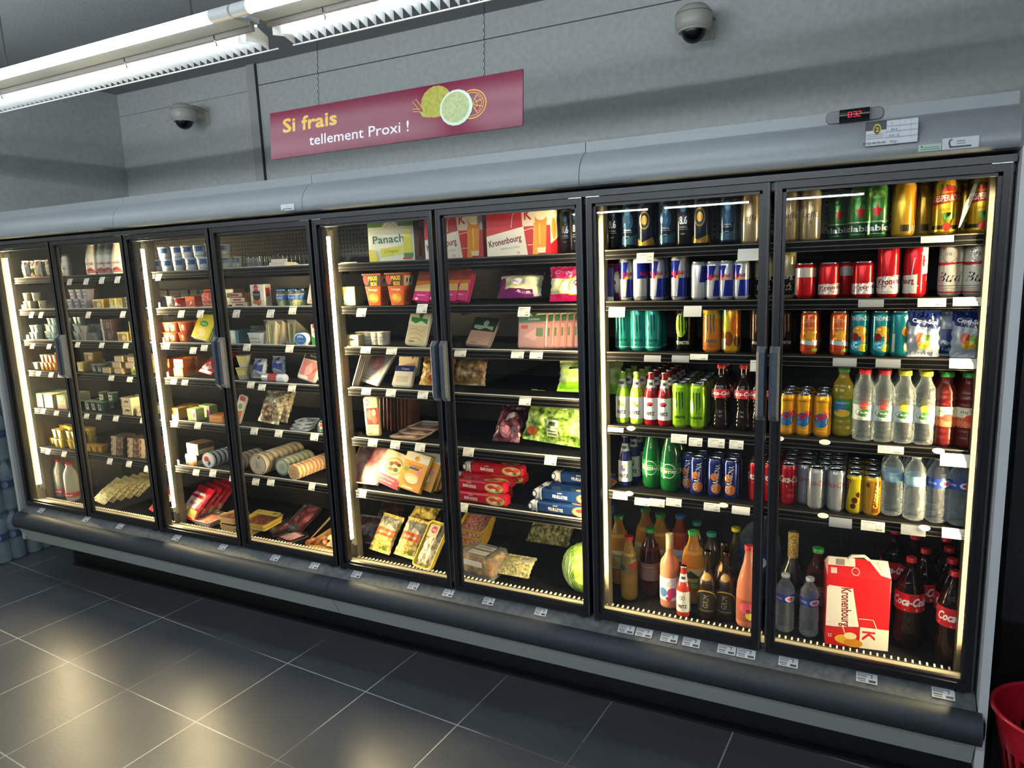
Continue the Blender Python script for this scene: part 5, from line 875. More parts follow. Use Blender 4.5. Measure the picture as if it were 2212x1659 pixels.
carton('obox', 'orange and yellow processed cheese box', .075, .07, .048, '#e0701c', [('r', -.9, .1, .9, .55, '#e8b02a'), T('Vache', 0, .4, .3, '#f4e8c8', fit=.5, bold=.04), ('e', -.8, .5, .15, .2, '#4a7a2c'), ('r', -.9, .7, .9, .85, '#d8481c')], name='cheese_box', cat='box', top='#c86a24')
bag('redrav', 'red pasta pack with glossy film', .12, .14, .035, '#c8202c', [('p', [(-.9, .66), (.9, .7), (.9, .95), (-.9, .92)], '#8a8034'), ('p', [(-.8, .2), (.0, .5), (.7, .24), (.2, .12)], '#e8b0a8'), ('r', -.9, .02, .9, .12, '#e8dcd0')], seed=23, name='pasta_pack', cat='pack')
cup('wcup', 'white cup with yellow band', .036, .024, .06, '#cfcfc4', '#d8cc7a', [('p', [(-.8, .4), (.8, .4), (.6, .9), (-.6, .9)], '#d9cf6a')], name='dessert_cup')
bag('bsaus', 'crinkled blue and white sausage bag', .085, .10, .05, '#c4cad4', [('p', [(-.9, .5), (-.2, .8), (.6, .55), (.9, .7), (.8, .3), (0, .5), (-.8, .3)], '#2c3c94'), ('e', -.2, .2, .5, .14, '#d9dccb'), ('p', [(-.3, .8), (.1, .98), (.5, .82)], '#3c4ca0')], seed=24, name='sausage_bag')
def roll(R):
    MB().lathe([(-.075, .016), (-.07, .022), (.07, .022), (.075, .016)], M('#b9c2d2', 'f'), 16, T=Matrix.Translation((0, 0, .022)) @ Matrix.Rotation(PI/2, 4, 'Y')).build('wrap', R)
    q = MB().lathe([(-.028, .0228), (.028, .0228)], M('#b8343c', 's'), 18, T=Matrix.Translation((0, 0, .022)) @ Matrix.Rotation(PI/2, 4, 'Y'), cap0=False, cap1=False); q.deco([T('rillettes', 0, .5, .5, '#e8dcd8', fit=.7)], lambda u, v, o: (u, -.0229-o, v+.012), .028, .02, 's'); q.build('label', R)
KIND['roll'] = ('sausage_roll_pack', 'sausage pack', 'pale blue wrapped sausage lying flat with red label', None, roll)
flat('smpack', 'salmon coloured smoked meat pack with dark top', .125, .155, .010, '#c8b8ac', [('p', [(-.9, .66), (.9, .70), (.9, 1), (-.9, 1)], '#2c2c28'), T('Serrano', .1, .80, .07, '#d8d2c0', fit=.45, rot=2), ('e', 0, .92, .25, .05, '#8a8478'), ('r', -.85, .06, .85, .64, '#c87a70'), ('p', [(-.3, .1), (.5, .3), (.1, .6), (-.4, .4)], '#dca49a'), T('2', -.65, .52, .10, '#2c2c28'), ('p', [(.3, .2), (.85, .4), (.85, .5), (.5, .4)], '#b05a50'), ('r', -.85, .04, .2, .14, '#e0dacf')])
flat('smpack2', 'second smoked meat pack with green mark', .10, .12, .012, '#b8ac9c', [('p', [(-.9, .5), (.9, .7), (.9, 1), (-.9, 1)], '#24302a'), ('p', [(-.6, .3), (0, .6), (.5, .4)], '#4a7a4a'), ('r', -.9, .03, .5, .14, '#e0dacf'), ('p', [(-.4, .8), (.2, .9), (.1, .75)], '#b83c3c')])
carton('fyog', 'small fruit yogurt multipack with flower print', .07, .055, .062, '#d8a03c', [('e', 0, .6, .7, .3, '#e0b83a'), ('e', -.2, .65, .3, .14, '#d8482c'), ('r', -1, 0, 1, .28, '#c08ab0'), ('e', .6, .8, .2, .1, '#5a8a34')], name='yogurt_pack', cat='pack')
carton('gyog', 'small green and pink yogurt multipack', .066, .055, .066, '#a9c070', [('r', .2, .1, 1, .95, '#d9b8cc'), ('e', -.4, .7, .4, .18, '#4a9a3c'), ('e', -.4, .3, .4, .14, '#7ac05a'), ('e', .6, .5, .25, .2, '#c84a7a')], name='yogurt_pack', cat='pack')
carton('flor', 'flat orange pack lying on the shelf', .10, .08, .020, '#b8682c', [('r', -.8, .2, .8, .8, '#d08a4a')], name='cheese_pack', cat='pack')
flat('olean', 'tall narrow orange and white pack leaning', .06, .15, .012, '#d8d0c0', [('p', [(-.9, .0), (.9, .0), (.9, .5), (-.9, .35)], '#d06a2c'), ('r', -.6, .8, .8, .95, '#b03c2c'), ('e', .1, .6, .5, .1, '#7a9a6a')], name='fish_pack')
bag('blini', 'silvery vacuum pack of round brown sausage', .15, .165, .05, MT('vacuum_film', '#5c4a34', '#a89878', '#e8e2cc', s=45, r=.12, b=1.0), [('e', .05, .3, .6, .24, mottle('coiled_sausage', ['#4a2c1c', '#8a6448', '#d0b898'], 50, .2, .9))], seed=25, name='sausage_pack', cat='pack')
tray('dflat', 'flat dark blue and white pack lying down', .11, .09, .012, '#9aa2ac', MT('herring', '#1c2430', '#4a5664', '#b9c0c8', s=40), dome=.6, name='fish_pack', cat='pack')
def dome_pack(R):
    MB().lathe([(.0, .045), (.03, .044), (.05, .034), (.06, .01)], M('#dfe0dc', 'clr'), 20).build('dome', R); MB().lathe([(.002, .038), (.025, .034), (.03, .01)], MT('cream_cheese', '#b9b4a4', '#dedad0', s=20), 18).build('content', R)
    q = MB().box(-.0, .045, -.05, -.049, .005, .05, M('#c8c4b0')); q.deco([('r', -.9, .6, .9, .95, '#b83c3c'), ('r', -.9, .05, .9, .35, '#3c7a54')], lambda u, v, o: (u+.0225, -.0503-o, v+.005), .02, .045); q.build('label', R)
KIND['domep'] = ('cheese_dome', 'cheese pack', 'clear domed cheese pack with red and green label', None, dome_pack)
carton('carml', 'brown and orange chocolate dessert carton', .105, .10, .062, '#3c241c', [('p', [(-.4, .0), (.3, .0), (.6, .5), (.2, .8), (-.5, .6)], '#c8642c'), T('D', -.85, .7, .36, '#e8e0d4', bold=.05), ('e', .5, .35, .2, .2, '#7a3018'), ('r', -.6, .7, -.2, .76, '#d9c8b8'), ('r', -.6, .55, -.3, .6, '#d9c8b8')], [('r', -.9, .1, .9, .5, '#b0a06a'), ('r', -.9, .5, .9, .8, '#241c18')], name='dessert_carton', top='#5a4234')
disc('cam_b', 'round cheese box with dark blue sides', .042, .028, '#4a4e5c', '#e0e0dc', [('e', -.2, .6, .4, .18, '#c82c34'), ('p', [(-.1, .3), (.3, .55), (.5, .3), (.1, .15)], '#3a3c84'), ('l', arc(0, .5, .9, .45, 0, 360, 24), .02, '#5c6470')])
disc('cam_c', 'round cream coloured cheese box', .044, .03, '#c8a888', '#dccdb0', [('l', arc(0, .5, .85, .42, 0, 360, 24), .02, '#a08a6a'), ('e', 0, .5, .4, .2, '#c8b48c')])
disc('cam_r', 'large round cream and red cheese box', .056, .032, '#cbb890', '#dcd2b4', [('l', arc(0, .5, .92, .46, 0, 360, 24), .03, '#a8342c'), ('e', 0, .42, .6, .3, '#d8ccb0'), T('CAMBERT', -.1, .48, .16, '#8a2c24', fit=.42, rot=-84), T('Normandie', .2, .46, .10, '#8a2c24', rot=-80, fit=.3), ('e', .2, .84, .15, .06, '#8a5a34')])
disc('cam_g', 'round cheese box with green rim', .045, .03, '#a8ac84', '#c8cab0', [('l', arc(0, .5, .88, .44, 0, 360, 24), .06, '#5a7a4a'), ('e', 0, .5, .4, .2, '#b0b48c')])
disc('biscu', 'small scalloped orange cheese in a row', .040, .022, '#c88a58', '#d9b58c', [('l', arc(0, .5, .72, .36, 0, 360, 20), .03, '#6a4424'), ('e', 0, .5, .6, .3, '#c89c6c'), T('Saint', 0, .6, .12, '#5c3a1c', fit=.35), T('Felicien', 0, .42, .12, '#5c3a1c', fit=.4)], pn=8, name='small_cheese', cat='cheese')
bag('emment', 'red bag of grated cheese', .15, .20, .04, '#b8182c', [('p', [(-.8, .30), (.6, .30), (.7, .62), (-.7, .62)], '#dcc8c0'), T('Rape', 0, .46, .16, '#b8182c', fit=.4, shear=.3, bold=.04), ('p', [(-.9, .06), (.9, .06), (.9, .28), (-.9, .28)], '#d9bd5a'), ('p', [(-.7, .7), (.7, .72), (.6, .8), (-.6, .78)], '#e8d8d0')], seed=27, name='grated_cheese_bag')
tray('salmon', 'clear tray of salmon pink mince', .17, .15, .03, '#c8c0b4', MT('pink_mince', '#a85a3c', '#d08a6a', '#e0b09a', s=60), seed=28, fin='s', dome=.4, label=(.14, .3, .10, .75, [('e', 0, .5, .7, .4, '#3a3434'), ('e', 0, .5, .4, .2, '#c8c0b4')]), labcol='#4a4440')
tray('btray', 'beige tray of brown minced meat', .13, .12, .035, '#d9b478', MT('brown_mince', '#5c2c24', '#8a4c3c', '#b07a64', s=60), seed=29, dome=.3)
tray('ytr3', 'yellow tray with scalloped card flap', .20, .15, .04, '#d8bc50', MT('brown_mince2', '#5c2c24', '#7a4034', '#a86c5a', s=60), seed=30, dome=.3, label=(.42, .30, 0, .80, [('e', -.7, .6, .2, .3, '#c8a02c'), T('Foie', 0, .5, .3, '#7a4a1c', fit=.3, shear=.3), ('e', .7, .5, .2, .3, '#8a6a2c')]), labcol='#dcc468')
tray('steak', 'black tray of dark red steak', .15, .20, .022, '#18181a', STEAK, seed=31, dome=.7, label=(.46, .22, 0, .12, [('e', -.6, .5, .14, .3, '#d0d0cc'), T('STEAK', .2, .5, .4, '#b9bab4', fit=.4)]), labcol='#3a3e3e')
tray('steak2', 'small black tray of pink meat', .13, .12, .025, '#131315', PINKM, seed=32, dome=.6)
def sausages(R):
    b = MB().add([(-.10, 0, .002), (.10, 0, .002), (.12, .16, .03), (-.08, .17, .05)], [(0, 1, 2, 3)], M('#b88a4a')).add([(-.10, 0, .0), (.10, 0, .0), (.12, .16, .028), (-.08, .17, .048)], [(3, 2, 1, 0)], M('#a87a3c'))
    b.build('board', R); q = MB()
    for k, (x, y) in enumerate(((-.06, .02), (-.02, .05), (.03, .06), (.07, .09), (.02, .10))):
        q.tube([(x+.018*math.cos(a)*(1+.1*k), y+.03*math.sin(a), .02+.006*k) for a in [i*.45 for i in range(11)]], .012, SAUS, 8)
    q.build('sausage', R); p = MB(); p.add([(-.09, .03, .03), (-.075, .02, .03), (.01, .12, .165), (.035, .10, .16)], [(0, 1, 3, 2)], M('#c09a58')); p.add([(-.09, .034, .03), (-.075, .024, .03), (.01, .124, .165), (.035, .104, .16)], [(2, 3, 1, 0)], M('#b08a48')); p.build('card_strip', R)
    c = MB()
    for x, y, z in ((.05, .08, .052), (.085, .12, .058)): c.rbox(.06, .035, .006, .015, M('#d9c48a'), z0=z, T=Matrix.Translation((x, y, 0)) @ Matrix.Rotation(.4, 4, 'X'))
    c.build('cheese_slice', R)
KIND['sausb'] = ('sausage_platter', 'sausages', 'cardboard platter of brown sausages and cheese slices', None, sausages)
bag('ravb', 'beige crinkled pack of ravioli by the post', .12, .14, .04, MT('ravioli', '#8a6a4a', '#cbb18a', '#e6dcc4', s=26), [], seed=33, name='pasta_bag')
# module 1
bag('pouch', 'white yogurt pouch with red heart print', .06, .10, .028, '#dcd0b4', [('e', -.2, .84, .2, .08, '#c8242c'), ('e', .2, .84, .2, .08, '#c8242c'), ('p', [(-.4, .8), (.4, .8), (0, .62)], '#c8242c'), ('e', .1, .4, .5, .24, '#c9c08a'), ('e', -.4, .08, .4, .06, '#c85a3c'), ('e', .5, .1, .3, .06, '#c85a3c')], seed=35, name='yogurt_pouch', cat='pouch', fin='s')
bottle('ybot', 'white drinking yogurt bottle half behind the post', 'yogurt_bottle', prof=[(0, .022), (.004, .025), (.07, .024), (.085, .020), (.10, .022), (.115, .016)], mat=M('#d8d2c4', 's'), cap=(.017, .012, M('#3a7a5a', 's')), label=(.03, .06, '#c8c8c0', [('r', -.5, .3, .5, .6, '#7a8a9a')]))
pots('beig', 'beige dessert cups joined in a pair', 2, 1, .042, .048, '#bfae8a', '#d6ccb0', [('r', -.7, .25, .7, .8, '#b0583c'), ('r', -.5, .45, .5, .6, '#e0d0b0')], name='dessert_pack')
cup('bcup', 'plain cream dessert cup', .024, .019, .048, '#c6ba94', '#d9d0b0', [('r', -.4, .3, .4, .6, '#a89c74')], name='dessert_cup')
carton('gold', 'golden caramel dessert pack', .085, .06, .052, '#c8963a', [('e', -.4, .5, .4, .35, '#9a6a2c'), ('e', .3, .4, .4, .25, '#e4d4a8'), ('r', -1, .82, 1, 1, '#d9cda0')], name='dessert_pack', cat='pack')
carton('gold2', 'yellow and cream dessert pack', .055, .055, .056, '#cdb45c', [('p', [(-.9, .1), (0, .7), (.9, .1)], '#e6d9ac'), ('r', .1, .3, .7, .8, '#b9963a')], name='dessert_pack', cat='pack')
cup('wpot', 'round white yogurt pot with dark mark', .032, .027, .06, '#d3d1c4', '#e0dfd6', [('e', 0, .6, .35, .18, '#4a5260'), ('e', 0, .62, .2, .08, '#d3d1c4')])
pots('wblue', 'white yogurt pair with blue swirl', 2, 1, .042, .042, '#cdd2b4', '#dfe2cc', [('e', 0, .55, .55, .26, '#34507c'), ('e', .05, .55, .35, .14, '#c6ccae')])
pots('teal', 'pale teal yogurt pair', 2, 1, .038, .042, '#b4cfc0', '#cde0d2', [('r', -.8, .2, .8, .8, '#5aa0a8'), ('r', -.5, .4, .5, .6, '#d4e2d0')])
pots('grp', 'pale grey dessert cups in a pair', 2, 1, .05, .042, '#a8a69a', '#c4c2b8', [('r', -.7, .3, .7, .7, '#8c8a80')], name='dessert_pack')
carton('doo', 'dark brown chocolate dessert pack', .09, .07, .062, '#3a2018', [('r', -1, 0, -.62, 1, '#d8d0c4'), T('DOO', -.8, .5, .32, '#2c1c18', rot=-90, sx=.8), ('e', .4, .45, .32, .3, '#9a7a6a'), ('e', .4, .45, .2, .18, '#5a3024')], name='dessert_pack', cat='pack')
pots('odes', 'bright orange dessert pots in a strip', 4, 1, .042, .046, '#e0861c', '#dc9a44', [('e', 0, .6, .5, .2, '#f0b85a')], name='dessert_pack')
pots('silv', 'silver foil dessert cups in a pair', 2, 1, .05, .048, '#8a8f8c', '#b0b4ae', [('p', [(-.8, .2), (-.3, .8), (0, .2), (.4, .8), (.8, .2)], '#cfd2cc')], name='dessert_pack', fin='k')
carton('bbox', 'small biscuit coloured dessert box', .07, .055, .034, '#b89868', [('r', -.85, .25, .85, .75, '#d8c49c'), T('CREME', 0, .5, .34, '#6a3c2c', fit=.7)], name='dessert_box', cat='box')
carton('ybox', 'yellow and green dessert box', .075, .055, .038, '#cdc034', [('p', [(-.9, .2), (-.3, .8), (.2, .3), (.9, .8), (.9, .6), (.2, .1)], '#6a7a24'), ('r', -.9, .05, .9, .15, '#e6e0b0')], name='dessert_box', cat='box')
carton('grch', 'green and cream yogurt multipack with green arch', .085, .07, .085, '#cfc49c', [('p', [(-1, 1), (1, 1), (.7, .6), (0, .45), (-.7, .6)], '#6a9a3a'), ('e', 0, .74, .5, .16, '#b9cf8c'), ('r', -.3, .78, .3, .82, '#3a5a2c'), T('Activia', 0, .28, .14, '#5c3a2c', fit=.6), ('r', -1, 0, 1, .10, '#c88a9a')], name='yogurt_pack', cat='pack')
cup('dgr', 'dark green yogurt pot', .028, .024, .055, '#2c4a34', '#b9c4b0', [('r', -.5, .2, .5, .8, '#a8b09c'), ('r', -.3, .4, .3, .6, '#8a3c3c')])
pots('dgr4', 'dark green yogurt pots under one lid', 3, 1, .058, .06, '#24402c', '#a8b49c', [('r', -.7, .15, .7, .8, '#a9b49c'), ('e', 0, .55, .4, .18, '#8a4444')])
carton('crem', 'cream dessert pack with brown print', .088, .07, .05, '#cdb98a', [('e', 0, .5, .8, .4, '#d9c89c'), ('p', [(-.7, .3), (-.2, .7), (.3, .3), (.7, .6)], '#b0905a'), ('e', -.85, .55, .12, .25, '#8a6a4a')], name='dessert_pack', cat='pack')
pots('ydes', 'yellow custard pots in a strip', 2, 1, .05, .055, '#d9b83c', '#cda64a', [('r', -.4, .3, .4, .7, '#e6d27a')], name='custard_pack')
pots('ydes2', 'orange yellow custard pots, low tray', 3, 1, .052, .042, '#d8a02c', '#c8924a', [('r', -.4, .3, .4, .6, '#e8c060')], name='custard_pack')
carton('chobr', 'brown and beige chocolate dessert box', .10, .09, .038, '#4a3024', [('p', [(-1, 0), (-.2, 0), (.1, 1), (-1, 1)], '#b8a07c'), ('e', -.85, .5, .1, .3, '#4a3024'), ('p', [(.0, .2), (.3, .9), (.6, .3), (.9, .8), (.9, .4), (.4, .1)], '#8a6a54')], name='dessert_box', cat='box', top='#6a5444')
bag('gratb', 'pale yellow bag of grated cheese lying flat', .15, .19, .035, GRATE, [('r', -.7, .55, .7, .72, '#c8bc8a'), T('RAPE', 0, .63, .1, '#6a5c34', fit=.4)], seed=37, name='grated_cheese_bag')
bag('gratr', 'red and white bag by the door post', .11, .17, .04, '#c8b49c', [('r', -1, .75, 1, 1, '#b83428'), ('p', [(-1, .0), (1, .0), (.6, .3), (-.6, .2)], '#b8282c'), ('p', [(-.5, .3), (.6, .5), (.2, .7)], '#d9bd7a')], seed=38, name='grated_cheese_bag')
carton('bluetag', 'narrow dark blue carton beside the tall energy cans', .025, .06, .125, '#1c2a74', [('r', -1, .0, 1, .12, '#d8d8d0')], name='drink_carton')
bag('capri', 'dark blue and silver juice pouch', .095, .145, .045, '#a9b0b8', [('p', [(-1, .7), (1, .6), (1, 1), (-1, 1)], '#14245c'), T('Capri-Sun', 0, .78, .12, '#e8ecf0', fit=.72, rot=-6, bold=.05), T('MULTI', .1, .64, .07, '#e8ecf0', fit=.3), ('e', -.2, .42, .3, .12, '#c8502c'), ('e', .25, .38, .25, .12, '#6a9a2c'), ('e', 0, .28, .4, .10, '#e0b02c'), ('p', [(-.9, .0), (.9, .0), (.6, .14), (-.6, .12)], '#c8ccd4')], seed=40, name='juice_pouch', cat='pouch', fin='g')
bag('caprib', 'silver juice pouch turned to show its straw', .09, .145, .045, '#8a929e', [('r', -.6, .05, .1, .6, '#2c3c6c'), ('l', [(-.7, .2), (-.3, .95)], .03, '#d8c8c0'), ('p', [(.1, .6), (.9, .7), (.9, 1), (.0, 1)], '#1c2c64')], seed=41, name='juice_pouch', cat='pouch', fin='g')
ITEMS = [
 ('c86b',3.7393,0.223,1.8956,0,0,0,1,4),
 ('c86',3.798,0.163,1.8956,0,0,0,1,4),
 ('c86',3.798,0.233,1.8956,0,0,0,1,4),
 ('c86b',3.8572,0.163,1.8956,0,0,0,1,4),
 ('c86g',3.9199,0.163,1.8956,0,0,0,1,4),
 ('c86g',3.9199,0.233,1.8956,0,0,0,1,4),
 ('c86b',3.9976,0.163,1.8956,0,0,0,1,4),
 ('c86',4.0596,0.163,1.8956,0,0,0,1,4),
 ('c86',4.0596,0.233,1.8956,0,0,0,1,4),
 ('c86g',4.118,0.163,1.8956,0,0,0,1,4),
 ('c86b',4.2121,0.163,1.8956,0,0,0,1,4),
 ('leffe',4.2842,0.163,1.8956,0,0,0,1,4),
 ('leffe',4.2842,0.233,1.8956,0,0,0,1,4),
 ('leffe',4.4077,0.173,1.8956,6,0,0,1,4),
 ('leffe',4.4718,0.173,1.8956,6,0,0,1,4),
 ('heine',4.5522,0.273,1.8956,6,0,0,1,4),
 ('heine',4.6165,0.183,1.8956,6,0,0,1,4),
 ('heine',4.67,0.163,1.8956,-6,0,0,1,4),
 ('desps',4.7422,0.163,1.8956,31,0,0,1,4),
 ('desps',4.7985,0.233,1.8956,31,0,0,1,4),
 ('desp',4.8543,0.158,1.8956,6,0,0,1,4),
 ('desps',4.9126,0.243,1.8956,31,0,0,1,4),
 ('desp',4.9464,0.158,1.8956,6,0,0,1,4),
 ('endpk3',3.7486,0.17,1.7086,0,0,0,2,4),
 ('bluetag',3.7904,0.155,1.7086,0,0,0,2,4),
 ('rb',3.8418,0.1575,1.7086,8,0,0,2,4),
 ('rb',3.8418,0.2175,1.7086,8,0,0,2,4),
 ('rb2',3.8968,0.1575,1.7086,8,0,0,2,4),
 ('rb2',3.8968,0.2175,1.7086,8,0,0,2,4),
 ('rb',3.9618,0.1575,1.7086,-4,0,0,2,4),
 ('rb',3.9618,0.2175,1.7086,-4,0,0,2,4),
 ('rb',4.0393,0.1575,1.7086,-4,0,0,2,4),
 ('rb',4.0393,0.2175,1.7086,-4,0,0,2,4),
 ('rbs2',4.1102,0.1565,1.7086,-10,0,0,2,4),
 ('rbs2',4.1102,0.2145,1.7086,-10,0,0,2,4),
 ('rbs',4.1617,0.1565,1.7086,12,0,0,2,4),
 ('rbs',4.1617,0.2145,1.7086,12,0,0,2,4),
 ('rbs',4.207,0.1565,1.7086,-10,0,0,2,4),
 ('rbs',4.207,0.2145,1.7086,-10,0,0,2,4),
 ('rbs',4.2567,0.1565,1.7086,-10,0,0,2,4),
 ('rbs',4.2567,0.2145,1.7086,-10,0,0,2,4),
 ('k16',4.3298,0.193,1.7086,0,0,0,2,4),
 ('k16',4.3998,0.173,1.7086,0,0,0,2,4),
 ('krons2',4.4636,0.163,1.7086,0,0,0,2,4),
 ('krons',4.5362,0.163,1.7086,0,0,0,2,4),
 ('krons2',4.5816,0.233,1.7086,0,0,0,2,4),
 ('krons',4.6377,0.163,1.7086,6,0,0,2,4),
 ('kron',4.7094,0.163,1.7086,0,0,0,2,4),
 ('kron',4.7094,0.233,1.7086,0,0,0,2,4),
 ('kron2',4.7835,0.163,1.7086,0,0,0,2,4),
 ('bud',4.879,0.163,1.7086,-14,0,0,2,4),
 ('bud',4.9431,0.163,1.7086,4,0,0,2,4),
 ('mteal',3.828,0.163,1.5206,0,0,0,3,4),
 ('mteal',3.8879,0.163,1.5206,0,0,0,3,4),
 ('mteal',3.8879,0.233,1.5206,0,0,0,3,4),
 ('mteal',3.9432,0.163,1.5206,0,0,0,3,4),
 ('mteal',3.9432,0.233,1.5206,0,0,0,3,4),
 ('mblk',4.0573,0.163,1.5206,0,0,0,3,4),
 ('mblk',4.0573,0.233,1.5206,0,0,0,3,4),
 ('mora',4.1576,0.163,1.5206,0,0,0,3,4),
 ('mora',4.1576,0.233,1.5206,0,0,0,3,4),
 ('mmango',4.2256,0.163,1.5206,0,0,0,3,4),
 ('mcop',4.3214,0.163,1.5206,0,0,0,3,4),
 ('mcop',4.3214,0.233,1.5206,0,0,0,3,4),
 ('mcop',4.4024,0.193,1.5206,0,0,0,3,4),
 ('peach',4.482,0.159,1.5206,0,0,0,3,4),
 ('peach',4.482,0.221,1.5206,0,0,0,3,4),
 ('peach',4.482,0.283,1.5206,0,0,0,3,4),
 ('peach',4.482,0.345,1.5206,0,0,0,3,4),
 ('peach',4.5737,0.159,1.5206,0,0,0,3,4),
 ('peach',4.5737,0.221,1.5206,0,0,0,3,4),
 ('peach',4.5737,0.283,1.5206,0,0,0,3,4),
 ('peach',4.5737,0.345,1.5206,0,0,0,3,4),
 ('tropi',4.6334,0.159,1.5206,0,0,0,3,4),
 ('tropi',4.6334,0.221,1.5206,0,0,0,3,4),
 ('tropi',4.6334,0.283,1.5206,0,0,0,3,4),
 ('tropi',4.6334,0.345,1.5206,0,0,0,3,4),
 ('tropi',4.6948,0.154,1.5206,10,0,0,3,4),
 ('tropi',4.6948,0.216,1.5206,10,0,0,3,4),
 ('tropi',4.6948,0.278,1.5206,10,0,0,3,4),
 ('tropi',4.6948,0.34,1.5206,10,0,0,3,4),
 ('tropi2',4.7492,0.149,1.5206,0,0,0,3,4),
 ('tropi2',4.7492,0.211,1.5206,0,0,0,3,4),
 ('tropi2',4.7492,0.273,1.5206,0,0,0,3,4),
 ('tropi2',4.7492,0.335,1.5206,0,0,0,3,4),
 ('capri',4.8129,0.139,1.5206,6,0,0,3,4),
 ('capri',4.8129,0.199,1.5206,6,0,0,3,4),
 ('caprib',4.8886,0.164,1.5206,0,0,0,3,4),
 ('capri',4.9352,0.136,1.5206,-4,0,0,3,4),
 ('capri',4.9352,0.196,1.5206,-4,0,0,3,4),
 ('fz_g',3.8239,0.1565,1.2386,0,0,0,4,4),
 ('fz_g',3.8239,0.2315,1.2386,0,0,0,4,4),
 ('fz_g',3.8239,0.3065,1.2386,0,0,0,4,4),
 ('fz_g',3.8801,0.1565,1.2386,0,0,0,4,4),
 ('fz_g',3.8801,0.2315,1.2386,0,0,0,4,4),
 ('fz_g',3.8801,0.3065,1.2386,0,0,0,4,4),
 ('fz_r',3.9353,0.1565,1.2386,0,0,0,4,4),
 ('fz_r',3.9353,0.2245,1.2386,0,0,0,4,4),
 ('fz_r',3.9353,0.2925,1.2386,0,0,0,4,4),
 ('fz_r',3.9353,0.3605,1.2386,0,0,0,4,4),
 ('fz_r',3.9353,0.4285,1.2386,0,0,0,4,4),
 ('fz_r',3.9869,0.1565,1.2386,0,0,0,4,4),
 ('fz_r',3.9869,0.2245,1.2386,0,0,0,4,4),
 ('fz_r',3.9869,0.2925,1.2386,0,0,0,4,4),
 ('fz_r',3.9869,0.3605,1.2386,0,0,0,4,4),
 ('fz_r',3.9869,0.4285,1.2386,0,0,0,4,4),
 ('mlime',4.0484,0.158,1.2386,0,0,0,4,4),
 ('mlime',4.0484,0.228,1.2386,0,0,0,4,4),
 ('mlime',4.0484,0.298,1.2386,0,0,0,4,4),
 ('mlime',4.0484,0.368,1.2386,0,0,0,4,4),
 ('mlime',4.0484,0.438,1.2386,0,0,0,4,4),
 ('mlime',4.1112,0.158,1.2386,0,0,0,4,4),
 ('mlime',4.1112,0.228,1.2386,0,0,0,4,4),
 ('mlime',4.1112,0.298,1.2386,0,0,0,4,4),
 ('mlime',4.1112,0.368,1.2386,0,0,0,4,4),
 ('mlime',4.1112,0.438,1.2386,0,0,0,4,4),
 ('ck50',4.1925,0.1625,1.2386,0,0,0,4,4),
 ('ck50',4.1925,0.2375,1.2386,0,0,0,4,4),
 ('ck50',4.1925,0.3125,1.2386,0,0,0,4,4),
 ('ck50',4.2707,0.1625,1.2386,0,0,0,4,4),
 ('ck50',4.2707,0.2375,1.2386,0,0,0,4,4),
 ('ck50',4.2707,0.3125,1.2386,0,0,0,4,4),
 ('ck50',4.3266,0.1625,1.2386,0,0,0,4,4),
 ('ck50',4.3266,0.2375,1.2386,0,0,0,4,4),
 ('ck50',4.3266,0.3125,1.2386,0,0,0,4,4),
 ('oasis',4.4211,0.154,1.2386,0,0,0,4,4),
 ('oasis',4.4211,0.22,1.2386,0,0,0,4,4),
 ('oasis',4.4211,0.286,1.2386,0,0,0,4,4),
 ('oasis',4.4726,0.154,1.2386,0,0,0,4,4),
 ('oasis',4.4726,0.22,1.2386,0,0,0,4,4),
 ('oasis',4.4726,0.286,1.2386,0,0,0,4,4),
 ('oasis',4.5303,0.154,1.2386,0,0,0,4,4),
 ('oasis',4.5303,0.22,1.2386,0,0,0,4,4),
 ('oasis',4.5303,0.286,1.2386,0,0,0,4,4),
 ('v_trop',4.5918,0.1935,1.2386,-20,0,0,4,4),
 ('v_red',4.6568,0.1455,1.2386,0,0,0,4,4),
 ('v_red',4.6568,0.2195,1.2386,0,0,0,4,4),
 ('v_red',4.6568,0.2935,1.2386,0,0,0,4,4),
 ('v_red',4.6568,0.3675,1.2386,0,0,0,4,4),
 ('v_red',4.7139,0.1455,1.2386,0,0,0,4,4),
 ('v_red',4.7139,0.2195,1.2386,0,0,0,4,4),
 ('v_red',4.7139,0.2935,1.2386,0,0,0,4,4),
 ('v_red',4.7139,0.3675,1.2386,0,0,0,4,4),
 ('v_yel',4.772,0.1455,1.2386,0,0,0,4,4),
 ('v_yel',4.772,0.2195,1.2386,0,0,0,4,4),
 ('v_yel',4.772,0.2935,1.2386,0,0,0,4,4),
 ('v_yel',4.772,0.3675,1.2386,0,0,0,4,4),
 ('v_yel',4.8306,0.1455,1.2386,0,0,0,4,4),
 ('v_yel',4.8306,0.2195,1.2386,0,0,0,4,4),
 ('v_yel',4.8306,0.2935,1.2386,0,0,0,4,4),
 ('v_yel',4.8306,0.3675,1.2386,0,0,0,4,4),
 ('v_jui',4.8878,0.1455,1.2386,0,0,0,4,4),
 ('v_jui',4.8878,0.2195,1.2386,0,0,0,4,4),
 ('v_jui',4.8878,0.2935,1.2386,0,0,0,4,4),
 ('v_jui',4.8878,0.3675,1.2386,0,0,0,4,4),
 ('v_jui',4.9468,0.1455,1.2386,0,0,0,4,4),
 ('v_jui',4.9468,0.2195,1.2386,0,0,0,4,4),
 ('v_jui',4.9468,0.2935,1.2386,0,0,0,4,4),
 ('v_jui',4.9468,0.3675,1.2386,0,0,0,4,4),
 ('fz_b',3.829,0.1615,0.9826,0,0,0,5,4),
 ('fz_b',3.8408,0.2365,0.9826,0,0,0,5,4),
 ('fz_b',3.8408,0.3115,0.9826,0,0,0,5,4),
 ('perrier',3.9318,0.184,0.9826,0,0,0,5,4),
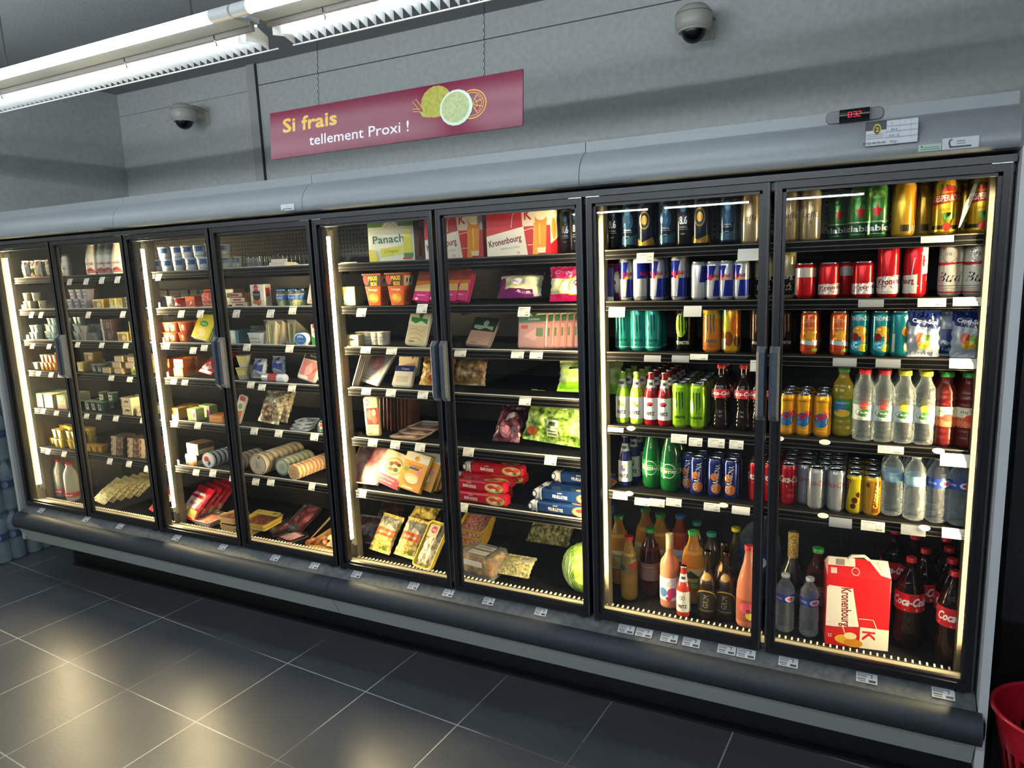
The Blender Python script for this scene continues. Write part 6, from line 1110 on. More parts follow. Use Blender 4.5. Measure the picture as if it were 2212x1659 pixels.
 ('perrier',4.0088,0.164,0.9826,0,0,0,5,4),
 ('perrier',4.0088,0.254,0.9826,0,0,0,5,4),
 ('orang',4.0713,0.1875,0.9826,-10,0,0,5,4),
 ('orang',4.1113,0.1525,0.9826,8,0,0,5,4),
 ('orang',4.1113,0.2275,0.9826,8,0,0,5,4),
 ('orang',4.1744,0.1525,0.9826,18,0,0,5,4),
 ('orang',4.1744,0.2275,0.9826,18,0,0,5,4),
 ('orang',4.2331,0.1525,0.9826,-4,0,0,5,4),
 ('orang',4.2331,0.2275,0.9826,-4,0,0,5,4),
 ('coke',4.3209,0.159,0.9826,0,0,0,5,4),
 ('coke',4.3209,0.221,0.9826,0,0,0,5,4),
 ('coke',4.3209,0.283,0.9826,0,0,0,5,4),
 ('coke',4.3209,0.345,0.9826,0,0,0,5,4),
 ('coke',4.3711,0.159,0.9826,0,0,0,5,4),
 ('coke',4.3711,0.221,0.9826,0,0,0,5,4),
 ('coke',4.3711,0.283,0.9826,0,0,0,5,4),
 ('coke',4.3711,0.345,0.9826,0,0,0,5,4),
 ('coke',4.4286,0.159,0.9826,12,0,0,5,4),
 ('coke',4.4286,0.221,0.9826,12,0,0,5,4),
 ('coke',4.4286,0.283,0.9826,12,0,0,5,4),
 ('coke',4.4286,0.345,0.9826,12,0,0,5,4),
 ('coke',4.4286,0.407,0.9826,12,0,0,5,4),
 ('cokel',4.4811,0.189,0.9826,0,0,0,5,4),
 ('cokel',4.4811,0.253,0.9826,0,0,0,5,4),
 ('cokel',4.4811,0.317,0.9826,0,0,0,5,4),
 ('cokel',4.4811,0.381,0.9826,0,0,0,5,4),
 ('cokel',4.5198,0.149,0.9826,5,0,0,5,4),
 ('cokel',4.5456,0.199,0.9826,0,0,0,5,4),
 ('cokel',4.5456,0.263,0.9826,0,0,0,5,4),
 ('cokel',4.5456,0.327,0.9826,0,0,0,5,4),
 ('cokel',4.5456,0.391,0.9826,0,0,0,5,4),
 ('cokel',4.5827,0.149,0.9826,0,0,0,5,4),
 ('cokel',4.5827,0.213,0.9826,0,0,0,5,4),
 ('cokel',4.5827,0.277,0.9826,0,0,0,5,4),
 ('cokel',4.5827,0.341,0.9826,0,0,0,5,4),
 ('cokel',4.5827,0.405,0.9826,0,0,0,5,4),
 ('choco',4.6409,0.1475,0.9826,0,0,0,5,4),
 ('choco',4.6409,0.2115,0.9826,0,0,0,5,4),
 ('choco',4.6409,0.2755,0.9826,0,0,0,5,4),
 ('choco',4.6409,0.3395,0.9826,0,0,0,5,4),
 ('caco',4.6921,0.1455,0.9826,0,0,0,5,4),
 ('caco',4.6921,0.2095,0.9826,0,0,0,5,4),
 ('caco',4.6921,0.2735,0.9826,0,0,0,5,4),
 ('caco',4.6921,0.3375,0.9826,0,0,0,5,4),
 ('w_pale',4.7518,0.168,0.9826,0,0,0,5,4),
 ('w_pale',4.7518,0.243,0.9826,0,0,0,5,4),
 ('w_pale',4.8166,0.145,0.9826,10,0,0,5,4),
 ('w_pale',4.8166,0.22,0.9826,10,0,0,5,4),
 ('w_pale',4.8166,0.295,0.9826,10,0,0,5,4),
 ('w_blue',4.8804,0.145,0.9826,0,0,0,5,4),
 ('w_blue',4.8804,0.22,0.9826,0,0,0,5,4),
 ('w_blue',4.8804,0.295,0.9826,0,0,0,5,4),
 ('w_blue',4.9405,0.141,0.9826,-12,0,0,5,4),
 ('w_blue',4.9405,0.216,0.9826,-12,0,0,5,4),
 ('w_blue',4.9405,0.291,0.9826,-12,0,0,5,4),
 ('j_apple',3.7379,0.345,0.4866,0,0,0,6,4),
 ('j_fuze',3.825,0.21,0.4866,0,0,0,6,4),
 ('j_dark',3.8915,0.285,0.4866,0,0,0,6,4),
 ('j_apple',3.8209,0.465,0.4866,0,0,0,6,4),
 ('j_apple',3.8972,0.425,0.4866,0,0,0,6,4),
 ('j_oran',3.9682,0.485,0.4866,0,0,0,6,4),
 ('rose',3.9921,0.2075,0.4866,0,0,0,6,4),
 ('j_beer',4.0686,0.285,0.4866,0,0,0,6,4),
 ('fz_o',4.061,0.1515,0.4866,0,0,0,6,4),
 ('bbeer',4.148,0.172,0.4866,0,0,0,6,4),
 ('bbeer',4.2142,0.187,0.4866,0,0,0,6,4),
 ('j_teal',4.1282,0.345,0.4866,0,0,0,6,4),
 ('j_yelc',4.2065,0.455,0.4866,0,0,0,6,4),
 ('lemo',4.2988,0.1685,0.4866,0,0,0,6,4),
 ('bbeer',4.1902,0.277,0.4866,0,0,0,6,4),
 ('w5',4.2976,0.463,0.4866,0,0,0,6,4),
 ('j_teal',4.0474,0.445,0.4866,0,0,0,6,4),
 ('w_blue',4.4264,0.1825,0.4866,0,0,0,6,4),
 ('w_blue',4.5091,0.1825,0.4866,0,0,0,6,4),
 ('champ',4.4374,0.3245,0.4866,0,0,0,6,4),
 ('j_dark',4.5264,0.315,0.4866,0,0,0,6,4),
 ('kup',4.6576,0.2075,0.4866,8,0,0,6,4),
 ('ck15',4.8257,0.2365,0.4866,0,0,0,6,4),
 ('ck15',4.8741,0.3365,0.4866,0,0,0,6,4),
 ('ck15',4.9486,0.1665,0.4866,8,0,0,6,4),
 ('ck15',4.9486,0.2715,0.4866,8,0,0,6,4),
 ('ck15',4.9486,0.3765,0.4866,8,0,0,6,4),
 ('ck15',4.9486,0.4815,0.4866,8,0,0,6,4),
 ('ck15',4.7833,0.4965,0.4866,0,0,0,6,4),
 ('ck15',4.8471,0.4665,0.4866,0,0,0,6,4),
 ('panach',2.7908,0.205,1.8906,6,0,0,1,3),
 ('kboxb',3.1106,0.22,1.8906,2,0,0,1,3),
 ('kbox',3.4076,0.22,1.8906,2,0,0,1,3),
 ('c86',3.6524,0.163,1.8906,5,0,0,1,3),
 ('c86',3.5852,0.223,1.8906,0,0,0,1,3),
 ('greenpk',2.5327,0.16,1.7006,0,0,0,2,3),
 ('maxi',2.6835,0.167,1.7006,0,0,0,2,3),
 ('maxi',2.8069,0.167,1.7006,0,0,0,2,3),
 ('pinkpk',2.9295,0.15,1.7006,0,22,6,2,3),
 ('pinkpk',2.9982,0.1615,1.7006,0,22,6,2,3),
 ('pinkpk',3.0542,0.171,1.7006,0,22,6,2,3),
 ('pinkpk',3.1008,0.179,1.7006,0,22,6,2,3),
 ('pinkpk',3.0118,0.22,1.7206,0,18,0,2,3),
 ('pinkpk',3.0709,0.22,1.7206,0,18,0,2,3),
 ('endpk2',3.3714,0.2,1.7006,0,25,0,2,3),
 ('endpk',3.6236,0.165,1.7006,0,8,0,2,3),
 ('crem',2.5249,0.18,1.5156,0,0,0,3,3),
 ('grey',2.5343,0.22,1.5156,0,0,0,3,3),
 ('grey',2.576,0.22,1.5156,0,0,0,3,3),
 ('grey',2.6172,0.22,1.5156,0,0,0,3,3),
 ('grey',2.658,0.22,1.5156,0,0,0,3,3),
 ('mp_green',2.8858,0.14,1.5156,0,20,5,3,3),
 ('mp_dark',3.1927,0.15,1.5156,0,38,5,3,3),
 ('mp_ham',3.4419,0.16,1.5156,0,10,0,3,3),
 ('mp_ham',3.4663,0.172,1.5156,0,10,0,3,3),
 ('mp_ham',3.4907,0.184,1.5156,0,10,0,3,3),
 ('mp_ham',3.515,0.196,1.5156,0,10,0,3,3),
 ('mp_ham',3.5394,0.208,1.5156,0,10,0,3,3),
 ('mp_ham',3.5638,0.22,1.5156,0,10,0,3,3),
 ('mp_edge',2.5104,0.19,1.3276,-70,20,0,4,3),
 ('mp_edge',2.5163,0.196,1.3276,-70,20,0,4,3),
 ('mp_edge',2.5222,0.202,1.3276,-70,20,0,4,3),
 ('mp_edge',2.5281,0.208,1.3276,-70,20,0,4,3),
 ('mp_white',2.5876,0.16,1.3276,0,38,12,4,3),
 ('pancake',2.7734,0.23,1.3676,0,18,0,4,3),
 ('bluelab',2.7845,0.16,1.3276,0,30,0,4,3),
 ('ysal',2.9577,0.17,1.3276,0,25,0,4,3),
 ('ysal2',3.0874,0.23,1.3276,0,20,0,4,3),
 ('lettuce',3.677,0.17,1.3276,0,18,0,4,3),
 ('salami',2.626,0.14,1.0906,0,4,-5,5,3),
 ('thin',2.5788,0.3,1.0906,-84,3,0,5,3),
 ('thin',2.5904,0.312,1.0906,-84,3,0,5,3),
 ('thin',2.6019,0.324,1.0906,-84,3,0,5,3),
 ('thin',2.6403,0.3,1.0906,-84,3,0,5,3),
 ('thin',2.6517,0.312,1.0906,-84,3,0,5,3),
 ('thin',2.6632,0.324,1.0906,-84,3,0,5,3),
 ('thin',2.7007,0.3,1.0906,-84,3,0,5,3),
 ('thin',2.7121,0.312,1.0906,-84,3,0,5,3),
 ('thin',2.7235,0.324,1.0906,-84,3,0,5,3),
 ('meatflat',2.7944,0.13,1.0921,0,0,0,5,3),
 ('meatflat',2.8083,0.18,1.1041,0,0,0,5,3),
 ('meatflat',2.8234,0.23,1.1161,0,0,0,5,3),
 ('redsal',3.3026,0.16,1.0906,0,42,0,5,3),
 ('redsal',3.3024,0.25,1.1006,0,25,0,5,3),
 ('biglet',3.5118,0.175,1.0906,0,22,4,5,3),
 ('biglet',3.532,0.32,1.0906,0,22,0,5,3),
 ('pork',2.5375,0.15,0.8386,0,48,0,6,3),
 ('quiche',2.6712,0.14,0.8386,0,32,14,6,3),
 ('crep',2.8016,0.135,0.8386,0,26,10,6,3),
 ('crep',2.8456,0.17,0.8386,0,26,10,6,3),
 ('crep',2.8564,0.192,0.8386,0,26,10,6,3),
 ('crep',2.8674,0.214,0.8386,0,26,10,6,3),
 ('crep',2.8786,0.236,0.8386,0,26,10,6,3),
 ('pred',3.1893,0.14,0.8386,0,0,0,6,3),
 ('pred',3.1792,0.15,0.8906,0,0,0,6,3),
 ('pred',3.1623,0.215,0.8406,0,0,0,6,3),
 ('pred',3.1741,0.225,0.8926,0,0,0,6,3),
 ('pred',3.2222,0.235,0.9446,0,0,0,6,3),
 ('pred',3.2029,0.295,0.8946,0,0,0,6,3),
 ('pblu',3.5901,0.137,0.8386,0,0,0,6,3),
 ('pblu',3.6064,0.147,0.8906,0,0,0,6,3),
 ('pblu',3.6113,0.215,0.8916,0,0,0,6,3),
 ('pblu',3.6396,0.205,0.8406,0,0,0,6,3),
 ('pblu',3.656,0.235,0.9446,0,0,0,6,3),
 ('penne',2.587,0.16,0.4866,0,38,6,7,3),
 ('penne',2.739,0.155,0.4866,0,38,6,7,3),
 ('ytray',2.8762,0.115,0.4866,-14,52,0,7,3),
 ('meatdisc',2.4984,0.33,0.5466,0,45,0,7,3),
 ('meatdisc',2.4368,0.25,0.4866,0,30,0,7,3),
 ('chips',2.7098,0.35,0.4886,0,60,0,7,3),
 ('chips',2.7137,0.35,0.5436,0,60,0,7,3),
 ('chips',2.7176,0.35,0.5986,0,60,0,7,3),
 ('ytray2',3.008,0.24,0.4886,0,24,0,7,3),
 ('ytray2',3.0138,0.252,0.5196,0,24,0,7,3),
 ('ytray2',3.0195,0.264,0.5506,0,24,0,7,3),
 ('ytray2',3.0253,0.276,0.5816,0,24,0,7,3),
 ('ytray2',3.031,0.288,0.6126,0,24,0,7,3),
 ('chick',3.1499,0.195,0.4866,-8,0,0,7,3),
 ('sprout',3.3724,0.4,0.5366,0,50,0,7,3),
 ('noodbag',3.3095,0.16,0.4866,0,60,0,7,3),
 ('cabbage',3.6291,0.208,0.4866,0,0,0,7,3),
 ('yog',1.2374,0.159,1.8906,0,0,0,1,2),
 ('yog',1.2374,0.231,1.8906,0,0,0,1,2),
 ('yog',1.2374,0.303,1.8906,0,0,0,1,2),
 ('yog',1.3146,0.167,1.8906,0,0,0,1,2),
 ('yog',1.3146,0.239,1.8906,0,0,0,1,2),
 ('yog',1.3146,0.311,1.8906,0,0,0,1,2),
 ('yog',1.4148,0.159,1.8906,0,0,0,1,2),
 ('yog',1.4148,0.231,1.8906,0,0,0,1,2),
 ('yog',1.4148,0.303,1.8906,0,0,0,1,2),
 ('yog',1.5002,0.167,1.8906,0,0,0,1,2),
 ('yog',1.5002,0.239,1.8906,0,0,0,1,2),
 ('yog',1.5002,0.311,1.8906,0,0,0,1,2),
 ('yog',1.5959,0.159,1.8906,0,0,0,1,2),
 ('yog',1.5959,0.231,1.8906,0,0,0,1,2),
 ('yog',1.5959,0.303,1.8906,0,0,0,1,2),
 ('yog',1.6596,0.167,1.8906,0,0,0,1,2),
 ('yog',1.6596,0.239,1.8906,0,0,0,1,2),
 ('yog',1.6596,0.311,1.8906,0,0,0,1,2),
 ('yog',1.3023,0.164,1.9551,0,0,0,1,2),
 ('yog',1.3023,0.236,1.9551,0,0,0,1,2),
 ('yog',1.3912,0.174,1.9551,0,0,0,1,2),
 ('yog',1.3912,0.246,1.9551,0,0,0,1,2),
 ('yog',1.4806,0.164,1.9551,0,0,0,1,2),
 ('yog',1.4806,0.236,1.9551,0,0,0,1,2),
 ('yog',1.5584,0.174,1.9551,0,0,0,1,2),
 ('yog',1.5584,0.246,1.9551,0,0,0,1,2),
 ('yog',1.6623,0.164,1.9551,0,0,0,1,2),
 ('yog',1.6623,0.236,1.9551,0,0,0,1,2),
 ('purp',1.2169,0.16,1.7006,0,0,0,2,2),
 ('grey',1.2856,0.19,1.7006,0,0,0,2,2),
 ('redpot',1.4001,0.154,1.7006,0,0,0,2,2),
 ('redbox',1.5076,0.145,1.7006,6,0,0,2,2),
 ('redbag',1.6197,0.14,1.7006,0,8,0,2,2),
 ('redwh',1.6963,0.145,1.7006,0,0,0,2,2),
 ('dimbox',0.8277,0.46,1.7006,0,0,0,2,2),
 ('dimbox',0.8995,0.46,1.7006,0,0,0,2,2),
 ('dimbox',1.0139,0.46,1.7006,0,0,0,2,2),
 ('dimbox',1.1001,0.46,1.7006,0,0,0,2,2),
 ('dimbox',1.1762,0.46,1.7006,0,0,0,2,2),
 ('dimbox',1.2511,0.46,1.7006,0,0,0,2,2),
 ('dimbox',1.5349,0.38,1.7006,0,0,0,2,2),
 ('flato',1.8448,0.175,1.7006,10,0,0,2,2),
 ('flato',1.7976,0.205,1.7236,10,0,0,2,2),
 ('flato',1.7499,0.235,1.7466,10,0,0,2,2),
 ('aperi',1.9889,0.145,1.7006,4,0,0,2,2),
 ('jar',2.1273,0.15,1.7006,0,0,0,2,2),
 ('jar',2.201,0.15,1.7006,0,0,0,2,2),
 ('jar',2.2153,0.185,1.7006,0,0,0,2,2),
 ('greypk',2.3182,0.145,1.7006,0,15,5,2,2),
 ('opot',1.2568,0.12,1.5156,0,0,0,3,2),
 ('opot',1.2568,0.208,1.5156,0,0,0,3,2),
 ('opot',1.3739,0.125,1.5156,10,0,0,3,2),
 ('opot',1.3739,0.213,1.5156,10,0,0,3,2),
 ('opot',1.2665,0.12,1.5696,0,0,0,3,2),
 ('opot',1.2665,0.208,1.5696,0,0,0,3,2),
 ('opot',1.3831,0.125,1.5696,10,0,0,3,2),
 ('opot',1.3831,0.213,1.5696,10,0,0,3,2),
 ('ycheese',1.5313,0.14,1.5156,0,24,10,3,2),
 ('ycheese',1.5329,0.17,1.5156,0,22,10,3,2),
 ('ycheese',1.5237,0.2,1.5156,0,22,10,3,2),
 ('tealbox',1.6515,0.195,1.5156,0,0,0,3,2),
 ('tealbox',1.7574,0.185,1.5156,0,0,0,3,2),
 ('tealbox',1.7672,0.255,1.5156,0,0,0,3,2),
 ('feta',1.9439,0.16,1.5156,0,0,0,3,2),
 ('feta',1.9439,0.248,1.5156,0,0,0,3,2),
 ('ctub',1.9584,0.25,1.5506,0,0,0,3,2),
 ('ctub',1.8529,0.26,1.5156,0,0,0,3,2),
 ('sand',2.045,0.12,1.5156,-8,0,0,3,2),
 ('sand2',2.1277,0.17,1.5156,-8,0,0,3,2),
 ('sand',2.0614,0.15,1.5156,-8,0,0,3,2),
 ('oval',2.2474,0.115,1.5156,0,0,0,3,2),
 ('pate',2.3334,0.155,1.5156,-6,0,0,3,2),
 ('obox',1.2306,0.165,1.3276,0,0,0,4,2),
 ('obox',1.2306,0.253,1.3276,0,0,0,4,2),
 ('obox',1.3435,0.165,1.3276,0,0,0,4,2),
 ('obox',1.3435,0.253,1.3276,0,0,0,4,2),
 ('obox',1.3235,0.245,1.3276,0,0,0,4,2),
 ('obox',1.2393,0.165,1.3766,0,0,0,4,2),
 ('obox',1.2393,0.253,1.3766,0,0,0,4,2),
 ('obox',1.3518,0.165,1.3766,0,0,0,4,2),
 ('obox',1.3518,0.253,1.3766,0,0,0,4,2),
 ('obox',1.3316,0.245,1.3766,0,0,0,4,2),
 ('redrav',1.5346,0.14,1.3276,0,50,10,4,2),
 ('redrav',1.5749,0.17,1.3276,0,42,10,4,2),
 ('wcup',1.792,0.166,1.3276,0,0,0,4,2),
 ('wcup',1.792,0.246,1.3276,0,0,0,4,2),
 ('wcup',1.7936,0.176,1.3906,0,0,0,4,2),
 ('bsaus',1.8942,0.17,1.3276,0,15,0,4,2),
 ('bsaus',1.9658,0.24,1.3376,0,5,0,4,2),
 ('roll',2.0495,0.125,1.3276,0,0,0,4,2),
 ('smpack',2.237,0.14,1.3276,0,22,12,4,2),
 ('smpack2',2.3376,0.14,1.3276,0,30,12,4,2),
 ('fyog',1.2753,0.1525,1.0906,0,0,0,5,2),
 ('fyog',1.2753,0.2405,1.0906,0,0,0,5,2),
 ('gyog',1.4173,0.1525,1.0906,0,0,0,5,2),
 ('gyog',1.4173,0.2405,1.0906,0,0,0,5,2),
 ('fyog',1.253,0.2275,1.0906,0,0,0,5,2),
 ('gyog',1.3905,0.2475,1.0906,0,0,0,5,2),
 ('flor',1.5969,0.165,1.0906,0,0,0,5,2),
 ('flor',1.6001,0.165,1.1116,0,0,0,5,2),
 ('olean',1.7342,0.14,1.0906,0,15,14,5,2),
 ('blini',1.9521,0.145,1.0906,0,28,5,5,2),
 ('blini',1.9577,0.2,1.0906,0,24,5,5,2),
 ('dflat',2.1828,0.115,1.0906,14,0,0,5,2),
 ('dflat',2.1801,0.135,1.1046,14,0,0,5,2),
 ('dflat',2.1776,0.155,1.1186,14,0,0,5,2),
 ('domep',2.3158,0.17,1.0906,0,0,0,5,2),
 ('carml',1.3823,0.17,0.8386,-6,0,0,6,2),
 ('carml',1.4014,0.17,0.9016,-6,0,0,6,2),
 ('cam_b',1.5147,0.115,0.8386,4,0,0,6,2),
 ('cam_b',1.5147,0.146,0.8386,4,0,0,6,2),
 ('cam_b',1.5147,0.177,0.8386,4,0,0,6,2),
 ('cam_b',1.5147,0.208,0.8386,4,0,0,6,2),
 ('cam_b',1.5147,0.239,0.8386,4,0,0,6,2),
 ('cam_b',1.5147,0.27,0.8386,4,0,0,6,2),
 ('cam_c',1.7171,0.125,0.8386,4,0,0,6,2),
 ('cam_c',1.7171,0.158,0.8386,4,0,0,6,2),
 ('cam_c',1.7171,0.191,0.8386,4,0,0,6,2),
 ('cam_c',1.7171,0.224,0.8386,4,0,0,6,2),
 ('cam_c',1.7171,0.257,0.8386,4,0,0,6,2),
 ('cam_r',1.8872,0.112,0.8386,4,0,0,6,2),
 ('cam_r',1.8872,0.148,0.8386,4,0,0,6,2),
 ('cam_r',1.8872,0.184,0.8386,4,0,0,6,2),
 ('cam_r',1.8872,0.22,0.8386,4,0,0,6,2),
 ('cam_r',1.8872,0.256,0.8386,4,0,0,6,2),
 ('cam_r',1.8872,0.292,0.8386,4,0,0,6,2),
 ('cam_r',1.8872,0.328,0.8386,4,0,0,6,2),
 ('cam_r',1.8872,0.364,0.8386,4,0,0,6,2),
 ('cam_g',2.0152,0.15,0.8386,4,0,0,6,2),
 ('cam_g',2.0152,0.183,0.8386,4,0,0,6,2),
 ('cam_g',2.0152,0.216,0.8386,4,0,0,6,2),
 ('cam_g',2.0152,0.249,0.8386,4,0,0,6,2),
 ('cam_g',2.0152,0.282,0.8386,4,0,0,6,2),
 ('cam_g',2.0152,0.315,0.8386,4,0,0,6,2),
 ('biscu',2.1326,0.11,0.8386,0,0,0,6,2),
 ('biscu',2.1326,0.137,0.8386,0,0,0,6,2),
 ('biscu',2.1326,0.164,0.8386,0,0,0,6,2),
 ('biscu',2.1326,0.191,0.8386,0,0,0,6,2),
 ('biscu',2.1326,0.218,0.8386,0,0,0,6,2),
 ('biscu',2.1326,0.245,0.8386,0,0,0,6,2),
 ('biscu',2.1326,0.272,0.8386,0,0,0,6,2),
 ('biscu',2.1326,0.299,0.8386,0,0,0,6,2),
 ('biscu',2.1326,0.326,0.8386,0,0,0,6,2),
 ('biscu',2.1326,0.353,0.8386,0,0,0,6,2),
 ('biscu',2.1326,0.38,0.8386,0,0,0,6,2),
 ('biscu',2.1326,0.407,0.8386,0,0,0,6,2),
 ('biscu',2.1326,0.434,0.8386,0,0,0,6,2),
 ('biscu',2.1326,0.461,0.8386,0,0,0,6,2),
 ('emment',1.2519,0.14,0.4866,0,44,10,7,2),
 ('emment',1.2563,0.19,0.4866,0,44,10,7,2),
 ('emment',1.262,0.24,0.4866,0,44,10,7,2),
 ('emment',1.2691,0.29,0.4866,0,44,10,7,2),
 ('salmon',1.3773,0.125,0.4866,-8,4,0,7,2),
 ('btray',1.5911,0.125,0.4866,0,0,0,7,2),
 ('btray',1.5828,0.13,0.5266,0,0,0,7,2),
 ('ytr3',1.7846,0.12,0.5226,0,4,0,7,2),
 ('btray',1.7141,0.12,0.4866,0,0,0,7,2),
 ('steak',1.8572,0.17,0.4866,-28,10,0,7,2),
 ('steak2',2.0065,0.115,0.4866,-12,0,0,7,2),
 ('steak',1.9591,0.22,0.4866,-12,30,0,7,2),
 ('sausb',2.2338,0.12,0.4866,-10,0,0,7,2),
 ('ravb',2.3431,0.13,0.4866,0,62,0,7,2),
 ('pouch',0.0871,0.135,1.8906,6,0,0,1,1),
 ('pouch',0.2103,0.135,1.8906,6,0,0,1,1),
 ('pouch',0.3255,0.135,1.8906,6,0,0,1,1),
 ('pouch',0.0496,0.185,1.8906,0,0,0,1,1),
 ('pouch',0.174,0.185,1.8906,0,0,0,1,1),
 ('ybot',0.4716,0.144,1.8906,0,0,0,1,1),
 ('kefir',0.7006,0.156,1.8906,0,0,0,1,1),
 ('kefir',0.7647,0.176,1.8906,0,0,0,1,1),
 ('kefir',0.8272,0.176,1.8906,0,0,0,1,1),
 ('kefir',0.9314,0.156,1.8906,0,0,0,1,1),
 ('beig',0.0587,0.12,1.7006,0,0,0,2,1),
 ('bcup',0.0401,0.144,1.7506,0,0,0,2,1),
 ('bcup',0.1251,0.149,1.7506,0,0,0,2,1),
 ('bcup',0.1793,0.149,1.7006,0,0,0,2,1),
 ('purp',0.4801,0.12,1.7006,0,0,0,2,1),
 ('purp',0.5468,0.12,1.7006,0,0,0,2,1),
 ('purp',0.6078,0.12,1.7006,0,0,0,2,1),
 ('purp',0.4629,0.15,1.7546,0,0,0,2,1),
 ('purp',0.5299,0.15,1.7546,0,0,0,2,1),
 ('purp',0.5912,0.15,1.7546,0,0,0,2,1),
 ('gold',0.7456,0.15,1.7006,0,0,0,2,1),
 ('gold2',0.875,0.15,1.7006,0,0,0,2,1),
 ('gold2',0.9245,0.155,1.7006,0,0,0,2,1),
 ('wpot',1.0078,0.147,1.7006,0,0,0,2,1),
 ('gold',0.7295,0.23,1.7006,0,0,0,2,1),
 ('wblue',0.0793,0.12,1.5156,0,0,0,3,1),
 ('wblue',0.0793,0.208,1.5156,0,0,0,3,1),
 ('wblue',0.0904,0.12,1.5591,0,0,0,3,1),
 ('wblue',0.0904,0.208,1.5591,0,0,0,3,1),
 ('teal',0.2541,0.12,1.5156,0,0,0,3,1),
 ('teal',0.2541,0.208,1.5156,0,0,0,3,1),
 ('teal',0.3605,0.125,1.5156,0,0,0,3,1),
 ('teal',0.3605,0.213,1.5156,0,0,0,3,1),
 ('teal',0.2647,0.12,1.5591,0,0,0,3,1),
 ('teal',0.2647,0.208,1.5591,0,0,0,3,1),
 ('teal',0.3708,0.125,1.5591,0,0,0,3,1),
 ('teal',0.3708,0.213,1.5591,0,0,0,3,1),
 ('teal',0.2753,0.12,1.6026,0,0,0,3,1),
 ('teal',0.2753,0.208,1.6026,0,0,0,3,1),
 ('teal',0.381,0.125,1.6026,0,0,0,3,1),
 ('teal',0.381,0.213,1.6026,0,0,0,3,1),
 ('grp',0.5334,0.12,1.5156,0,0,0,3,1),
 ('grp',0.5334,0.208,1.5156,0,0,0,3,1),
 ('grp',0.5479,0.12,1.5591,0,0,0,3,1),
 ('grp',0.5479,0.208,1.5591,0,0,0,3,1),
 ('grp',0.6058,0.14,1.5156,0,0,0,3,1),
 ('doo',0.8012,0.155,1.5156,0,0,0,3,1),
 ('doo',0.7889,0.16,1.5786,0,0,0,3,1),
 ('gold',0.9294,0.15,1.5156,0,0,0,3,1),
 ('gold',0.9294,0.238,1.5156,0,0,0,3,1),
 ('gold2',1.02,0.15,1.5156,0,0,0,3,1),
 ('gold2',1.02,0.238,1.5156,0,0,0,3,1),
 ('gold2',1.02,0.15,1.5726,0,0,0,3,1),
 ('gold2',1.02,0.238,1.5726,0,0,0,3,1),
 ('odes',0.1828,0.12,1.3276,0,0,0,4,1),
 ('odes',0.1828,0.208,1.3276,0,0,0,4,1),
 ('odes',0.1944,0.12,1.3751,0,0,0,4,1),
 ('odes',0.1944,0.208,1.3751,0,0,0,4,1),
 ('grp',0.0174,0.125,1.3276,0,0,0,4,1),
 ('grp',0.0174,0.213,1.3276,0,0,0,4,1),
 ('gold2',0.4848,0.16,1.3276,0,0,0,4,1),
 ('gold2',0.4848,0.248,1.3276,0,0,0,4,1),
 ('gold',0.4714,0.23,1.3276,0,0,0,4,1),
 ('gold',0.4714,0.23,1.3806,0,0,0,4,1),
 ('silv',0.6519,0.12,1.3276,0,0,0,4,1),
 ('silv',0.6519,0.208,1.3276,0,0,0,4,1),
 ('bbox',0.744,0.1475,1.3276,0,0,0,4,1),
 ('bbox',0.744,0.2355,1.3276,0,0,0,4,1),
 ('bbox',0.852,0.1475,1.3276,0,0,0,4,1),
 ('bbox',0.852,0.2355,1.3276,0,0,0,4,1),
 ('bbox',0.8413,0.1475,1.3626,0,0,0,4,1),
 ('bbox',0.8413,0.2355,1.3626,0,0,0,4,1),
 ('bbox',0.9557,0.1475,1.3626,0,0,0,4,1),
 ('bbox',0.9557,0.2355,1.3626,0,0,0,4,1),
 ('bbox',0.8662,0.1475,1.3976,0,0,0,4,1),
 ('bbox',0.8662,0.2355,1.3976,0,0,0,4,1),
 ('bbox',0.9799,0.1475,1.3976,0,0,0,4,1),
 ('bbox',0.9799,0.2355,1.3976,0,0,0,4,1),
 ('ybox',1.0008,0.15,1.3276,0,0,0,4,1),
 ('ybox',1.0008,0.238,1.3276,0,0,0,4,1),
 ('ybox',1.0008,0.15,1.3666,0,0,0,4,1),
 ('ybox',1.0008,0.238,1.3666,0,0,0,4,1),
 ('grch',0.0354,0.155,1.0906,0,0,0,5,1),
 ('grch',0.0354,0.243,1.0906,0,0,0,5,1),
 ('grch',0.1373,0.155,1.0906,0,0,0,5,1),
 ('grch',0.1373,0.243,1.0906,0,0,0,5,1),
 ('grch',0.2686,0.155,1.0906,0,0,0,5,1),
 ('grch',0.2686,0.243,1.0906,0,0,0,5,1),
 ('dgr4',0.5726,0.12,1.0906,0,0,0,5,1),
 ('dgr4',0.5726,0.208,1.0906,0,0,0,5,1),
 ('dgr',0.4083,0.148,1.0906,0,0,0,5,1),
 ('dgr4',0.565,0.2,1.0906,0,0,0,5,1),
 ('dgr',0.6368,0.158,1.1536,0,0,0,5,1),
 ('dgr',0.7203,0.158,1.1536,0,0,0,5,1),
 ('crem',0.8847,0.155,1.0906,0,0,0,5,1),
 ('crem',0.8847,0.243,1.0906,0,0,0,5,1),
 ('crem',0.8847,0.155,1.1416,0,0,0,5,1),
 ('crem',0.8847,0.243,1.1416,0,0,0,5,1),
 ('crem',1.0073,0.155,1.0906,0,0,0,5,1),
 ('crem',1.0073,0.243,1.0906,0,0,0,5,1),
 ('ydes',0.1679,0.12,0.8386,0,0,0,6,1),
 ('ydes',0.1679,0.208,0.8386,0,0,0,6,1),
 ('ydes',0.1679,0.12,0.8956,0,0,0,6,1),
 ('ydes',0.1679,0.208,0.8956,0,0,0,6,1),
 ('ydes',0.311,0.12,0.8386,0,0,0,6,1),
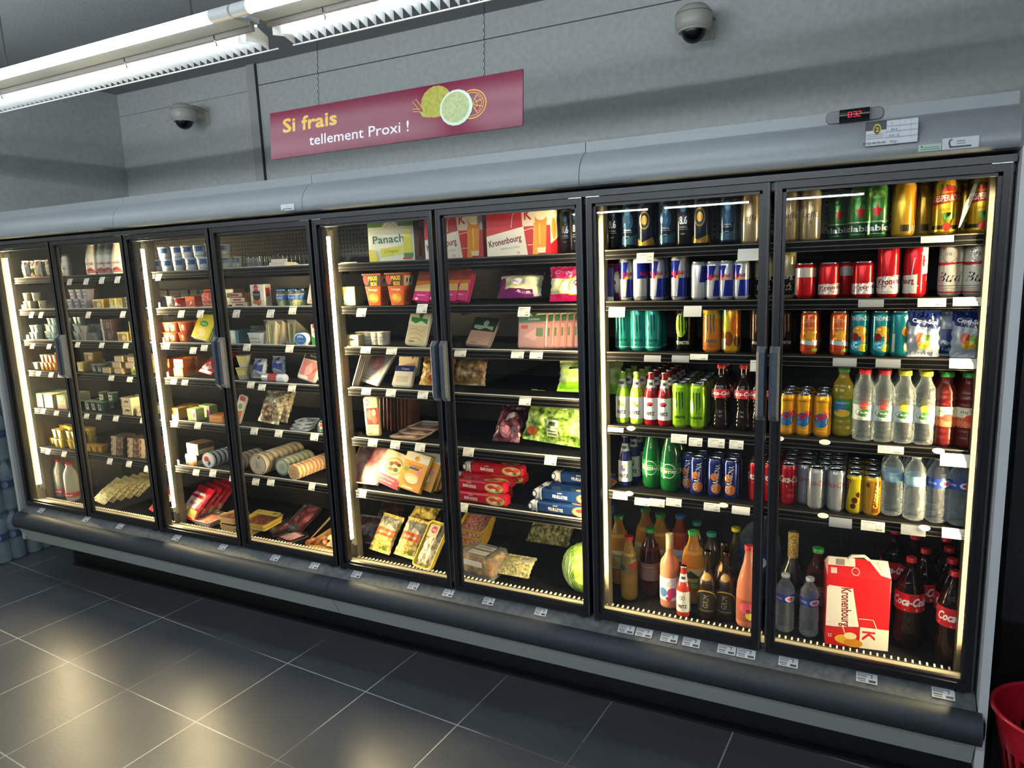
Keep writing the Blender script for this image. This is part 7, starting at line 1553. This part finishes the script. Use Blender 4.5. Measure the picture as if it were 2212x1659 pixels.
 ('ydes',0.311,0.208,0.8386,0,0,0,6,1),
 ('ydes',0.311,0.12,0.8956,0,0,0,6,1),
 ('ydes',0.311,0.208,0.8956,0,0,0,6,1),
 ('ydes',0.0753,0.22,0.8386,0,0,0,6,1),
 ('ydes',0.0753,0.22,0.8956,0,0,0,6,1),
 ('ydes2',-0.0269,0.16,0.8386,0,0,0,6,1),
 ('ydes2',0.518,0.12,0.8386,4,0,0,6,1),
 ('chobr',0.7394,0.165,0.8386,0,0,0,6,1),
 ('chobr',0.8888,0.165,0.8386,0,0,0,6,1),
 ('chobr',0.9852,0.175,0.8386,0,0,0,6,1),
 ('chobr',0.7473,0.165,0.8776,0,0,0,6,1),
 ('chobr',0.8964,0.165,0.8776,0,0,0,6,1),
 ('chobr',0.9925,0.175,0.8776,0,0,0,6,1),
 ('chobr',0.7553,0.165,0.9166,0,0,0,6,1),
 ('chobr',0.9039,0.165,0.9166,0,0,0,6,1),
 ('chobr',0.9997,0.175,0.9166,0,0,0,6,1),
 ('milk1',-0.1489,0.24,0.4866,0,0,0,7,1),
 ('milk1',0.0178,0.19,0.4866,0,0,0,7,1),
 ('milk1',0.1724,0.165,0.4866,0,0,0,7,1),
 ('milk1',-0.1725,0.3,0.4866,0,0,0,7,1),
 ('gratb',0.4614,0.14,0.4866,0,58,8,7,1),
 ('gratb',0.4764,0.185,0.4866,0,58,8,7,1),
 ('gratb',0.4925,0.23,0.4866,0,58,8,7,1),
 ('gratb',0.5099,0.275,0.4866,0,58,8,7,1),
 ('gratb',0.5284,0.32,0.4866,0,58,8,7,1),
 ('gratr',0.9796,0.135,0.4866,0,50,14,7,1),
]
TAGS = [(0.585,1.856,0.042,0.038,'t',1),(0.736,1.855,0.042,0.038,'t',1),(0.874,1.857,0.042,0.038,'t',1),(1.008,1.857,0.042,0.038,'t',1),(0.167,1.668,0.042,0.038,'t',2),(0.263,1.668,0.042,0.038,'t',2),(0.713,1.667,0.042,0.038,'t',2),(1.016,1.669,0.042,0.038,'t',2),(0.129,1.48,0.042,0.034,'t',3),(0.297,1.48,0.042,0.034,'t',3),(0.379,1.49,0.042,0.034,'t',3),(0.577,1.496,0.042,0.034,'t',3),(0.798,1.497,0.042,0.034,'t',3),(1.008,1.498,0.042,0.034,'t',3),(0.148,1.311,0.046,0.034,'t',4),(0.276,1.309,0.046,0.034,'t',4),(0.371,1.312,0.046,0.034,'t',4),(0.844,1.312,0.046,0.034,'t',4),(1.005,1.31,0.046,0.034,'t',4),(0.137,1.077,0.046,0.034,'t',5),(0.274,1.074,0.046,0.034,'t',5),(0.418,1.073,0.046,0.034,'t',5),(0.568,1.074,0.046,0.034,'t',5),(0.681,1.075,0.046,0.034,'t',5),(0.836,1.076,0.046,0.034,'t',5),(1.073,1.08,0.046,0.034,'t',5),(0.125,0.818,0.046,0.036,'t',6),(0.289,0.817,0.046,0.036,'t',6),(0.48,0.806,0.046,0.036,'t',6),(0.727,0.812,0.046,0.036,'t',6),(0.899,0.812,0.046,0.036,'t',6),(1.053,0.797,0.046,0.036,'t',6),(1.343,1.861,0.042,0.038,'t',1),(1.483,1.67,0.046,0.04,'t',2),(1.625,1.67,0.046,0.04,'t',2),(1.88,1.67,0.046,0.04,'t',2),(2.107,1.67,0.046,0.04,'t',2),(2.249,1.685,0.046,0.04,'t',2),(1.342,1.502,0.048,0.036,'t',3),(1.542,1.481,0.048,0.036,'t',3),(1.627,1.498,0.048,0.036,'t',3),(1.929,1.505,0.048,0.036,'t',3),(2.208,1.503,0.048,0.036,'t',3),(1.365,1.312,0.048,0.034,'t',4),(1.451,1.311,0.048,0.034,'t',4),(1.744,1.3,0.048,0.034,'t',4),(1.93,1.317,0.048,0.034,'t',4),(2.004,1.309,0.048,0.034,'t',4),(2.201,1.313,0.048,0.034,'t',4),(1.333,1.079,0.048,0.034,'t',5),(1.512,1.08,0.048,0.034,'t',5),(1.921,1.08,0.048,0.034,'t',5),(2.086,1.08,0.048,0.034,'t',5),(2.315,1.08,0.048,0.034,'t',5),(1.457,0.819,0.048,0.036,'t',6),(1.586,0.825,0.048,0.036,'t',6),(1.733,0.815,0.048,0.036,'t',6),(1.896,0.813,0.048,0.036,'t',6),(2.001,0.822,0.048,0.036,'t',6),(2.398,0.823,0.048,0.036,'t',6),(2.271,0.828,0.038,0.036,'t',6),(2.651,1.673,0.052,0.04,'t',2),(2.973,1.688,0.052,0.04,'t',2),(3.45,1.672,0.052,0.04,'t',2),(2.66,1.505,0.056,0.03,'t',3),(2.801,1.503,0.056,0.03,'t',3),(3.15,1.502,0.056,0.03,'t',3),(3.415,1.502,0.056,0.03,'t',3),(3.497,1.502,0.056,0.03,'t',3),(2.646,1.317,0.052,0.032,'t',4),(2.782,1.316,0.052,0.032,'t',4),(2.951,1.315,0.052,0.032,'t',4),(3.441,1.314,0.052,0.032,'t',4),(2.662,1.08,0.052,0.036,'t',5),(2.787,1.08,0.052,0.036,'t',5),(2.92,1.08,0.052,0.036,'t',5),(3.166,1.08,0.052,0.036,'t',5),(3.545,1.077,0.052,0.036,'t',5),(2.582,0.828,0.04,0.036,'t',6),(3.129,0.828,0.04,0.036,'t',6),(3.937,1.862,0.062,0.036,'p',1),(4.29,1.859,0.068,0.04,'b',1),(4.832,1.883,0.085,0.02,'b',1),(3.829,1.669,0.062,0.036,'p',2),(4.106,1.671,0.062,0.038,'b',2),(4.663,1.693,0.072,0.024,'g',2),(4.828,1.694,0.075,0.026,'p',2),(4.92,1.696,0.075,0.026,'p',2),(3.962,1.5,0.062,0.024,'g',3),(4.064,1.502,0.062,0.024,'g',3),(4.129,1.51,0.062,0.02,'p',3),(4.318,1.484,0.03,0.038,'p',3),(4.595,1.504,0.07,0.026,'g',3),(4.719,1.504,0.07,0.026,'g',3),(4.924,1.509,0.08,0.03,'b',3),(3.818,1.224,0.062,0.016,'p',4),(4.059,1.208,0.058,0.032,'p',4),(4.192,1.202,0.058,0.032,'p',4),(4.119,1.2,0.048,0.03,'p',4),(4.261,1.202,0.048,0.03,'p',4),(4.739,1.224,0.074,0.024,'p',4),(4.915,1.206,0.078,0.04,'p',4),(3.834,0.965,0.058,0.028,'p',5),(3.919,0.951,0.058,0.028,'p',5),(3.977,0.954,0.058,0.028,'p',5),(4.04,0.963,0.058,0.028,'p',5),(4.179,0.962,0.058,0.028,'p',5),(4.28,0.962,0.062,0.028,'b',5),(4.602,0.96,0.07,0.032,'g',5),(4.815,0.963,0.07,0.032,'g',5),(4.699,0.961,0.07,0.032,'p',5),(4.929,0.968,0.07,0.032,'p',5)]
BASE_TAGS = [0.18, 0.62, 0.928, 1.397, 1.746, 2.108, 2.358, 2.61, 2.924, 3.103, 3.299, 3.537, 3.89, 3.959, 4.053, 4.134, 4.258, 4.324, 4.462, 4.701, 4.915]
# ------------------------------------------------------------------ stock the shelves
def words(s): return len(s.replace('-', ' ').split())
ORD = ['leftmost', 'second', 'third', 'fourth', 'fifth', 'sixth', 'seventh', 'eighth', 'ninth', 'tenth', 'eleventh', 'twelfth', 'thirteenth', 'fourteenth']
PROTO = {}
placed = []
for key, x, y, z, rz, tilt, roll, S, m in ITEMS:
    name, cat, desc, grp, fn = KIND[key]
    if key not in PROTO:
        R = thing(name); fn(R); PROTO[key] = R
    else: R = copy_tree(PROTO[key])
    if tilt and cat not in ('tray',): mat = Matrix.Rotation(math.radians(rz), 4, 'Z') @ Matrix.Rotation(math.radians(-tilt), 4, 'X') @ Matrix.Rotation(math.radians(roll), 4, 'Y')
    elif tilt: mat = Matrix.Rotation(math.radians(rz), 4, 'Z') @ Matrix.Rotation(math.radians(tilt), 4, 'X')
    else: mat = Matrix.Rotation(math.radians(rz), 4, 'Z')
    # drop the thing until its lowest corner rests at z
    lo = 0
    if tilt or roll:
        lo = min((mat @ Vector(v)).z for ch in PROTO[key].children if ch.type == 'MESH' for v in ch.bound_box)
        if lo > -.0001: lo = 0
    R.matrix_world = Matrix.Translation((x, y, z-lo)) @ mat
    placed.append((R, key, x, y, z, S, m))
cl = {}
for t in placed:
    R, key, x, y, z, S, m = t; d = min(7, max(0, int(x/W))); cl.setdefault((key, d, S, m), []).append(t)
def rank(vals, v, tol):
    u = []
    for q in sorted(vals):
        if not u or q-u[-1] > tol: u.append(q)
    return sum(1 for q in u if q < v-tol*.5), len(u)
ORD2 = ['front', 'second', 'third', 'fourth', 'fifth', 'sixth']
for (key, d, S, m), L in cl.items():
    name, cat, desc, grp, fn = KIND[key]; last = 6 if m == 4 else 7
    sh = 'top' if S == 1 else 'bottom' if S == last else ORD[S-1]
    fz = [t[4] for t in L]
    for R, _, x, y, z, _, _ in L:
        loc = '%s shelf, %s door' % (sh, NAMES[d]); ex = ''
        if len(L) > 1:
            ci, nc = rank([t[2] for t in L], x, .012); same = [t for t in L if abs(t[2]-x) < .014]
            ri, nr = rank([t[3] for t in same], y, .009); zi, nz = rank([t[4] for t in same], z, .012)
            p = []
            if nc > 1: p.append(('leftmost' if ci == 0 else 'rightmost' if ci == nc-1 else ORD[ci]+' across'))
            if nr > 1: p.append(('front' if ri == 0 else 'hindmost' if ri == nr-1 else ORD[ri]+' back'))
            if nz > 1 and nr <= 1: p.append('lowest' if zi == 0 else 'topmost' if zi == nz-1 else 'middle')
            elif nz > 1: p.append('lower' if zi == 0 else 'upper' if zi == nz-1 else 'middle')
            ex = ', '+' '.join(p) if p else ''
        tag(R, '%s, %s%s' % (desc, loc, ex), cat, ('%ss on the %s shelf' % (desc, sh)) if len(L) > 1 or True else None)
seen = {}
for t in placed: seen.setdefault(t[0]['label'], []).append(t)
for lb, L in seen.items():
    if len(L) > 1:
        L.sort(key=lambda t: (t[3], t[4]))
        for i, t in enumerate(L): t[0]['label'] = lb+(', nearer' if i == 0 else ', farther' if i == 1 else ', farthest')
# ------------------------------------------------------------------ price tags
def digits(sd):
    r = random.Random(sd); return '%d' % r.choice((1, 2, 3, 4))
TP = {}
tl = {}
for i, (x, z, w, h, k, S) in enumerate(TAGS):
    kk = (w, h, k, i % 4)
    if kk not in TP:
        b = MB(); cs = []
        for j in range(6):
            a = j/5; cs.append((-.006*math.sin(a*PI*.6)-.0, h/2-h*a))
        col = {'t': '#dcdad0', 'p': '#e2e0d6', 'b': '#dedcd2', 'g': '#8d9094'}[k]
        b.loft([[(sx, y, zz) for y, zz in cs]+[(sx, y+.0006, zz) for y, zz in cs[::-1]] for sx in (-w/2, w/2)], M(col, 's'), smooth=False)
        f = lambda u, v, o: (u, -.006*math.sin((1-v/h)*PI*.6)-o, v-h/2)
        dg = digits(i)
        ops = {'t': [('r', -.85, .78, .3, .84, '#8a8a84'), ('r', -.85, .62, -.1, .67, '#a0a09a'), T(dg, .38, .46, .42, '#2a2a2a', sx=.3), T('%02d' % ((i*37) % 90+10), .66, .40, .2, '#3a3a3a'), ('r', .3, .12, .8, .22, '#5a5a58')],
               'p': [('r', -.85, .78, .2, .84, '#8a8a84'), ('r', -.85, .60, -.3, .64, '#a0a09a'), ('r', -.85, .42, -.5, .46, '#a0a09a'), T(dg, .30, .58, .40, '#2a2a2a', sx=.4), T('%02d' % ((i*37) % 90+10), .62, .60, .24, '#2a2a2a')]+[('r', .3+q*.09, .12, .34+q*.09, .32, '#3a3a3a') for q in range(6)], 'b': [], 'g': []}[k]
        b.deco(ops, f, w/2, h, 's'); TP[kk] = b.build('price_tag'); o = TP[kk]
    else: o = TP[kk].copy(); COL.objects.link(o)
    o.location = (x, .0835, z); o.rotation_euler = (math.radians(-14 if k == 't' else -4), 0, 0)
    tl.setdefault((min(7, max(0, int(x/W))), S), []).append((x, o, k))
for (d, S), L in tl.items():
    L.sort(key=lambda t: t[0])
    for i, (x, o, k) in enumerate(L):
        ex = '' if len(L) == 1 else ', leftmost' if i == 0 else ', rightmost' if i == len(L)-1 else ', %s from left' % ORD[i]
        c = {'t': 'small white price tag', 'p': 'white printed price tag', 'b': 'blank white tag', 'g': 'blank grey tag'}[k]
        tag(o, '%s on %s shelf edge behind %s door%s' % (c, 'top' if S == 1 else ORD[S-1], NAMES[d], ex), 'price tag', 'price tags on the shelf edges')
bl = {}
def strip_tag(w):
    b = MB().box(-w/2, w/2, -.0008, 0, -.017, .017, M('#c3c9cf', 's'))
    b.deco([('r', -.9, .82, .6, .9, '#6a7078'), ('r', -.9, .55, .0, .75, '#8a9098'), ('r', -.9, .3, -.1, .42, '#5a6068'), T('2', .45, .68, .40, '#2a2e34', bold=.04), ('r', .2, .1, .85, .34, '#3a3e44'), ('r', -.8, .1, -.1, .2, '#6a7078')], lambda u, v, o: (u, -.0008-o, v-.017), w/2, .034, 's'); return b.build('price_tag')
sp = strip_tag(.05); sq = strip_tag(.062); us = [0, 0]
for x in BASE_TAGS:
    j = 1 if x > 3.75 else 0; o = (sp, sq)[j]
    if us[j]: o = o.copy(); COL.objects.link(o)
    us[j] = 1; o.location = (x, -.0395, .4845); o.rotation_euler = (math.radians(-58), 0, 0); bl.setdefault(min(7, max(0, int(x/W))), []).append((x, o))
for d, L in bl.items():
    L.sort(key=lambda t: t[0])
    for i, (x, o) in enumerate(L):
        ex = '' if len(L) == 1 else ', leftmost' if i == 0 else ', rightmost' if i == len(L)-1 else ', %s from left' % ORD[i]
        tag(o, 'white price tag on grey strip below %s door%s' % (NAMES[d], ex), 'price tag', 'price tags on the lower strip')
# round magnets on drink shelf rails
j = 0
# ------------------------------------------------------------------ water packs at the left end
def wpack(x, y, z, lab, proto=[None]):
    if proto[0] is None:
        R = thing('water_bottle_pack'); prof = [(0, .038), (.006, .044), (.02, .045), (.12, .045), (.135, .042), (.15, .045), (.24, .045), (.28, .034), (.31, .018), (.325, .0145), (.345, .0145)]
        pb = None
        for i in range(2):
            for j in range(3):
                if pb is None:
                    pb = thing('bottle', R); bot_parts(pb, prof, M('#c8d6e0', 'liq'), (.016, .014, M('#e2e6ea', 's')), label=(.15, .205, '#1c2c7a', [('r', -.5, .3, .1, .7, '#c8d0dc'), ('e', .5, .5, .3, .4, '#8aa0c8')]), ribs=(.02, .24, 420, .0014), n=16, fill=None)
                    o = pb
                else: o = copy_tree(pb, R)
                o.location = ((i-.5)*.092, (j-1)*.092, 0)
        MB().loft([rrect(.19, .282, .045, .004), rrect(.192, .284, .046, .20), rrect(.186, .276, .045, .26), rrect(.16, .24, .04, .30)], M('#d4e2ec', 'clr'), cap0=False, cap1=False).build('shrink_wrap', R)
        proto[0] = R
    else: R = copy_tree(proto[0])
    R.location = (x, y, z); tag(R, lab, 'water pack', 'stacked packs of water bottles')
for k, n in enumerate(('on the floor at the bottom of the stack', 'second from the floor in the stack', 'third from the floor in the stack', 'topmost in the stack')):
    for j in range(2): wpack(-.565+.0*j, .05+.29*j, .001+.348*k, 'shrink wrapped water bottles %s, %s' % (n, ('nearest row', 'row behind')[j]))
# ------------------------------------------------------------------ small loose things
tp = MB(); P = [(4.928, .115, 2.075), (4.924, .112, 2.04), (4.915, .110, 2.005), (4.905, .11, 1.975), (4.897, .11, 1.945), (4.889, .11, 1.915)]
for i in range(len(P)-1):
    a = Vector(P[i]); b_ = Vector(P[i+1]); w0 = (.004, .006, .010, .012, .007, .003)[i]*.75; w1 = (.004, .006, .010, .012, .007, .003)[i+1]*.75; n = Vector((.9, .2*(-1)**i, .3)); n.normalize(); e = Vector((0, .0015, 0))
    V = [a-n*w0, a+n*w0, b_+n*w1, b_-n*w1, a-n*w0+e, a+n*w0+e, b_+n*w1+e, b_-n*w1+e]
    tp.add(V, [(0, 1, 2, 3), (7, 6, 5, 4), (0, 3, 7, 4), (1, 5, 6, 2)], M('#d8cfb4', 's'))
tag(tp.build('hanging_tape'), 'twisted strip of cream tape hanging before the yellow beer cans', 'tape')
def clip(x, z, lab):
    b = MB().lathe([(0, .015), (.0015, .017), (.003, .012)], M('#e4e0d4', 's'), 20, T=Matrix.Translation((x, .080, z)) @ Matrix.Rotation(math.radians(62), 4, 'X') @ Matrix.Scale(.55, 4, (0, 1, 0)))
    tag(b.build('label_clip'), lab, 'clip', 'white oval clips on the drink shelf edges')
CL = [(4.40, 1.235, 'white oval clip on shelf edge under the cola bottles'), (3.87, .978, 'white oval clip on shelf edge under the dark blue soda'), (4.22, .974, 'white oval clip on shelf edge under the orangeade cans'), (4.545, 1.234, 'white oval clip on shelf edge right of the orange juice cans'), (4.87, 1.232, 'white oval clip on shelf edge under the dark red juice'), (4.548, .978, 'white oval clip on shelf edge under the silver cans'), (4.845, .976, 'white oval clip on shelf edge under the water bottles'), (3.88, 1.234, 'white oval clip on shelf edge under the small green bottles')]
for c in CL: clip(*c)
# wire dividers and acrylic fronts on the shelves
def divider(x, z, lab, h=.06):
    b = MB()
    for i in range(14): b.tube([(0, .12+i*.03, 0), (0, .12+i*.03, h)], .0011, M('#b9b7b0', 'm'), 4)
    b.tube([(0, .11, .002), (0, .54, .002)], .0016, M('#b9b7b0', 'm'), 4); b.tube([(0, .11, h), (0, .54, h)], .0016, M('#b9b7b0', 'm'), 4)
    o = b.build('wire_divider'); o.location = (x, 0, z+.001); tag(o, lab, 'divider', 'wire shelf dividers')
divider(1.86, 1.89, 'wire divider on the empty top shelf, left one, fourth door'); divider(2.03, 1.89, 'wire divider on the empty top shelf, right one, fourth door')
divider(3.205, .485, 'tall wire divider beside the roast chicken box on the bottom', .11)
def riser(x0, x1, z, lab):
    b = MB().box(x0, x1, .100, .1022, 0, .030, GLASS).box(x0, x1, .098, .104, 0, .0045, M('#e0dccf', 's')); o = b.build('acrylic_lip'); o.location = (0, 0, z+.0005); tag(o, lab, 'shelf lip', 'clear lips along the shelf fronts')
for c, zs in ((0, (3, 2)), (1, (1, 2, 3, 4, 5, 6)), (2, (3, 4, 5, 6))):
    for S in zs:
        z = Z13[S-1]; x0 = c*1.25+.04; x1 = c*1.25+1.21
        if c == 1 and S == 1: x0 = 1.80
        riser(x0, x1, z, 'clear plastic lip along the %s shelf front, chiller %s' % ('top' if S == 1 else ORD[S-1], ('one', 'two', 'three')[c]))
riser(2.54, 2.63, 1.89, 'short clear lip on top shelf left of the shandy carton')
b = MB(); b.loft([[(x, y, z) for y, z in ((.12, 0), (.13, .02), (.20, .018), (.24, .0))] for x in (0, .03, .07, .10)], M('#d9d4c8', 's'), smooth=False).box(.0, .10, .14, .145, .0, .035, M('#d9d4c8', 's')); o = b.build('paper_sheet'); o.location = (2.08, 0, 1.891); tag(o, 'crumpled white card left on the empty top shelf', 'card')
for i, x in enumerate((1.77, 1.93)):
    b = MB().box(0, .10, .13, .36, 0, .002, M('#2a2a2c', 'g')).box(0, .10, .125, .13, 0, .045, M('#c8ccd0', 'clr')); o = b.build('product_pusher'); o.location = (x, 0, 1.892); o.rotation_euler = (0, 0, 0); tag(o, 'empty plastic product pusher on the top shelf, %s' % ('left one', 'right one')[i], 'product pusher', 'plastic pushers on the empty top shelf')
bpy.context.view_layer.update()
